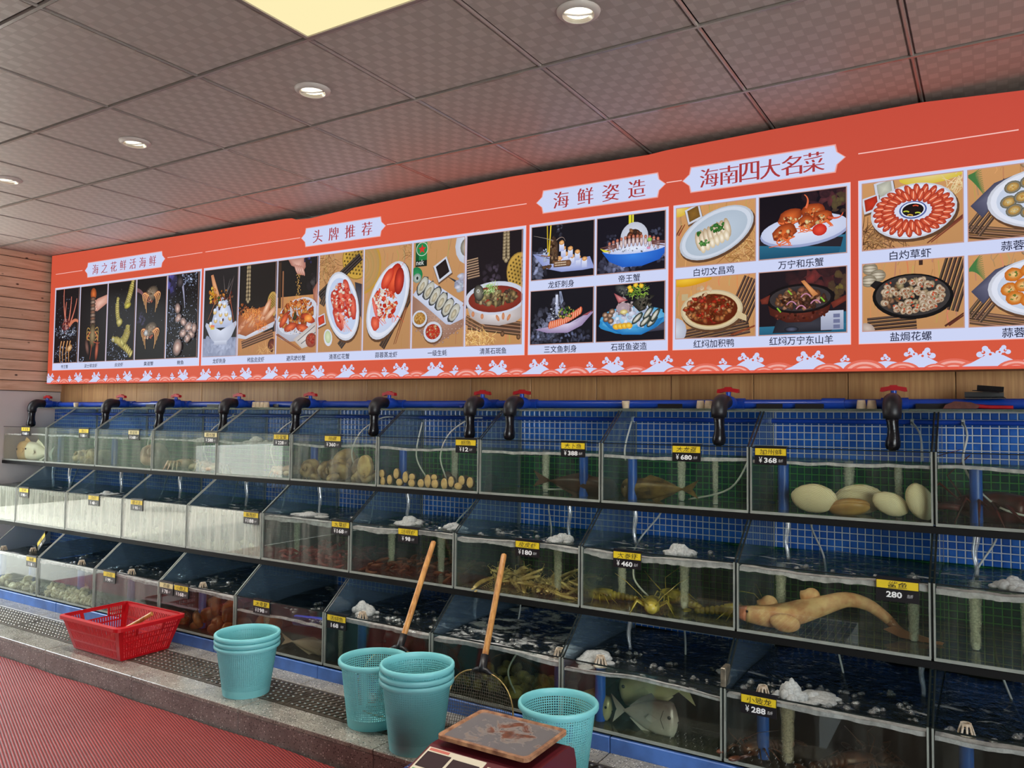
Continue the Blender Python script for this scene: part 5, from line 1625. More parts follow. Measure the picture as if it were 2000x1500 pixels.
# ---- the rows; k counts from the price tag 368 column towards the pine-board wall
tank(1, -1, 'clear', 'teal', desc='holding the dark red lobster')
tank(1, 0, 'clear', 'teal', desc='holding the large pale clams')
tank(1, 1, 'clear', 'teal', desc='holding the mottled brown grouper')
tank(1, 2, 'clear', 'teal', desc='with a dark brown fish and a curling hose')
tank(1, 3, 'clear', 'teal', desc='with cream shellfish stuck along its front glass')
tank(1, 4, 'streak', 'teal', desc='holding big brown conch shells')
tank(1, 5, 'streak', 'pale', desc='holding one pale crab')
tank(1, 6, 'streak', 'pale', desc='holding three pinkish brown crabs')
tank(1, 7, 'streak', 'pale', desc='holding one big pink shell')
tank(1, 8, 'streak', 'pale', desc='holding brown clustered shells and a blue pipe')
tank(1, 9, 'clear', 'teal', desc='against the pine-board wall with two pale round fish')
tank(2, -1, 'clear', 'green', desc='beyond the shark tank, murky green and empty')
tank(2, 0, 'clear', 'green', desc='holding the pale shark', bed='bed')
tank(2, 1, 'clear', 'green', desc='holding four yellow-green lobsters')
tank(2, 2, 'clear', 'green', desc='with a heap of mantis shrimps')
tank(2, 3, 'clear', 'dark', desc='with a carpet of brown prawns', bed='bed_dark')
tank(2, 4, 'streak', 'dark', desc='with a heap of red prawns', bed='bed_dark')
for k, d in ((5, 'fogged over, beside the red prawn tank'), (6, 'fogged over, under the pinkish crab tank'), (7, 'fogged over, under the pink shell tank'), (8, 'fogged over, under the brown cluster tank'), (9, 'touching the pine-board side wall')):
    tank(2, k, 'fog', 'pale', desc=d)
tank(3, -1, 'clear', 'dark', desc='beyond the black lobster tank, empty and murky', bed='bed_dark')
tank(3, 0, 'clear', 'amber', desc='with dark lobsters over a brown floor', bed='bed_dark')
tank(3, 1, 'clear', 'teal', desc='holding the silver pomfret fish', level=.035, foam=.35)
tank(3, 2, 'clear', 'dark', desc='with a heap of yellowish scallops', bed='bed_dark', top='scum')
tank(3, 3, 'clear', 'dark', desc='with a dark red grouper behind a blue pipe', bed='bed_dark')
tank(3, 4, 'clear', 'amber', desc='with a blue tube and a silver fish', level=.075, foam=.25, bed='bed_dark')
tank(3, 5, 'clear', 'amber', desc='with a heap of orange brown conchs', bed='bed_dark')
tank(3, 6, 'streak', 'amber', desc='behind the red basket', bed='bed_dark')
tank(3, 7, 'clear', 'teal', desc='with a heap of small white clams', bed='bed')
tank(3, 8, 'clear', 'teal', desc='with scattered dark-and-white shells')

for row in (1, 2):
    q = ROW[row]
    r_ = MB().box(-6.745, q['Y'] - .006, q['b'] - .031, 1.0, q['Y'] + .030, q['b'] - .007).build('support_rail', M['rail'])
    tag(r_, 'long black rail carrying the %s row of glass tanks' % q['name'], 'rail')

# overflow pipes with strainers
def standpipe(row, x, y, cap=True, label=''):
    q = ROW[row]
    z0 = q['b'] + .004
    top = .408 if row == 3 else (q['t'] - .062 if row == 1 else q['t'] - .025)
    t = thing('overflow_pipe', label, 'pipe', (x, y, z0), 'overflow pipes in the %s row' % q['name'])
    MB().tube([(x, y, z0), (x, y, top)], .0215, 18).build('pipe', M['bluepipe_wet'], t, smooth=True)
    if cap:
        c = MB()
        c.lathe([(.019, 0), (.027, 0), (.0285, .006), (.026, .010), (.019, .010)], 20, (x, y, top))
        c.lathe([(.010, .036), (.016, .036), (.016, .044), (.010, .044), (.010, .036)], 20, (x, y, top))
        for i in range(9):
            a = 2 * PI * i / 9
            ca, sa = math.cos(a), math.sin(a)
            c.tube([(x + .0245 * ca, y + .0245 * sa, top + .008), (x + .0145 * ca, y + .0145 * sa, top + .039)], .0034, 6)
        c.build('strainer_cap', M['cap'], t, smooth=True)
    return t
for x, w in ((-6.155, 'brown cluster'), (-5.442, 'pink shell'), (-3.423, 'conch'), (-2.747, 'cream shellfish'), (-1.647, 'dark brown fish'), (-1.399, 'grouper'), (-.731, 'pale clam'), (-.047, 'dark red lobster')):
    standpipe(1, x, 3.345, False, 'blue upright overflow pipe in the %s tank, top row' % w)
for x, w in ((-6.084, 'scattered shell'), (-5.833, 'scattered shell tank, nearer its corner'), (-5.086, 'white clam'), (-4.539, 'basket-side'), (-3.856, 'orange conch'), (-2.642, 'dark red grouper'), (-1.547, 'yellowish scallop'), (-1.36, 'pomfret'), (-.715, 'black lobster'), (-.079, 'empty end')):
    standpipe(3, x, 2.925 if x != -5.833 else 3.0, True, 'blue overflow pipe with cream strainer, bottom row, %s%s' % (w, '' if 'corner' in w else ' tank'))
for x in (-6.165, -5.939, -5.277, -4.613, -3.955, -3.325, -2.672, -1.699, -1.368, -.708, -.051):
    stream(1, x)
for x in (-2.16, -1.35, -.22):
    stream(2, x, 3.2)
for x in (-3.564, -2.445, -1.889, -1.189, -.488): bubbles(1, x, 3.41)
bubbles(1, -.305, 3.36, .016, 90); bubbles(1, -1.02, 3.36, .015, 80)
for x in (-3.399, -2.696, -2.371, -1.704, -1.386, -1.103, -.711, -.245, -.053, .10): bubbles(2, x, 3.2, .022)
for x in (-.63,): bubbles(3, x, 2.93, .026, 220)
bubbles(3, -2.75, 2.89, .016, 60)
bubbles(3, -3.35, 2.95, .02, 90)
for x, y, r, hh in ((-2.62, 3.25, .10, .05), (-2.30, 3.2, .07, .045), (-1.68, 3.2, .085, .055), (-1.12, 3.17, .085, .055), (.06, 3.15, .09, .05), (-5.3, 3.2, .08, .03), (-3.3, 3.2, .12, .03)):
    foam_heap(2, x, y, r, hh)
for x, y, r, hh in ((-2.72, 3.02, .085, .08), (-.62, 2.94, .075, .085), (-1.43, 2.99, .12, .05), (-.55, 2.99, .10, .03), (-.9, 3.12, .05, .03)):
    foam_heap(3, x, y, r, hh)
foam_heap(1, -3.9, 3.32, .09, .05); foam_heap(1, -4.4, 3.3, .07, .02)

for k_, n_ in ((-1, 22), (0, 34), (1, 26), (2, 26), (3, 34), (4, 10), (5, 16), (6, 16), (7, 12)): surface_bubbles(3, k_, n_, 50 + k_)
for k_, n_ in ((0, 8), (1, 10), (2, 14), (3, 14), (4, 8)): surface_bubbles(2, k_, n_, 80 + k_)
# air hoses curving down from the thin blue air pipe
AP = (3.57, 1.41)
for x in (-5.62, -4.97, -4.36, -3.72, -3.05, -2.42):
    hose(1, [(x + .05, AP[0] - .01, AP[1]), (x, 3.50, 1.40), (x - .06, 3.40, 1.32), (x - .07, 3.34, 1.20), (x - .04, 3.36, 1.08)])
hose(1, [(-.86, 3.55, 1.41), (-.872, 3.47, 1.36), (-.88, 3.40, 1.26), (-.95, 3.34, 1.12), (-1.14, 3.36, 1.06)])
hose(1, [(-.27, 3.55, 1.41), (-.235, 3.47, 1.36), (-.225, 3.42, 1.26)])
hose(1, [(-.09, 3.55, 1.41), (-.075, 3.47, 1.36), (-.085, 3.42, 1.24), (.02, 3.32, 1.11), (.2, 3.3, 1.07)])
hose(1, [(-1.6, 3.36, 1.12), (-1.7, 3.33, 1.08), (-1.88, 3.38, 1.06)])
hose(1, [(-1.47, 3.5, 1.40), (-1.46, 3.4, 1.28), (-1.44, 3.36, 1.22)])
hose(1, [(-2.74, 3.5, 1.38), (-2.7, 3.4, 1.2), (-2.6, 3.36, 1.09)])
for x, s in ((-6.2, 1), (-5.05, 1), (-4.3, 1), (-3.83, 1), (-3.1, 1), (-2.36, -1), (-1.93, 1), (-1.32, -1), (-.66, 1), (.02, -1)):
    hose(2, [(x, 3.55, 1.02), (x + .01 * s, 3.5, .96), (x + .07 * s, 3.42, .86), (x + .09 * s, 3.36, .78)])
for x, s in ((-2.05, 1), (-1.2, 1), (-.56, 1), (.0, 1)):
    hose(3, [(x, 3.55, .60), (x + .01 * s, 3.45, .53), (x + .05 * s, 3.35, .43), (x + .1 * s, 3.2, .35)])
hose(2, [(-1.36, 3.3, .82), (-1.33, 3.2, .72), (-1.22, 3.12, .66)])
hose(3, [(-1.78, 3.0, .40), (-1.82, 2.96, .30), (-1.77, 2.94, .22)])

# ------------------------------------------------------------------ sea creatures
def skinmat(name, c1, c2, scale=9, rough=.35, stretch=(1, 1, 1), bump=.2):
    return pbr(name, c1, rough, col2=c2, vscale=scale, bump=bump, bscale=80, stretch=stretch)
def fishmat(name, mid, back, belly):
    k = NT(name)
    tc = k.new('ShaderNodeTexCoord'); sx = k.new('ShaderNodeSeparateXYZ'); k.link(tc.outputs['Object'], sx.inputs[0])
    n = k.noise(k.coord('Object', (1, 1, 1)), 22, 4)
    v = k.math('ADD', k.math('MULTIPLY_ADD', sx.outputs[2], 7.5, .5), k.math('MULTIPLY_ADD', n, .3, -.15))
    k.link(k.ramp(v, [(.05, belly), (.42, mid), (.9, back)]), k.p.inputs['Base Color'])
    k.p.inputs['Roughness'].default_value = .3
    k.p.inputs['Metallic'].default_value = .25
    k.link(k.bump(k.noise(k.coord('Object', (1, .2, 1)), 160, 2), .25, .002), k.p.inputs['Normal'])
    return k.m
S = {
    'shell': None,
    'amber': skinmat('amber_flesh', rgb(200, 160, 96), rgb(150, 104, 56)),
    'conch': skinmat('conch_shell', rgb(206, 172, 124), rgb(112, 74, 44), 14),
    'conch_orange': skinmat('orange_conch', rgb(166, 106, 54), rgb(84, 46, 22), 12),
    'cream': skinmat('cream_foot', rgb(232, 196, 138), rgb(196, 150, 92), 26),
    'darkshell': skinmat('dark_shell_rim', rgb(70, 52, 40), rgb(36, 28, 24), 20),
    'lob_green': skinmat('yellow_green_lobster', rgb(178, 162, 64), rgb(92, 80, 34), 16),
    'lob_red': skinmat('dark_red_lobster', rgb(92, 18, 20), rgb(40, 9, 11), 14),
    'lob_brown': skinmat('black_brown_lobster', rgb(92, 52, 30), rgb(34, 20, 14), 14),
    'mantis': skinmat('mantis_shrimp_shell', rgb(200, 182, 120), rgb(136, 112, 70), 18),
    'prawn': skinmat('brown_prawn', rgb(130, 70, 44), rgb(84, 44, 30), 20),
    'prawn_red': skinmat('red_prawn', rgb(150, 44, 46), rgb(96, 28, 34), 20),
    'crab': skinmat('pale_crab', rgb(216, 190, 160), rgb(170, 124, 96), 12),
    'pink': skinmat('pink_shell', rgb(222, 176, 156), rgb(176, 122, 104), 9),
    'fish': fishmat('silver_fish', rgb(190, 178, 168), rgb(104, 86, 80), rgb(222, 216, 200)),
    'fish2': fishmat('olive_silver_fish', rgb(190, 184, 138), rgb(92, 84, 52), rgb(222, 214, 176)),
    'fishpale': skinmat('pale_orange_fish', rgb(232, 196, 140), rgb(206, 160, 104), 6),
    'fishwhite': skinmat('white_round_fish', rgb(238, 232, 216), rgb(214, 202, 176), 6),
    'grouper': skinmat('mottled_grouper', rgb(128, 104, 60), rgb(58, 44, 26), 18),
    'darkfish': skinmat('dark_brown_fish', rgb(78, 52, 38), rgb(42, 28, 22), 10),
    'redfish': skinmat('dark_red_grouper', rgb(108, 34, 28), rgb(52, 18, 16), 8),
    'shark': skinmat('pale_pink_shark', rgb(230, 190, 144), rgb(204, 144, 104), 26, .6, bump=.5),
    'snout': pbr('pink_snout', rgb(218, 136, 110), .4),
    'tail': skinmat('brown_pink_tail', rgb(150, 104, 80), rgb(110, 74, 56), 9),
    'eye': pbr('dark_eye', (.01, .01, .01, 1), .15),
    'fin': skinmat('fin_membrane', rgb(176, 172, 150), rgb(120, 114, 92), 20),
    'whiteclam': skinmat('white_clam', rgb(226, 220, 198), rgb(186, 176, 148), 30),
    'scallop': skinmat('yellow_scallop', rgb(196, 178, 100), rgb(120, 102, 50), 22),
}
def _ringshell():
    k = NT('ringed_pale_shell')
    tc = k.new('ShaderNodeTexCoord')
    ln = k.new('ShaderNodeVectorMath', operation='DISTANCE'); ln.inputs[1].default_value = (0, 0, -.05)
    k.link(tc.outputs['Object'], ln.inputs[0])
    nn = k.noise(tc.outputs['Object'], 18, 3)
    v = k.math('ADD', k.math('MULTIPLY', ln.outputs['Value'], 1500), k.math('MULTIPLY', nn, 16))
    s = k.math('MULTIPLY_ADD', k.math('SINE', v), .5, .5)
    k.link(k.ramp(s, [(.0, rgb(216, 196, 154)), (.45, rgb(234, 218, 180)), (1, rgb(242, 230, 200))]), k.p.inputs['Base Color'])
    k.link(k.bump(s, .35, .002), k.p.inputs['Normal'])
    k.p.inputs['Roughness'].default_value = .4
    return k.m
S['shell'] = _ringshell()

def clam(loc, r, rot, label, m='shell', group=None):
    """two ridged valves meeting along a hinge"""
    t = thing('giant_clam', label, 'clam', (0, 0, 0), group)
    for s in (1, -1):
        mb = MB()
        def fn(d):
            rr_ = math.sqrt(d.x * d.x + (d.z + .9) ** 2)
            return (1 + .012 * math.sin(rr_ * 44)) * (1 - .10 * max(0, d.z)) * (1 + .1 * d.x * d.z)
        mb.ellipsoid((0, s * r * .06, 0), r, r * .36, r * .68, nu=28, nv=20, fn=fn)
        vs = [(x, (y if s * y > 0 else y * .05), z) for x, y, z in mb.v]
        mb.v = vs
        mb.build('valve', S[m], t, smooth='all')
    MB().ellipsoid((0, 0, -r * .1), r * .82, r * .1, r * .5, nu=14, nv=8).build('flesh', S['amber'], t, smooth='all')
    t.location = loc
    t.rotation_euler = rot
    return t

def conch(name, loc, r, rot, m, label, group=None, turns=2.6):
    mb = MB()
    path, rad = [], []
    n = 46
    for i in range(n + 1):
        u = i / n
        a = u * turns * 2 * PI
        k = (1 - u) ** 1.25
        path.append((r * .62 * k * math.cos(a), r * .62 * k * math.sin(a), r * 1.15 * (1 - k) - r * .35))
        rad.append(max(.0015, r * .56 * k * (1 + .08 * math.sin(a * 5)) * min(1, .35 + u * 6)))
    mb.tube(path, rad, 10)
    mb.ellipsoid((r * .55, -r * .2, -r * .45), r * .62, r * .36, r * .6, nu=12, nv=8)
    o = mb.build(name, m, None, smooth='all')
    o.location = loc
    o.rotation_euler = rot
    return tag(o, label, 'shellfish', group)

def fish(name, loc, L, H, W, rot, label, m, fin, group=None, blunt=.5):
    """deep-bodied fish along +x (nose at +x), one continuous trunk; fins, tail and eyes are parts"""
    t = thing(name, label, 'fish', (0, 0, 0), group)
    mb = MB()
    n, seg = 22, 14
    vs = []
    for i in range(n + 1):
        u = i / n
        x = L * (.5 - u)
        hh = H * .5 * (math.sin(PI * min(1, u ** blunt)) ** .8 * (1 - .12 * u)) if u < .86 else 0
        env = (min(1, u / .10) ** .55) * (1 if u < .35 else max(0, 1 - ((u - .35) / .65) ** 1.6))
        hh = H * .5 * max(env, .09 if u > .8 else 0.02)
        ww = W * .5 * max(env * (1 - .25 * u), .06 if u > .7 else .03)
        for k in range(seg):
            a = 2 * PI * k / seg
            vs.append((x, ww * math.cos(a), hh * math.sin(a) - H * .04 * (1 - u)))
    fs = [(i * seg + k, i * seg + (k + 1) % seg, (i + 1) * seg + (k + 1) % seg, (i + 1) * seg + k) for i in range(n) for k in range(seg)]
    fs += [tuple(range(seg - 1, -1, -1)), tuple(n * seg + k for k in range(seg))]
    mb.add(vs, fs)
    mb.build('body', m, t, smooth='all')
    def finmesh(pts, th=.0018):
        b = MB(); b.prism(pts, 1, -th, th); return b
    finmesh([(-L * .47, -.04 * H), (-L * .70, -H * .40), (-L * .64, -H * .06), (-L * .62, .0), (-L * .64, H * .06), (-L * .72, H * .42), (-L * .47, .04 * H)]).build('tail_fin', fin, t)
    finmesh([(L * .12, H * .46), (L * .02, H * .62), (-L * .16, H * .46), (-L * .38, H * .16), (-L * .30, H * .14), (-L * .1, H * .34)]).build('dorsal_fin', fin, t)
    finmesh([(L * .02, -H * .48), (-L * .06, -H * .62), (-L * .18, -H * .46), (-L * .38, -H * .18), (-L * .30, -H * .16), (-L * .1, -H * .36)]).build('anal_fin', fin, t)
    for s in (1, -1):
        MB().prism([(L * .17, -H * .02), (L * .02, H * .10), (-L * .05, -H * .04), (L * .06, -H * .14)], 1, s * W * .47, s * W * .47 + s * .002).build('pectoral_fin', fin, t)
        MB().ellipsoid((L * .37, s * W * .46, H * .08), H * .055, H * .035, H * .055, nu=10, nv=7).build('eye', S['eye'], t, smooth='all')
    MB().tube([(L * .5, -W * .1, -H * .08), (L * .5, W * .1, -H * .08)], H * .03, 6).build('mouth', S['eye'], t)
    MB().tube([(L * .27, -W * .43, -H * .26), (L * .22, -W * .5, 0), (L * .27, -W * .43, H * .25)], .0008, 5).build('gill_line', S['eye'], t)
    t.location = loc
    t.rotation_euler = rot
    return t

def lobster(loc, L, rz, label, m, group=None, claws=True, tilt=0.0):
    t = thing('lobster', label, 'lobster', (0, 0, 0), group)
    b = MB()
    n = 14
    path = [(L * (.5 - .44 * i / n), 0, .10 * L) for i in range(n + 1)]
    rad = [L * (.03 + .085 * math.sin(PI * min(1, (i / n) * .62 + .12))) for i in range(n + 1)]
    b.tube(path, rad, 12)
    b.build('carapace', m, t, smooth='all')
    for i in range(6):
        u = i / 6
        MB().ellipsoid((L * (.03 - .075 * i), 0, L * (.095 - .008 * i)), L * .055, L * (.088 - .035 * u), L * (.078 - .034 * u), nu=12, nv=8).build('tail_segment', m, t, smooth='all')
    fan = MB()
    for a in (-.75, -.38, 0, .38, .75):
        fan.ellipsoid((L * (-.45 - .06 * math.cos(a)), L * .085 * math.sin(a) * 1.3, L * .045), L * .075, L * .028, L * .008, rot=Euler((0, 0, -a)), nu=8, nv=6)
    fan.build('tail_fan', m, t, smooth='all')
    for s in (1, -1):
        for i in range(4):
            x = L * (.34 - .085 * i)
            MB().tube([(x, s * L * .07, L * .08), (x + L * .04, s * L * .20, L * (.17 - .01 * i)), (x + L * (.08 - .07 * i), s * L * .30, .0)], [L * .014, L * .012, L * .004], 6).build('leg', m, t, smooth='all')
        MB().tube([(L * .46, s * L * .03, L * .12), (L * .62, s * L * .14, L * .30), (L * .52, s * L * .34, L * .46), (L * .30, s * L * .5, L * .52)], [L * .010, L * .006, L * .004, L * .002], 6).build('antenna', m, t, smooth='all')
        if claws:
            MB().tube([(L * .40, s * L * .06, L * .08), (L * .52, s * L * .18, L * .10), (L * .66, s * L * .15, L * .07)], [L * .02, L * .022, L * .028], 8).ellipsoid((L * .74, s * L * .13, L * .07), L * .11, L * .048, L * .034, nu=10, nv=8).build('claw', m, t, smooth='all')
        MB().ellipsoid((L * .47, s * L * .045, L * .14), L * .016, L * .016, L * .016, nu=8, nv=6).build('eye', S['eye'], t, smooth='all')
    t.location = loc
    t.rotation_euler = (tilt, 0, rz)
    return t

def crab(loc, r, rz, label, m, group=None):
    t = thing('crab', label, 'crab', (0, 0, 0), group)
    MB().ellipsoid((0, 0, r * .55), r, r * .72, r * .38, nu=18, nv=10, fn=lambda d: 1 + .07 * mnoise.noise(d * 4)).build('shell', m, t, smooth='all')
    for s in (1, -1):
        for i in range(4):
            a = .5 - .42 * i
            MB().tube([(s * r * .75, r * .4 * a, r * .5), (s * r * 1.35, r * .8 * a, r * .75), (s * r * 1.65, r * 1.1 * a, 0.0)], [r * .13, r * .11, r * .03], 7).build('leg', m, t, smooth='all')
        MB().tube([(s * r * .7, -r * .45, r * .45), (s * r * 1.1, -r * .85, r * .45), (s * r * .6, -r * 1.15, r * .35)], [r * .16, r * .2, r * .24], 8).ellipsoid((s * r * .34, -r * 1.2, r * .34), r * .32, r * .16, r * .2, nu=10, nv=8).build('claw', m, t, smooth='all')
    t.location = loc
    t.rotation_euler = (0, 0, rz)
    return t

def mantis_mesh(L):
    b = MB()
    n = 20
    path, rad = [], []
    for i in range(n + 1):
        u = i / n
        path.append((L * (.5 - u), L * .10 * math.sin(u * 2.6), L * .07))
        rad.append(L * (.05 + .03 * math.sin(PI * u)) * (1 + .14 * (i % 2)) * (.5 if i in (0, n) else 1))
    b.tube(path, rad, 10, flat=.6)
    for i in range(8):
        x = L * (.36 - .09 * i)
        for s in (1, -1):
            b.tube([(x, s * L * .05, L * .05), (x + L * .03, s * L * .13, L * .06), (x + L * .02, s * L * .17, 0)], L * .008, 5)
    for s in (1, -1):
        b.tube([(L * .48, s * L * .03, L * .08), (L * .62, s * L * .12, L * .16), (L * .52, s * L * .2, L * .2)], [L * .01, L * .006, L * .003], 5)
        b.ellipsoid((-L * .53, s * L * .07, L * .05), L * .08, L * .04, L * .01, nu=8, nv=5)
    return b
def prawn_mesh(L):
    b = MB()
    path, rad = [], []
    for i in range(13):
        u = i / 12
        a = 2.1 * u - .4
        path.append((L * .42 * math.cos(a), L * .42 * math.sin(a), L * .06))
        rad.append(L * (.02 + .075 * math.sin(PI * min(1, u * .8 + .18))) * (1 + .06 * (i % 2)))
    b.tube(path, rad, 8)
    p = path[0]
    b.tube([p, (p[0] + L * .2, p[1] - L * .3, L * .12), (p[0] + L * .05, p[1] - L * .6, L * .2)], [L * .008, L * .005, L * .002], 5)
    for i in range(2, 9):
        q = path[i]
        b.tube([q, (q[0] * .6, q[1] * .6, 0)], L * .007, 4)
    return b
def clamlet_mesh(r):
    b = MB()
    b.ellipsoid((0, 0, 0), r, r * .5, r * .78, nu=10, nv=7, fn=lambda d: 1 - .16 * d.z + .05 * math.sin(9 * d.z))
    return b

def pile(name, proto_mesh, m, row, x0, x1, y0, y1, n, dz, label, cat, group, seed, spread=.6, slope=None, variants=1):
    """n individual animals heaped on the floor of a tank"""
    rr = random.Random(seed)
    zb = ROW[row]['b'] + .005
    first = None
    hmap = {}
    for i in range(n):
        x, y = rr.uniform(x0, x1), rr.uniform(y0, y1)
        if first is None:
            o = proto_mesh.build(name, m, None, smooth='all'); first = o
        else:
            o = first.copy(); COL.objects.link(o)
        key = (int(x / spread / .08), int(y / spread / .08))
        hgt = hmap.get(key, 0)
        hmap[key] = hgt + 1
        o.location = (x, y, zb + dz * (.55 + hgt * .8) + (slope(x) if slope else 0))
        o.rotation_euler = (rr.uniform(-.6, .6), rr.uniform(-.5, .5), rr.uniform(0, 6.28))
        tag(o, label, cat, group)

# top row
z1 = 1.046
lobster((.14, 3.36, z1), .52, PI - .3, 'dark red lobster lying in the top-row tank behind a blue pipe', S['lob_red'])
G = 'giant clams in the top-row tank'
clam((-.598, 3.27, z1 + .062), .088, (.12, .12, -.12), 'ringed pale giant clam beside the blue pipe, top row', group=G)
clam((-.445, 3.37, z1 + .06), .092, (.3, .05, .2), 'giant clam lying half behind two others, top row', group=G)
clam((-.47, 3.27, z1 + .034), .075, (1.1, -.1, .1), 'low amber-fleshed giant clam in front of the half-hidden one', 'amber', group=G)
clam((-.325, 3.29, z1 + .055), .066, (.15, .5, .3), 'small rounded pale giant clam between its amber and upright neighbours', group=G)
clam((-.222, 3.275, z1 + .07), .072, (.05, 1.25, .5), 'giant clam standing on edge against the tank seam', group=G)
fish('grouper', (-1.31, 3.36, z1 + .052), .34, .10, .1, (0, .05, 2.9), 'mottled brown grouper lying on the floor of a top-row tank', S['grouper'], S['grouper'])
fish('dark_fish', (-1.66, 3.36, z1 + .05), .34, .10, .09, (0, .1, .35), 'dark brown fish lying beside the blue pipe, top row', S['darkfish'], S['darkfish'])
for i, (x, z, rx, rz) in enumerate(((-2.797, 1.104, .018, .022), (-2.79, 1.063, .016, .024), (-2.742, 1.074, .017, .026), (-2.697, 1.109, .018, .027), (-2.675, 1.064, .021, .019), (-2.634, 1.093, .018, .030), (-2.590, 1.096, .020, .018), (-2.592, 1.064, .022, .021), (-2.531, 1.066, .021, .022), (-2.486, 1.080, .020, .034), (-2.440, 1.068, .022, .023), (-2.445, 1.101, .018, .016), (-2.38, 1.072, .020, .028), (-2.337, 1.084, .018, .027), (-2.292, 1.064, .024, .018), (-2.272, 1.094, .019, .024), (-2.221, 1.086, .020, .027))):
    o = thing('abalone', 'cream oval abalone foot pressed on the front glass, top row', 'abalone', (x, 3.228, z), 'abalones stuck on the glass')
    MB().ellipsoid((x, 3.228, z), rx, .007, rz, nu=14, nv=10, fn=lambda d: 1 + .06 * mnoise.noise(d * 3 + Vector((i, 0, 0)))).build('foot', S['cream'], o, smooth='all')
    MB().ellipsoid((x, 3.24, z), rx * 1.14, .012, rz * 1.1, nu=14, nv=10).build('shell', S['darkshell'], o, smooth='all')
for i, (x, y, z, r) in enumerate(((-2.60, 3.4, 1.07, .05), (-2.48, 3.44, 1.08, .06), (-2.36, 3.40, 1.07, .05), (-2.22, 3.42, 1.08, .045))):
    conch('whelk', (x, y, z), r, (.4 * i, .5, i * 1.3), S['darkshell'], 'dark whelk lying behind the abalones in a top-row tank', 'whelks behind the abalones')
cl = ((-3.42, 3.30, .07, 'cream whorled conch beside the blue pipe'), (-3.30, 3.33, .06, 'conch with a pointed lip lying near the blue pipe'), (-3.235, 3.38, .085, 'tall conch leaning back in the middle of the heap'), (-3.16, 3.29, .065, 'pale conch at the front of the heap'), (-3.07, 3.36, .075, 'brown conch toppled on its side behind the heap'), (-3.00, 3.29, .06, 'dark-mouthed conch right of the heap'), (-2.93, 3.26, .055, 'small conch touching the tank seam'), (-3.27, 3.46, .10, 'large dark conch upright at the back of the tank'))
for i, (x, y, r, l) in enumerate(cl):
    conch('conch', (x, y, z1 + r * .72), r, (1.2 + .5 * math.sin(i * 2.1), .5 * math.cos(i * 1.7), i * 1.1), S['conch'], l, 'conchs in the top-row tank')
o = thing('abalone', 'large round cream abalone foot stuck above the conchs', 'abalone', (-2.93, 3.24, 1.135), None)
MB().ellipsoid((-2.93, 3.236, 1.135), .05, .012, .062, nu=20, nv=12, fn=lambda d: 1 + .07 * mnoise.noise(d * 3)).build('foot', S['cream'], o, smooth='all')
MB().ellipsoid((-2.93, 3.252, 1.135), .054, .02, .066, nu=20, nv=12).build('shell', S['conch'], o, smooth='all')
crab((-3.58, 3.32, z1), .075, .2, 'pale crab squatting alone in a top-row tank', S['crab'])
for x, y, r, l in ((-4.62, 3.33, .075, 'pinkish crab below the seam of the top row'), (-4.42, 3.34, .07, 'pinkish crab in the middle of its top-row tank'), (-4.24, 3.30, .065, 'pinkish crab below the 588 price tag')):
    crab((x, y, z1), r, x * 3, l, S['crab'], 'pinkish crabs in the top-row tank')
conch('pink_conch', (-4.98, 3.35, z1 + .075), .11, (1.0, .3, .6), S['pink'], 'big pink conch alone in a top-row tank')
for i, x in enumerate((-5.87, -5.77, -5.68, -5.60, -5.53)):
    conch('cluster_shell', (x, 3.33 + .04 * (i % 2), z1 + .045), .066, (.8, i * .7, i), S['conch'], 'brown shell in the clustered top-row heap', 'clustered brown shells')
fish('round_fish', (-6.56, 3.30, z1 + .075), .30, .16, .07, (0, .12, PI - .1), 'pale orange round fish by the pine-board wall', S['fishpale'], S['fishpale'])
fish('round_fish', (-6.36, 3.28, z1 + .065), .24, .15, .08, (0, -.1, PI + .2), 'white round fish overlapping the orange one', S['fishwhite'], S['fishwhite'])

# middle row
z2 = .62
sh = thing('shark', 'pale pinkish shark lying curved across a middle-row tank', 'shark', (-.5, 3.14, z2))
P = [(-.842, 3.06, .672), (-.81, 3.065, .668), (-.75, 3.08, .664), (-.69, 3.10, .668), (-.62, 3.12, .69), (-.55, 3.15, .715), (-.47, 3.18, .742), (-.40, 3.20, .730), (-.34, 3.21, .690), (-.295, 3.22, .645), (-.25, 3.22, .628), (-.215, 3.2, .624)]
Rr = [.020, .030, .039, .046, .044, .036, .028, .023, .019, .015, .011, .006]
fine, fr = [], []
for i in range(len(P) - 1):
    for s in range(4):
        u = s / 4
        p0, p1, p2, p3 = [Vector(P[max(0, min(len(P) - 1, j))]) for j in (i - 1, i, i + 1, i + 2)]
        fine.append(.5 * ((2 * p1) + (p2 - p0) * u + (2 * p0 - 5 * p1 + 4 * p2 - p3) * u * u + (3 * p1 - p0 - 3 * p2 + p3) * u ** 3))
        fr.append(Rr[i] + (Rr[i + 1] - Rr[i]) * u)
fine.append(Vector(P[-1])); fr.append(Rr[-1])
MB().tube(fine[4:34], fr[4:34], 18).build('body', S['shark'], sh, smooth='all')
MB().ellipsoid(P[0], .014, .02, .02, nu=14, nv=10).tube(fine[0:5], fr[0:5], 18).build('snout', S['snout'], sh, smooth='all')
MB().tube(fine[33:], fr[33:], 14).build('tail', S['tail'], sh, smooth='all')
for (x, y, z, rx, ry, rz, a) in ((-.735, 3.12, .712, .032, .02, .036, .3), (-.585, 3.16, .752, .03, .018, .034, .5)):
    MB().ellipsoid((x, y, z), rx, ry, rz, rot=Euler((0, a, .2)), nu=14, nv=12, fn=lambda d: 1 - .35 * max(0, d.z) if d.z > 0 else 1.5).build('dorsal_fin', S['shark'], sh, smooth='all')
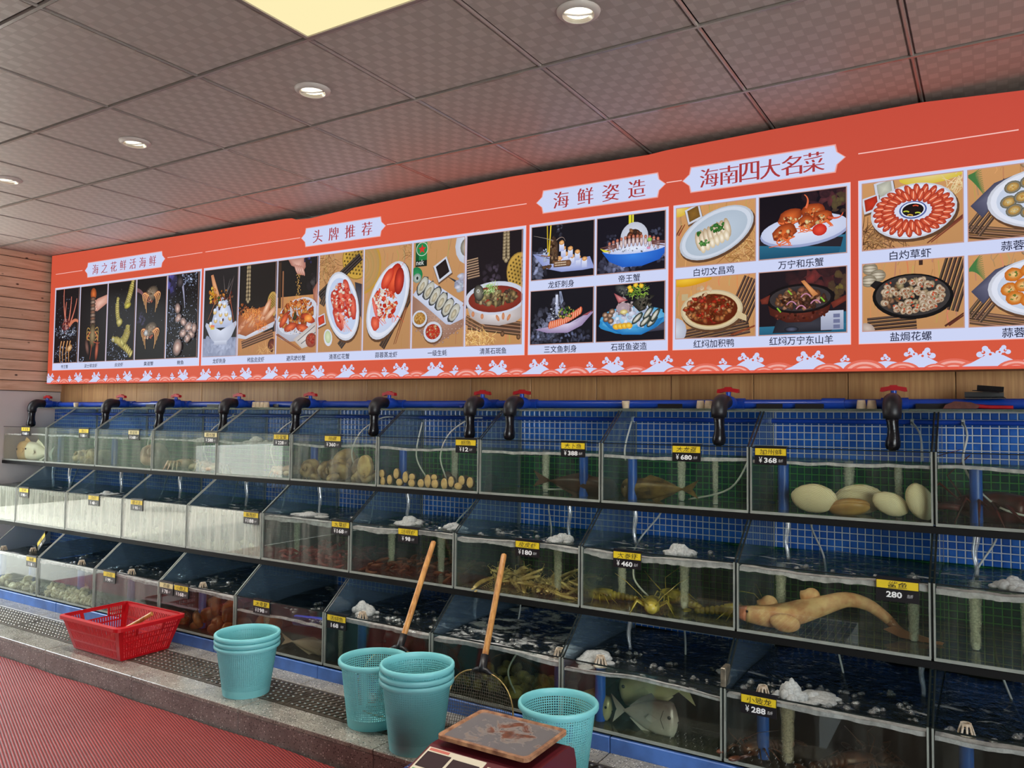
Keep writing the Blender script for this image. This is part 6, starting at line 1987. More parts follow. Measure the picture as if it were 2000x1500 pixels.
MB().ellipsoid((-.665, 3.055, .655), .055, .03, .034, rot=Euler((0, .1, .2)), nu=16, nv=10).build('pectoral_fin', S['shark'], sh, smooth='all')
MB().prism([(-.31, .664), (-.26, .65), (-.20, .638), (-.15, .628), (-.155, .620), (-.22, .622), (-.29, .626), (-.345, .648)], 1, 3.195, 3.203).build('tail_fin', S['tail'], sh)
MB().ellipsoid((-.80, 3.036, .683), .005, .004, .005, nu=8, nv=6).build('eye', S['eye'], sh, smooth='all')
MB().ellipsoid((-.826, 3.048, .662), .006, .005, .003, nu=8, nv=6).build('nostril', S['eye'], sh, smooth='all')
G = 'yellow-green lobsters in the middle row'
lobster((-1.40, 3.17, z2), .24, 3.5, 'yellow-green lobster nearest the mantis shrimps', S['lob_green'], G, False)
lobster((-1.22, 3.13, z2), .30, -1.2, 'yellow-green lobster reared up beside the hose', S['lob_green'], G, False)
lobster((-1.12, 3.24, z2), .28, 2.6, 'yellow-green lobster behind the reared one', S['lob_green'], G, False)
lobster((-.94, 3.16, z2), .26, .2, 'yellow-green lobster nearest the shark tank', S['lob_green'], G, False)
pile('mantis_shrimp', mantis_mesh(.14), S['mantis'], 2, -2.06, -1.56, 3.07, 3.35, 52, .020, 'pale banded mantis shrimp in the middle-row heap', 'mantis shrimp', 'heaped mantis shrimps', 3)
pile('prawn', prawn_mesh(.10), S['prawn'], 2, -2.76, -2.2, 3.06, 3.45, 60, .014, 'brown prawn on the floor of a middle-row tank', 'prawn', 'brown prawns', 4)
pile('red_prawn', prawn_mesh(.10), S['prawn_red'], 2, -3.42, -2.88, 3.06, 3.45, 70, .020, 'red prawn in the middle-row heap', 'prawn', 'red prawns', 5)
pile('mussel', clamlet_mesh(.026), S['whiteclam'], 2, -6.70, -3.52, 3.05, 3.2, 150, .016, 'white shell dimly seen through the fogged middle-row glass', 'shellfish', 'white shells behind the fogged glass', 6)

# bottom row
z3 = .198
G = 'pomfrets in the bottom row'
fish('pomfret', (-1.185, 3.01, z3 + .13), .27, .135, .06, (0, .14, PI - .04), 'olive pomfret swimming above the silver one', S['fish2'], S['fish2'], G)
fish('pomfret', (-1.145, 2.925, z3 + .062), .225, .135, .06, (0, -.02, .05), 'silver pomfret lowest and closest to the front glass', S['fish'], S['fish'], G)
fish('pomfret', (-1.40, 2.93, z3 + .055), .18, .10, .05, (0, .1, .1), 'pomfret whose head shows beside the turquoise bucket', S['fish2'], S['fish2'], G)
G = 'dark lobsters in the bottom row'
lobster((-.70, 2.99, z3), .26, -2.2, 'dark lobster under the 288 price tag', S['lob_brown'], G)
lobster((-.47, 2.97, z3), .27, .7, 'dark lobster beside the rising bubbles', S['lob_brown'], G)
lobster((-.31, 3.05, z3), .25, 2.4, 'dark lobster farthest from the 288 tag', S['lob_brown'], G)
pile('scallop', clamlet_mesh(.036), S['scallop'], 3, -2.10, -1.58, 2.95, 3.2, 44, .03, 'yellowish scallop in the dim bottom-row heap', 'shellfish', 'dim yellowish scallops', 8)
fish('red_grouper', (-2.38, 3.02, z3 + .10), .46, .19, .12, (0, .05, PI - .2), 'dark red grouper hovering in a bottom-row tank', S['redfish'], S['redfish'])
tube_ = MB().tube([(-3.10, 2.92, z3 + .15), (-2.86, 2.96, z3 + .155)], .027, 20, cap=False).build('blue_tube', pbr('deep_blue_tube', rgb(44, 60, 160), .35), None, smooth=True, loc=(-3.0, 2.94, z3 + .1))
tag(tube_, 'short deep blue tube floating inside the 198 tank', 'tube')
fish('silver_fish', (-2.95, 2.90, z3 + .045), .26, .075, .05, (0, .1, .25), 'silver-grey fish on the floor under the blue tube', S['fish'], S['fish'])
for i, (x, y, r) in enumerate(((-4.02, 2.93, .045), (-3.93, 2.96, .05), (-3.86, 2.91, .055), (-3.80, 2.97, .07), (-3.72, 2.93, .05), (-3.66, 2.99, .075), (-3.60, 2.91, .045), (-3.55, 2.97, .06), (-3.40, 3.02, .09))):
    conch('orange_conch', (x, y, z3 + r * .7 + (.06 if i in (3, 5) else 0)), r, (i * .7, 1.1, i), S['conch_orange'], 'orange brown conch in the bottom-row heap', 'orange brown conchs')
pile('small_conch', clamlet_mesh(.03), S['conch'], 3, -4.72, -4.22, 2.88, 3.0, 16, .02, 'small brown shell behind the red basket', 'shellfish', 'small brown shells', 12)
pile('white_clam', clamlet_mesh(.021), S['whiteclam'], 3, -5.40, -4.84, 2.862, 2.98, 190, .014, 'small white clam in the bottom-row heap', 'clam', 'small white clams', 9, .5)
pile('shell', clamlet_mesh(.03), S['whiteclam'], 3, -6.05, -5.5, 2.87, 3.0, 36, .018, 'dark-and-white shell scattered in the last bottom-row tank', 'shellfish', 'scattered shells', 10)

# ------------------------------------------------------------------ pipework above the tanks
shelf = MB().box(-6.70, 3.427, 1.4525, 1.15, 3.60, 1.4615).build('glass_shelf', glass('greenish_shelf_glass', (.55, .68, .62, 1), base_fog=.25, fogcol=(.30, .40, .38, 1)))
tag(shelf, 'long greenish glass shelf lying over the top row of tanks', 'shelf')
wp = thing('water_pipe', 'thick blue plastic water pipe running along the glass shelf', 'pipe', (-2.7, 3.5, 1.482))
MB().tube([(-6.6, 3.5, 1.4825), (1.15, 3.5, 1.4825)], .0205, 20).build('pipe', M['bluepipe'], wp, smooth=True)
VX = [-6.52, -5.513, -4.856, -4.202, -3.55, -2.917, -2.284, -2.041, -.978, -.327]
for x in (-.56, .35, -3.1, -5.2):
    MB().tube([(x - .045, 3.5, 1.4825), (x + .045, 3.5, 1.4825)], .0255, 20).build('coupling', M['bluepipe'], wp, smooth=True)
ap = thing('air_pipe', 'thin blue air pipe running behind the top row of tanks', 'pipe', (-2.7, 3.57, 1.41))
MB().tube([(-6.55, 3.57, 1.41), (1.15, 3.57, 1.41)], .0105, 14).build('pipe', M['bluepipe'], ap, smooth=True)
for x in (-5.7, -5.05, -4.42, -3.78, -3.12, -2.48, -1.49, -.835, -.27, -.09):
    MB().tube([(x - .006, 3.57, 1.41), (x + .006, 3.57, 1.41)], .0145, 14).build('hose_fitting', M['hose'], ap, smooth=True)
M['red_plastic'] = pbr('red_valve_handle', rgb(176, 24, 34), .35, var=.2, vscale=12)
M['black_sleeve'] = pbr('black_rubber_sleeve', rgb(26, 25, 30), .42, bump=.15, bscale=50)
M['black_sock'] = pbr('wet_black_filter_sock', rgb(20, 19, 24), .22, bump=.5, bscale=40)
v0 = thing('valve', '', 'valve')
MB().tube([(-.05, 0, 0), (.05, 0, 0)], .0265, 18).build('tee', M['bluepipe'], v0, smooth=True)
b = MB().tube([(0, 0, .002), (0, -.05, .004)], .024, 18).tube([(0, -.045, .004), (0, -.052, .004), (0, -.10, .006), (0, -.106, .006)], [.024, .031, .031, .026], 20).tube([(0, -.075, .02), (0, -.075, .052)], .011, 12)
b.build('valve_body', M['bluepipe'], v0, smooth=True)
hd = MB()
hd.prism([(-.049, .049), (-.046, .064), (-.016, .069), (-.012, .074), (.012, .074), (.016, .069), (.046, .064), (.049, .049), (.040, .047), (.018, .053), (-.018, .053), (-.040, .047)], 1, -.086, -.064)
hd.build('handle', M['red_plastic'], v0)
pa = [(0, -.10, .006), (0, -.15, .008)]
for i in range(1, 9):
    a = PI / 2 * i / 8
    pa.append((0, -.15 - .045 * math.sin(a), .008 - .045 * (1 - math.cos(a))))
pa.append((0, -.195, -.06))
MB().tube(pa, [.029, .033] + [.034] * 8 + [.032], 20).build('elbow', M['black_sleeve'], v0, smooth='all')
sk = [(0, -.195, -.052), (.001, -.196, -.075), (.003, -.198, -.10), (.004, -.2, -.125), (.003, -.2, -.145), (.001, -.2, -.163), (0, -.2, -.177), (0, -.2, -.183)]
MB().tube(sk, [.031, .027, .0255, .028, .0335, .035, .026, .008], 16, flat=.8).build('filter_sock', M['black_sock'], v0, smooth='all')
for i, x in enumerate(VX):
    t = v0 if i == 0 else copy_tree(v0, (0, 0, 0))
    t.location = (x, 3.5, 1.4825)
    t.rotation_euler = (0, 0, .05 * math.sin(i * 2.2))
    t['label'] = 'red-handled blue valve with black elbow hose, %s from the pine-board wall' % ORD[i]
    t['group'] = 'red-handled valves along the blue pipe'
M['cork'] = pbr('pale_stopper', rgb(222, 202, 170), .6, var=.25, vscale=40)
ckd = [(-6.143, 'beside the first valve from the pine-board wall'), (-5.039, 'left of the third valve'), (-4.07, 'first of the four near the fourth valve'), (-4.033, 'second of the four near the fourth valve'), (-3.996, 'third of the four near the fourth valve'), (-3.959, 'last of the four near the fourth valve'), (-2.125, 'between the two close valves'), (-1.476, 'standing alone above the grouper tank'), (-1.113, 'first of three beside the ninth valve'), (-1.076, 'middle one of the three beside the ninth valve'), (-1.039, 'nearest the ninth valve of the three'), (-.445, 'farther of the pair beside the tenth valve'), (-.406, 'nearer of the pair beside the tenth valve')]
ck0 = None
for i, (x, l) in enumerate(ckd):
    if ck0 is None:
        ck0 = MB().lathe([(.0, 0), (.0145, 0), (.0155, .002), (.019, .034), (.018, .036), (.012, .036), (.011, .030), (0, .030)], 18).build('stopper', M['cork'], None, smooth=True)
        o = ck0
    else:
        o = ck0.copy(); COL.objects.link(o)
    flip = i in (2, 3, 4, 5, 8, 9, 11, 12)
    o.location = (x, 3.445, 1.4618 + (.036 if flip else 0))
    o.rotation_euler = (PI if flip else 0, 0, i)
    tag(o, 'cream rubber stopper on the glass shelf, ' + l, 'stopper', 'stoppers on the glass shelf')
M['blackpl'] = pbr('black_plastic', rgb(24, 23, 26), .4)
def angle(x, y, z, l, label, rot=(0, 0, 0), d=.035):
    b = MB().box(-l / 2, -d / 2, 0, l / 2, d / 2, .003).box(-l / 2, d / 2 - .003, 0, l / 2, d / 2, .022)
    o = b.build('tag_holder', M['blackpl'], None)
    o.location = (x, y, z); o.rotation_euler = rot
    tag(o, label, 'tag holder', 'empty black tag holders on the glass shelf')
angle(-1.265, 3.452, 1.4618, .118, 'black tag holder between the lone stopper and the ninth valve')
angle(-.815, 3.452, 1.4618, .11, 'black tag holder right after the ninth valve')
angle(-.65, 3.452, 1.4618, .115, 'black tag holder beside the blue coupling')
angle(-.19, 3.452, 1.4618, .12, 'black tag holder after the tenth valve')
angle(-.015, 3.47, 1.5045, .13, 'dark tag holder lying across the pipe, lower of two', (.1, 0, .1), .06)
angle(-.005, 3.47, 1.5285, .09, 'dark tag holder lying across the pipe, upper of two', (.05, .1, -.25), .06)
angle(-3.9, 3.452, 1.4618, .05, 'small black tag holder beside the four stoppers')
angle(-5.22, 3.452, 1.4618, .1, 'black tag holder left of the third valve')
angle(-4.52, 3.452, 1.4618, .12, 'black tag holder between third and fourth valves')
br = thing('scrub_brush', 'rust-brown brush with red handle lying on the glass shelf', 'brush', (-.05, 3.45, 1.462))
MB().prism([(-.155, 1.463), (-.145, 1.478), (-.115, 1.492), (-.06, 1.488), (-.03, 1.475), (-.04, 1.464)], 1, 3.43, 3.46).build('brush_head', pbr('rusty_bristles', rgb(104, 56, 46), .7, var=.4, vscale=40, bump=.6), br)
MB().tube([(-.045, 3.445, 1.474), (0, 3.445, 1.470), (.075, 3.445, 1.469)], [.008, .0075, .007], 10).build('brush_handle', M['red_plastic'], br, smooth=True)
oc = MB()
for i in range(8):
    a0, a1 = PI * i / 8 + .3, PI * (i + 1) / 8 + .3
    oc.quad((-2.62, 3.452 + .018 * math.cos(a0), 1.482 + .018 * -math.sin(a0)), (-2.44, 3.452 + .018 * math.cos(a0), 1.482 + .018 * -math.sin(a0)), (-2.44, 3.452 + .018 * math.cos(a1), 1.482 + .018 * -math.sin(a1)), (-2.62, 3.452 + .018 * math.cos(a1), 1.482 + .018 * -math.sin(a1)))
tag(oc.build('pipe_offcut', M['bluepipe'], None), 'split blue pipe offcut lying on the glass shelf', 'pipe')

# ------------------------------------------------------------------ price tags
M['tagblack'] = pbr('tag_black', rgb(26, 24, 28), .35)
M['tagyellow'] = pbr('tag_yellow', rgb(226, 196, 40), .45, var=.1, vscale=20)
M['tagpale'] = pbr('tag_washed_yellow', rgb(222, 208, 150), .4)
M['tagwhite'] = pbr('tag_white_print', rgb(236, 236, 236), .5)
M['tagink'] = pbr('tag_black_ink', rgb(38, 32, 22), .6)
def price_tag(row, x, name, price, label, yen=True, w=.124, h=.072, col='tagyellow', pos=None, rot=None):
    y = ROW[row]['Y'] - .0045
    zt = ROW[row]['t'] + .003
    t = thing('price_tag', label, 'price tag', (x, y, zt), 'price tags clipped on the tank fronts')
    MB().box(x - w / 2, y, zt - h, x + w / 2, y + .0035, zt).build('card', M['tagblack'], t)
    MB().box(x - w / 2 + .001, y - .0005, zt, x + w / 2 + .004, y + .02, zt + .0035).build('clip', M['tagblack'], t)
    MB().box(x - w / 2 + .002, y - .001, zt - .034, x + w / 2 - .002, y, zt - .007).build('name_strip', M[col], t)
    nw = min(w * .8, .027 * len(name) + .006)
    lettering('name_writing', name, M['tagink'], t, x, y - .0014, zt - .0205, nw, .022, jitter=1 + int(abs(x) * 10) % 7, slant=.12)
    pw = .0165 * len(price)
    off = .006 if yen else -.004
    lettering('price', price, M['tagwhite'], t, x + off - .006, y - .0012, zt - .054, pw, .021, bold=.03)
    if yen:
        lettering('currency_sign', '¥', M['tagwhite'], t, x - pw / 2 - .014, y - .0012, zt - .053, .013, .023)
    lettering('unit', '元/斤', M['tagwhite'], t, x + pw / 2 + .014, y - .0012, zt - .055, .018, .012, slant=.2)
    if rot is not None:
        t.location = pos; t.rotation_euler = rot
    return t
for a in ((1, -6.405, '多宝鱼', '168', 'price tag 168 on the round fish tank by the pine-board wall'), (1, -5.605, '青口', '88', 'price tag 88 on the top-row brown cluster tank'),
          (1, -5.0, '象拔蚌', '168', 'washed-out price tag 168 on the top-row pink shell tank'), (1, -4.19, '面包蟹', '588', 'washed-out price tag 588 on the top-row crab tank'),
          (1, -3.554, '珍宝蟹', '228', 'price tag 228 on the top-row single crab tank'), (1, -3.14, '响螺', '360', 'price tag 360 on the top-row conch tank'),
          (1, -2.233, '鲍鱼', '12', 'price tag 12 on the top-row abalone tank'), (1, -1.634, '大卜鱼', '388', 'price tag 388 on the dark brown fish tank'),
          (1, -1.097, '大龙趸', '680', 'price tag 680 on the grouper tank'), (1, -.75, '加州蚌', '368', 'price tag 368 on the giant clam tank'),
          (2, -5.998, '花甲', '98', 'price tag 98 on the fogged glass nearest the pine-board wall'), (2, -5.113, '白贝', '48', 'price tag 48 on the fogged glass under the pink shell tank'),
          (2, -4.635, '蛏子王', '90', 'price tag 90 on the fogged glass under the pinkish crab tank'), (2, -3.562, '基围虾', '188', 'price tag 188 beside the red prawn tank'),
          (2, -2.877, '大草虾', '168', 'price tag 168 on the red prawn tank'), (2, -2.43, '活明虾', '98', 'price tag 98 on the brown prawn tank'),
          (2, -1.755, '皮皮虾', '180', 'price tag 180 on the mantis shrimp tank'), (2, -1.28, '大泰虾', '460', 'price tag 460 on the yellow-green lobster tank'),
          (2, -.28, '鲨鱼', '280', 'price tag 280 on the shark tank'),
          (3, -5.53, '海螺', '18', 'price tag 18 on the scattered shell tank'), (3, -4.626, '沙白', '99', 'price tag 99 above the red basket'),
          (3, -4.062, '花螺', '78', 'price tag 78, one of two side by side'), (3, -3.926, '小鲍王', '168', 'price tag 168, side by side with the 78 tag'),
          (3, -3.262, '大青蟹', '198', 'price tag 198 above the stacked turquoise buckets by the basket'), (3, -2.728, '活鲟鱼', '168', 'price tag 168 above the single turquoise bucket'),
          (3, -.708, '小玻龙', '288', 'price tag 288 on the black lobster tank')):
    row, x, n, pr, lab = a
    price_tag(row, x, n, pr, lab, yen=pr not in ('280',) and not (row == 3 and x == -2.728), col='tagpale' if x in (-5.0, -4.19, -4.062) else 'tagyellow', w=.134 if x == -.28 else .124, h=.078 if x == -.28 else .072)
tt = price_tag(3, -5.3, '蛤', '38', 'tilted price tag 38 propped on a sloping glass edge', yen=False, rot=(-.25, -.72, 0), pos=(-5.60, 2.93, .555))

# ------------------------------------------------------------------ turquoise buckets
M['turq'] = pbr('turquoise_plastic', rgb(150, 228, 232), .38, var=.04, vscale=5)
def _translucent(m, fac, col):
    nt = m.node_tree
    tl = nt.nodes.new('ShaderNodeBsdfTranslucent'); tl.inputs['Color'].default_value = col
    mx = nt.nodes.new('ShaderNodeMixShader'); mx.inputs[0].default_value = fac
    nt.links.new(nt.nodes['Principled BSDF'].outputs[0], mx.inputs[1]); nt.links.new(tl.outputs[0], mx.inputs[2])
    nt.links.new(mx.outputs[0], nt.nodes['Material Output'].inputs['Surface'])
_translucent(M['turq'], .28, rgb(150, 230, 234))
def bucket_parts(parent):
    seg, rows = 88, 23
    H, rb, rt = .285, .107, .141
    z0, z1 = .040, .258
    def rad(z): return rb + (rt - rb) * z / H
    b = MB()
    b.lathe([(0, .004), (rb - .004, .004), (rb, 0), (rb, .003), (rad(z0), z0)], seg)
    b.lathe([(rad(z0), z0), (rad(z0) - .0025, z0), (rb - .003, .006), (0, .006)], seg)
    b.build('base', M['turq'], parent, smooth=True)
    l = MB()
    dz = (z1 - z0) / rows
    for i in range(rows + 1):
        za = z0 + i * dz
        zb_ = za + dz * .40
        l.lathe([(rad(za) - .002, za), (rad(za), za), (rad(zb_), zb_), (rad(zb_) - .002, zb_), (rad(za) - .002, za)], seg)
    for k in range(seg):
        a0, a1 = 2 * PI * k / seg, 2 * PI * (k + .40) / seg
        for q in (0, -.0018):
            vs = []
            for z in (z0, z1):
                for a in (a0, a1): vs.append(((rad(z) - .0002 + q) * math.cos(a), (rad(z) - .0002 + q) * math.sin(a), z))
            l.add(vs, [(0, 1, 3, 2) if q == 0 else (0, 2, 3, 1)])
    l.build('lattice_wall', M['turq'], parent)
    r = MB()
    r.lathe([(rad(.258) - .002, .258), (rad(.262), .262), (.1415, .266), (.150, .266), (.152, .270), (.152, .281), (.149, .286), (.141, .287), (.138, .283), (rad(.268) - .003, .268), (rad(.258) - .002, .258)], 64)
    r.build('rim', M['turq'], parent, smooth=True)
bk0 = thing('bucket', '', 'bucket')
bucket_parts(bk0)
bks = [(-2.982, 2.514, 0, .98, 'turquoise lattice bucket, lowest of the stack next to the red basket', .80), (-2.982, 2.514, .024, .98, 'turquoise lattice bucket, middle of the stack next to the red basket', .80), (-2.982, 2.514, .048, .98, 'turquoise lattice bucket, top of the stack next to the red basket', .80),
       (-2.241, 2.557, 0, .98, 'single turquoise lattice bucket in front of a net handle', .945), (-1.938, 2.466, 0, .97, 'turquoise lattice bucket, lowest of the stack beside the scoop net', .945), (-1.938, 2.466, .024, .97, 'turquoise lattice bucket, middle of the stack beside the scoop net', .945), (-1.936, 2.465, .054, .97, 'turquoise lattice bucket, top of the stack beside the scoop net', .945),
       (-1.342, 2.531, 0, .96, 'single turquoise lattice bucket behind the weighing scale', .945)]
for i, (x, y, dz, s, l, sz) in enumerate(bks):
    t = bk0 if i == 0 else copy_tree(bk0, (0, 0, 0))
    t.location = (x, y, LZ + .0005 + dz)
    t.scale = (s, s, sz)
    t.rotation_euler = (0, 0, i * .7)
    t['label'] = l
    t['group'] = 'turquoise lattice buckets on the ledge'

# ------------------------------------------------------------------ red basket with a stick
M['redpl'] = pbr('red_basket_plastic', rgb(206, 24, 34), .36, var=.08, vscale=4)
_translucent(M['redpl'], .2, rgb(230, 30, 40))
bs = thing('basket', 'red plastic slotted basket with handle holes standing on the ledge', 'basket', (-4.10, 2.595, LZ))
Bz, Tz = LZ + .004, LZ + .182
Bq = [(-4.315, 2.455), (-3.885, 2.455), (-3.885, 2.737), (-4.315, 2.737)]
Tq = [(-4.372, 2.412), (-3.842, 2.412), (-3.842, 2.790), (-4.372, 2.790)]
def wall(i, ncol, handle):
    j = (i + 1) % 4
    A, B, Ct, D = Vector((*Bq[i], Bz)), Vector((*Bq[j], Bz)), Vector((*Tq[j], Tz)), Vector((*Tq[i], Tz))
    nrm = (B - A).cross(D - A).normalized()
    mb = MB()
    def P(u, v): return (A * (1 - u) + B * u) * (1 - v) + (D * (1 - u) + Ct * u) * v
    def slab(u0, v0, u1, v1):
        q = [P(u0, v0), P(u1, v0), P(u1, v1), P(u0, v1)]
        vs = q + [p - nrm * .003 for p in q]
        mb.add(vs, [(0, 1, 2, 3), (7, 6, 5, 4), (0, 4, 5, 1), (1, 5, 6, 2), (2, 6, 7, 3), (3, 7, 4, 0)])
    bands = [(.05, .25), (.30, .56), (.61, .90)] if not handle else [(.05, .25), (.30, .50), (.55, .66)]
    if handle:
        slab(.06, .66, .28, .70); slab(.72, .66, .94, .70)
    edges = [0] + [v for b in bands for v in b] + [1]
    full = [(edges[k], edges[k + 1]) for k in range(0, len(edges), 2)]
    for n_, (a, b) in enumerate(full):
        if handle and n_ == len(full) - 1:
            slab(0, .92, 1, 1); slab(.29, .66, .71, .70); slab(.06, .70, .0, .92)
            slab(.0, .66, .06, .92); slab(.94, .66, 1, .92); slab(.27, .66, .31, .92); slab(.69, .66, .73, .92)
            m_ = 6
            for s in (.06, .73):
                st = .21 / m_
                for k in range(m_ + 1): slab(s + k * st, .66, s + k * st + st * .5, .92)
                slab(s, .78, s + .21, .81)
        else: slab(0, a, 1, b)
    for a, b in bands:
        st = (.94 - .06) / ncol
        slab(0, a, .06, b); slab(.94, a, 1, b)
        for k in range(ncol + 1):
            slab(.06 + (k - .27) * st, a, .06 + (k + .27) * st, b)
    return mb
for i, (n_, hnd) in enumerate(((30, False), (20, True), (30, False), (20, True))):
    wall(i, n_, hnd).build('side_wall', M['redpl'], bs)
fl = MB()
for k in range(15):
    x = -4.31 + k * .0296
    fl.box(x, 2.458, Bz - .002, x + .014, 2.734, Bz + .002)
for k in range(7):
    y = 2.458 + k * .0446
    fl.box(-4.313, y, Bz - .0025, -3.887, y + .008, Bz + .0015)
fl.box(-4.30, 2.46, LZ + .0002, -4.24, 2.50, Bz).box(-3.96, 2.46, LZ + .0002, -3.90, 2.50, Bz).box(-4.30, 2.69, LZ + .0002, -4.24, 2.73, Bz).box(-3.96, 2.69, LZ + .0002, -3.90, 2.73, Bz)
fl.build('floor_grid', M['redpl'], bs)
def loop(x0, y0, x1, y1, r, z, sag=.006):
    pts = []
    for (cx_, cy_, a0) in ((x1 - r, y1 - r, 0), (x0 + r, y1 - r, 90), (x0 + r, y0 + r, 180), (x1 - r, y0 + r, 270)):
        for k in range(5):
            a = math.radians(a0 + 90 * k / 4)
            pts.append((cx_ + r * math.cos(a), cy_ + r * math.sin(a), z))
    return pts
rim = MB()
outer, inner = loop(-4.388, 2.396, -3.826, 2.806, .035, Tz), loop(-4.368, 2.416, -3.846, 2.786, .022, Tz)
n_ = len(outer)
vs = [(p[0], p[1], Tz + .002) for p in outer] + [(p[0], p[1], Tz + .006) for p in inner] + [(p[0], p[1], Tz - .016) for p in outer] + [(p[0], p[1], Tz - .004) for p in inner]
fs = []
for k in range(n_):
    l = (k + 1) % n_
    fs += [(k, l, n_ + l, n_ + k), (k, 2 * n_ + k, 2 * n_ + l, l), (n_ + k, n_ + l, 3 * n_ + l, 3 * n_ + k), (2 * n_ + k, 3 * n_ + k, 3 * n_ + l, 2 * n_ + l)]
rim.add(vs, fs).build('rim', M['redpl'], bs)
M['handlewood'] = wood('varnished_handle_wood', rgb(206, 150, 84), rgb(150, 92, 44), (30, 30, 3), 2.0, .35)
stk = MB().tube([(-4.215, 2.535, LZ + .022), (-4.0, 2.63, LZ + .155), (-3.93, 2.66, LZ + .2)], [.0115, .0115, .0115], 14).build('wooden_stick', M['handlewood'], None, smooth=True, loc=(-4.215, 2.535, LZ + .022))
tag(stk, 'short round wooden stick leaning inside the red basket', 'stick')

# ------------------------------------------------------------------ scoop nets leaning on the tanks
M['wire'] = pbr('brassy_hoop_wire', rgb(170, 146, 96), .3, .8)
M['netcord'] = pbr('dark_net_cord', rgb(52, 46, 34), .6)
def scoop_net(cx, top, fer, label):
    def W(x, z, off=0.0): return (x, 2.6 + (z - .13) * .527 - off, z)
    t = thing('scoop_net', label, 'net', W(cx, .13), 'long-handled scoop nets')
    f = Vector(fer); tp = Vector(top)
    d = (tp - f).normalized()
    MB().tube([f, f + d * .02, tp - d * .012, tp - d * .003, tp], [.0125, .0135, .0128, .011, .005], 16).build('handle', M['handlewood'], t, smooth='all')
    MB().tube([f + d * .015, f - d * .035, f - d * .055], [.0165, .0165, .018], 14).tube([f - d * .045 + Vector((-.052, 0, -.012)), f - d * .05 + Vector((-.02, 0, .004)), f - d * .05 + Vector((.02, 0, .004)), f - d * .045 + Vector((.052, 0, -.012))], [.006, .012, .012, .006], 10).build('ferrule', M['blackpl'], t, smooth='all')
    zt = f.z - .045
    zl = .137
    hw = .158
    arch = []
    for i in range(25):
        a = PI * i / 24
        arch.append((cx + .0 - hw * math.cos(a) * (abs(math.cos(a)) ** -.15 if abs(math.cos(a)) > .05 else 1), zl + .10 + (zt - zl - .10) * math.sin(a) ** .9))
    pts = [(cx - hw * .97, zl)] + arch + [(cx + hw * .97, zl)]
    P3 = [W(x + (fer[0] - cx) * max(0, (z - .2) / (zt - .2)), z) for x, z in pts]
    MB().tube(P3, .0036, 8).tube([P3[0], W(cx, zl - .006), P3[-1]], .0036, 8).build('hoop', M['wire'], t, smooth='all')
    nb = MB()
    st = .0105
    def top_at(x):
        u = min(1, abs((x - cx) / hw))
        return zl + .10 * (1 if u < .98 else .3) + (zt - zl - .10) * max(0, 1 - u * u) ** .5
    def bag(x, z):
        u = (x - cx) / hw
        ztx = top_at(x)
        v = (z - zl) / max(.01, ztx - zl)
        sag = .030 * max(0, 1 - u * u) * math.sin(PI * max(0, min(1, v)))
        xx = x + (fer[0] - cx) * max(0, (z - .2) / (zt - .2)) + .003 * math.sin(z * 90)
        return W(xx, z, -sag * .6 + .002)
    nx_ = int(2 * hw / st)
    for i in range(1, nx_):
        x = cx - hw + i * st
        ztx = top_at(x)
        nb.tube([bag(x, zl + (ztx - zl) * k / 10) for k in range(11)], .0011, 3, cap=False)
    z = zl + st
    while z < zt - .004:
        if z <= zl + .1: u = .985
        else: u = math.sqrt(max(0, 1 - ((z - zl - .10) / (zt - zl - .10)) ** 2))
        xs = [cx - hw * u + 2 * hw * u * k / 12 for k in range(13)]
        nb.tube([bag(x, z) for x in xs], .0011, 3, cap=False)
        z += st
    tag(nb.build('net_bag', M['netcord'], t), kind='stuff')
scoop_net(-1.755, (-1.854, 2.972, .806), (-1.806, 2.748, .411), 'wood-handled scoop net whose wire hoop shows beside the bucket stack')
scoop_net(-2.262, (-2.249, 2.976, .826), (-2.248, 2.757, .427), 'wood-handled scoop net standing behind the single bucket')
mc = MB().bevbox(-.846, 2.842, .446, -.826, 2.905, .515, .003).build('metal_clamp', pbr('pitted_metal', rgb(150, 140, 122), .4, .6, var=.5, vscale=40), None)
tag(mc, 'pitted metal clamp on the glass divider above the pomfret tank corner', 'clamp')

# ------------------------------------------------------------------ scale on a tiled stand
st_ = thing('tiled_stand', 'low stand covered in blue mosaic tiles under the weighing scale', 'stand', (-1.1, 1.8, 0))
SX, SYb, ST = -1.562, 2.213, .33
MB().box(SX + .003, 1.42, 0, -.62, SYb - .003, ST - .003).build('core', M['grout'], st_)
tl = []
for i in range(31):
    for j in range(25):
        x, y = SX + .002 + i * PITCH, SYb - .0275 - j * PITCH
        if y > 1.43 and x + .027 < -.62: tl.append((x, y))
tl.sort(key=lambda p: -(p[1]) + p[0] * .6)
rest = MB()
M['stand_tile'] = pbr('navy_mosaic_tile', rgb(58, 70, 128), .2, var=.3, vscale=9)
_s0 = None
def top_tile(mb, x, y):
    z0, z1, b_ = ST - .003, ST, .003
    mb.add([(x, y, z0), (x + 2 * h, y, z0), (x + 2 * h, y + 2 * h, z0), (x, y + 2 * h, z0), (x + b_, y + b_, z1), (x + 2 * h - b_, y + b_, z1), (x + 2 * h - b_, y + 2 * h - b_, z1), (x + b_, y + 2 * h - b_, z1)],
           [(4, 5, 6, 7), (0, 1, 5, 4), (1, 2, 6, 5), (2, 3, 7, 6), (3, 0, 4, 7)])
for n_, (x, y) in enumerate(tl):
    if n_ < 300:
        if _s0 is None:
            mb = MB(); top_tile(mb, 0, 0); _s0 = mb.build('mosaic_tile', M['stand_tile'], None); _s0.parent = st_; o = _s0
        else: o = copy_of(_s0, st_)
        o.location = (x + 1.1, y - 1.8, 0)
    else: top_tile(rest, x, y)
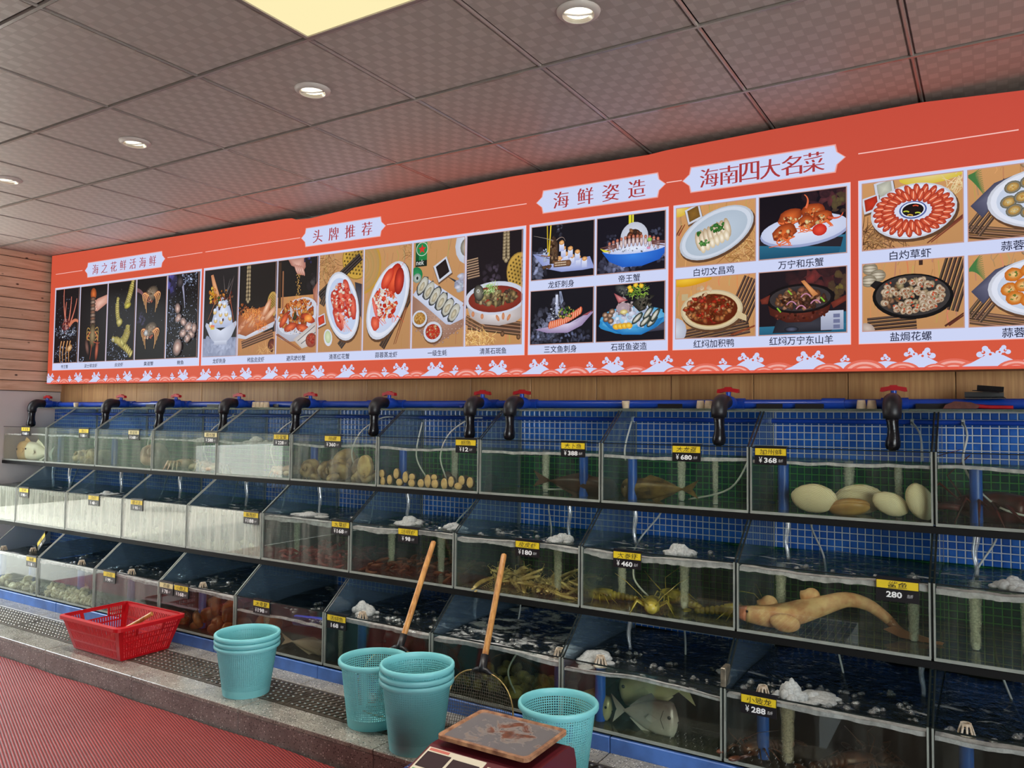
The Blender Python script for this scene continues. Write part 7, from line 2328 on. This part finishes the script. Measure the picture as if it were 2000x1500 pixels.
for j in range(10):
    for i in range(25):
        y, z = SYb - .0275 - i * PITCH, ST - .031 - j * PITCH
        rest.add([(SX, y, z), (SX, y + 2 * h, z), (SX, y + 2 * h, z + 2 * h), (SX, y, z + 2 * h)], [(0, 3, 2, 1)])
tag(rest.build('mosaic_tiling', M['stand_tile'], st_), kind='stuff')

sc = thing('weighing_scale', 'maroon price scale with rusty steel pan and cream keypad panel', 'scale', (-1.27, 1.95, ST))
M['maroon'] = pbr('maroon_plastic', rgb(96, 28, 36), .3, var=.15, vscale=5)
def _pan():
    k = NT('rusty_steel_pan')
    v = k.coord('Object', (1, 1, 1))
    n = k.noise(v, 14, 6, .62, .8)
    n2 = k.noise(v, 60, 4)
    g = k.new('ShaderNodeVectorMath', operation='DISTANCE'); k.link(v, g.inputs[0]); g.inputs[1].default_value = (.02, .1, .13)
    cen = k.math('MULTIPLY', k.math('SUBTRACT', .12, g.outputs['Value']), 1.1)
    s = k.math('ADD', n, cen)
    rust = k.ramp(s, [(.53, (0, 0, 0, 1)), (.60, (.5, .5, .5, 1)), (.66, (1, 1, 1, 1))])
    rc = k.ramp(n2, [(.3, rgb(56, 26, 16)), (.6, rgb(118, 62, 34))])
    mid = k.ramp(n2, [(.3, rgb(120, 110, 96)), (.7, rgb(176, 150, 116))])
    f = k.ramp(s, [(.595, (0, 0, 0, 1)), (.63, (1, 1, 1, 1))])
    base = k.mixc(rust, rgb(152, 146, 148), k.mixc(f, mid, rc))
    k.link(base, k.p.inputs['Base Color'])
    k.link(k.ramp(rust, [(0, (.22, .22, .22, 1)), (1, (.7, .7, .7, 1))]), k.p.inputs['Roughness'])
    k.link(k.math('MULTIPLY_ADD', rust, -.45, .45), k.p.inputs['Metallic'])
    return k.m
M['pan'] = _pan()
M['rust'] = pbr('rusted_rim', rgb(176, 128, 92), .65, col2=rgb(104, 60, 38), vscale=30, bump=.3)
prof = [(1.655, ST), (1.655, ST + .022), (1.675, ST + .034), (1.912, ST + .102), (2.12, ST + .102), (2.15, ST + .085), (2.165, ST + .04), (2.165, ST)]
MB().prism(prof, 0, -1.445, -1.085).build('housing', M['maroon'], sc)
MB().prism([(1.80, ST), (2.08, ST), (2.06, ST + .045), (2.0, ST + .06), (1.88, ST + .058), (1.82, ST + .04)], 0, -1.0855, -1.0835).build('recess_shade_plate', M['gap'], sc)  # flat dark plate paints the shade of an arched cut-out
MB().lathe([(.05, 0), (.035, .022)], 20, (-1.27, 2.035, ST + .10)).build('pan_support', M['maroon'], sc, smooth=True)
px0, px1, py0, py1, pz = -1.425, -1.108, 1.908, 2.158, ST + .122
def rr_loop(x0, y0, x1, y1, r, z):
    return [(p[0], p[1], z) for p in loop(x0, y0, x1, y1, r, z)]
L1, L2, L3, L4 = rr_loop(px0, py0, px1, py1, .02, pz), rr_loop(px0, py0, px1, py1, .02, pz + .011), rr_loop(px0 + .010, py0 + .010, px1 - .010, py1 - .010, .018, pz + .0125), rr_loop(px0 + .014, py0 + .014, px1 - .014, py1 - .014, .016, pz + .008)
n_ = len(L1)
MB().add(L1 + L2 + L3 + L4, [(a * n_ + k, a * n_ + (k + 1) % n_, (a + 1) * n_ + (k + 1) % n_, (a + 1) * n_ + k) for a in range(3) for k in range(n_)] + [tuple(range(n_ - 1, -1, -1))]).build('pan_rim', M['rust'], sc)
MB().add(L4, [tuple(range(n_))]).build('pan', M['pan'], sc)
def SP(x, s, off=0.0):
    """point on the sloping control panel; s runs 0 (bottom) to 1 (top)"""
    y, z = 1.675 + (1.912 - 1.675) * s, ST + .034 + (.102 - .034) * s
    return (x, y - off * .276, z + off * .961)
def plate(x0, s0, x1, s1, th, m, name, o0=0.0):
    a = [SP(x0, s0, o0), SP(x1, s0, o0), SP(x1, s1, o0), SP(x0, s1, o0)]
    b_ = [SP(x0, s0, o0 + th), SP(x1, s0, o0 + th), SP(x1, s1, o0 + th), SP(x0, s1, o0 + th)]
    return MB().add(a + b_, [(3, 2, 1, 0), (4, 5, 6, 7), (0, 1, 5, 4), (1, 2, 6, 5), (2, 3, 7, 6), (3, 0, 4, 7)]).build(name, m, sc)
M['cream'] = pbr('cream_panel', rgb(216, 204, 180), .4)
M['lcd'] = pbr('dark_display', rgb(62, 50, 52), .15)
M['key'] = pbr('grey_key', rgb(128, 122, 118), .45)
plate(-1.437, .08, -1.235, .94, .002, M['cream'], 'display_panel')
plate(-1.222, .08, -1.095, .88, .002, M['cream'], 'keypad_panel')
plate(-1.430, .885, -1.36, .925, .0006, pbr('red_heading_print', rgb(196, 96, 80), .5), 'red_heading_strip', .002)
plate(-1.430, .60, -1.345, .86, .0012, M['lcd'], 'display', .002)
plate(-1.335, .58, -1.243, .84, .0012, M['lcd'], 'display', .002)
plate(-1.385, .20, -1.295, .50, .0012, M['lcd'], 'display', .002)
plate(-1.430, .30, -1.400, .56, .0008, pbr('green_sticker', rgb(90, 166, 96), .5), 'green_sticker', .002)
for i in range(5):
    for j in range(4):
        x, s = -1.214 + i * .0235, .74 - j * .17
        plate(x, s - .10, x + .018, s, .003, M['key'] if (i + j) % 3 else M['lcd'], 'key', .002)
for x in (-1.42, -1.11):
    MB().lathe([(.012, -.002), (.012, .004), (.009, .006)], 12, (x, 1.9, ST - .0005)).build('foot', M['blackpl'], sc)
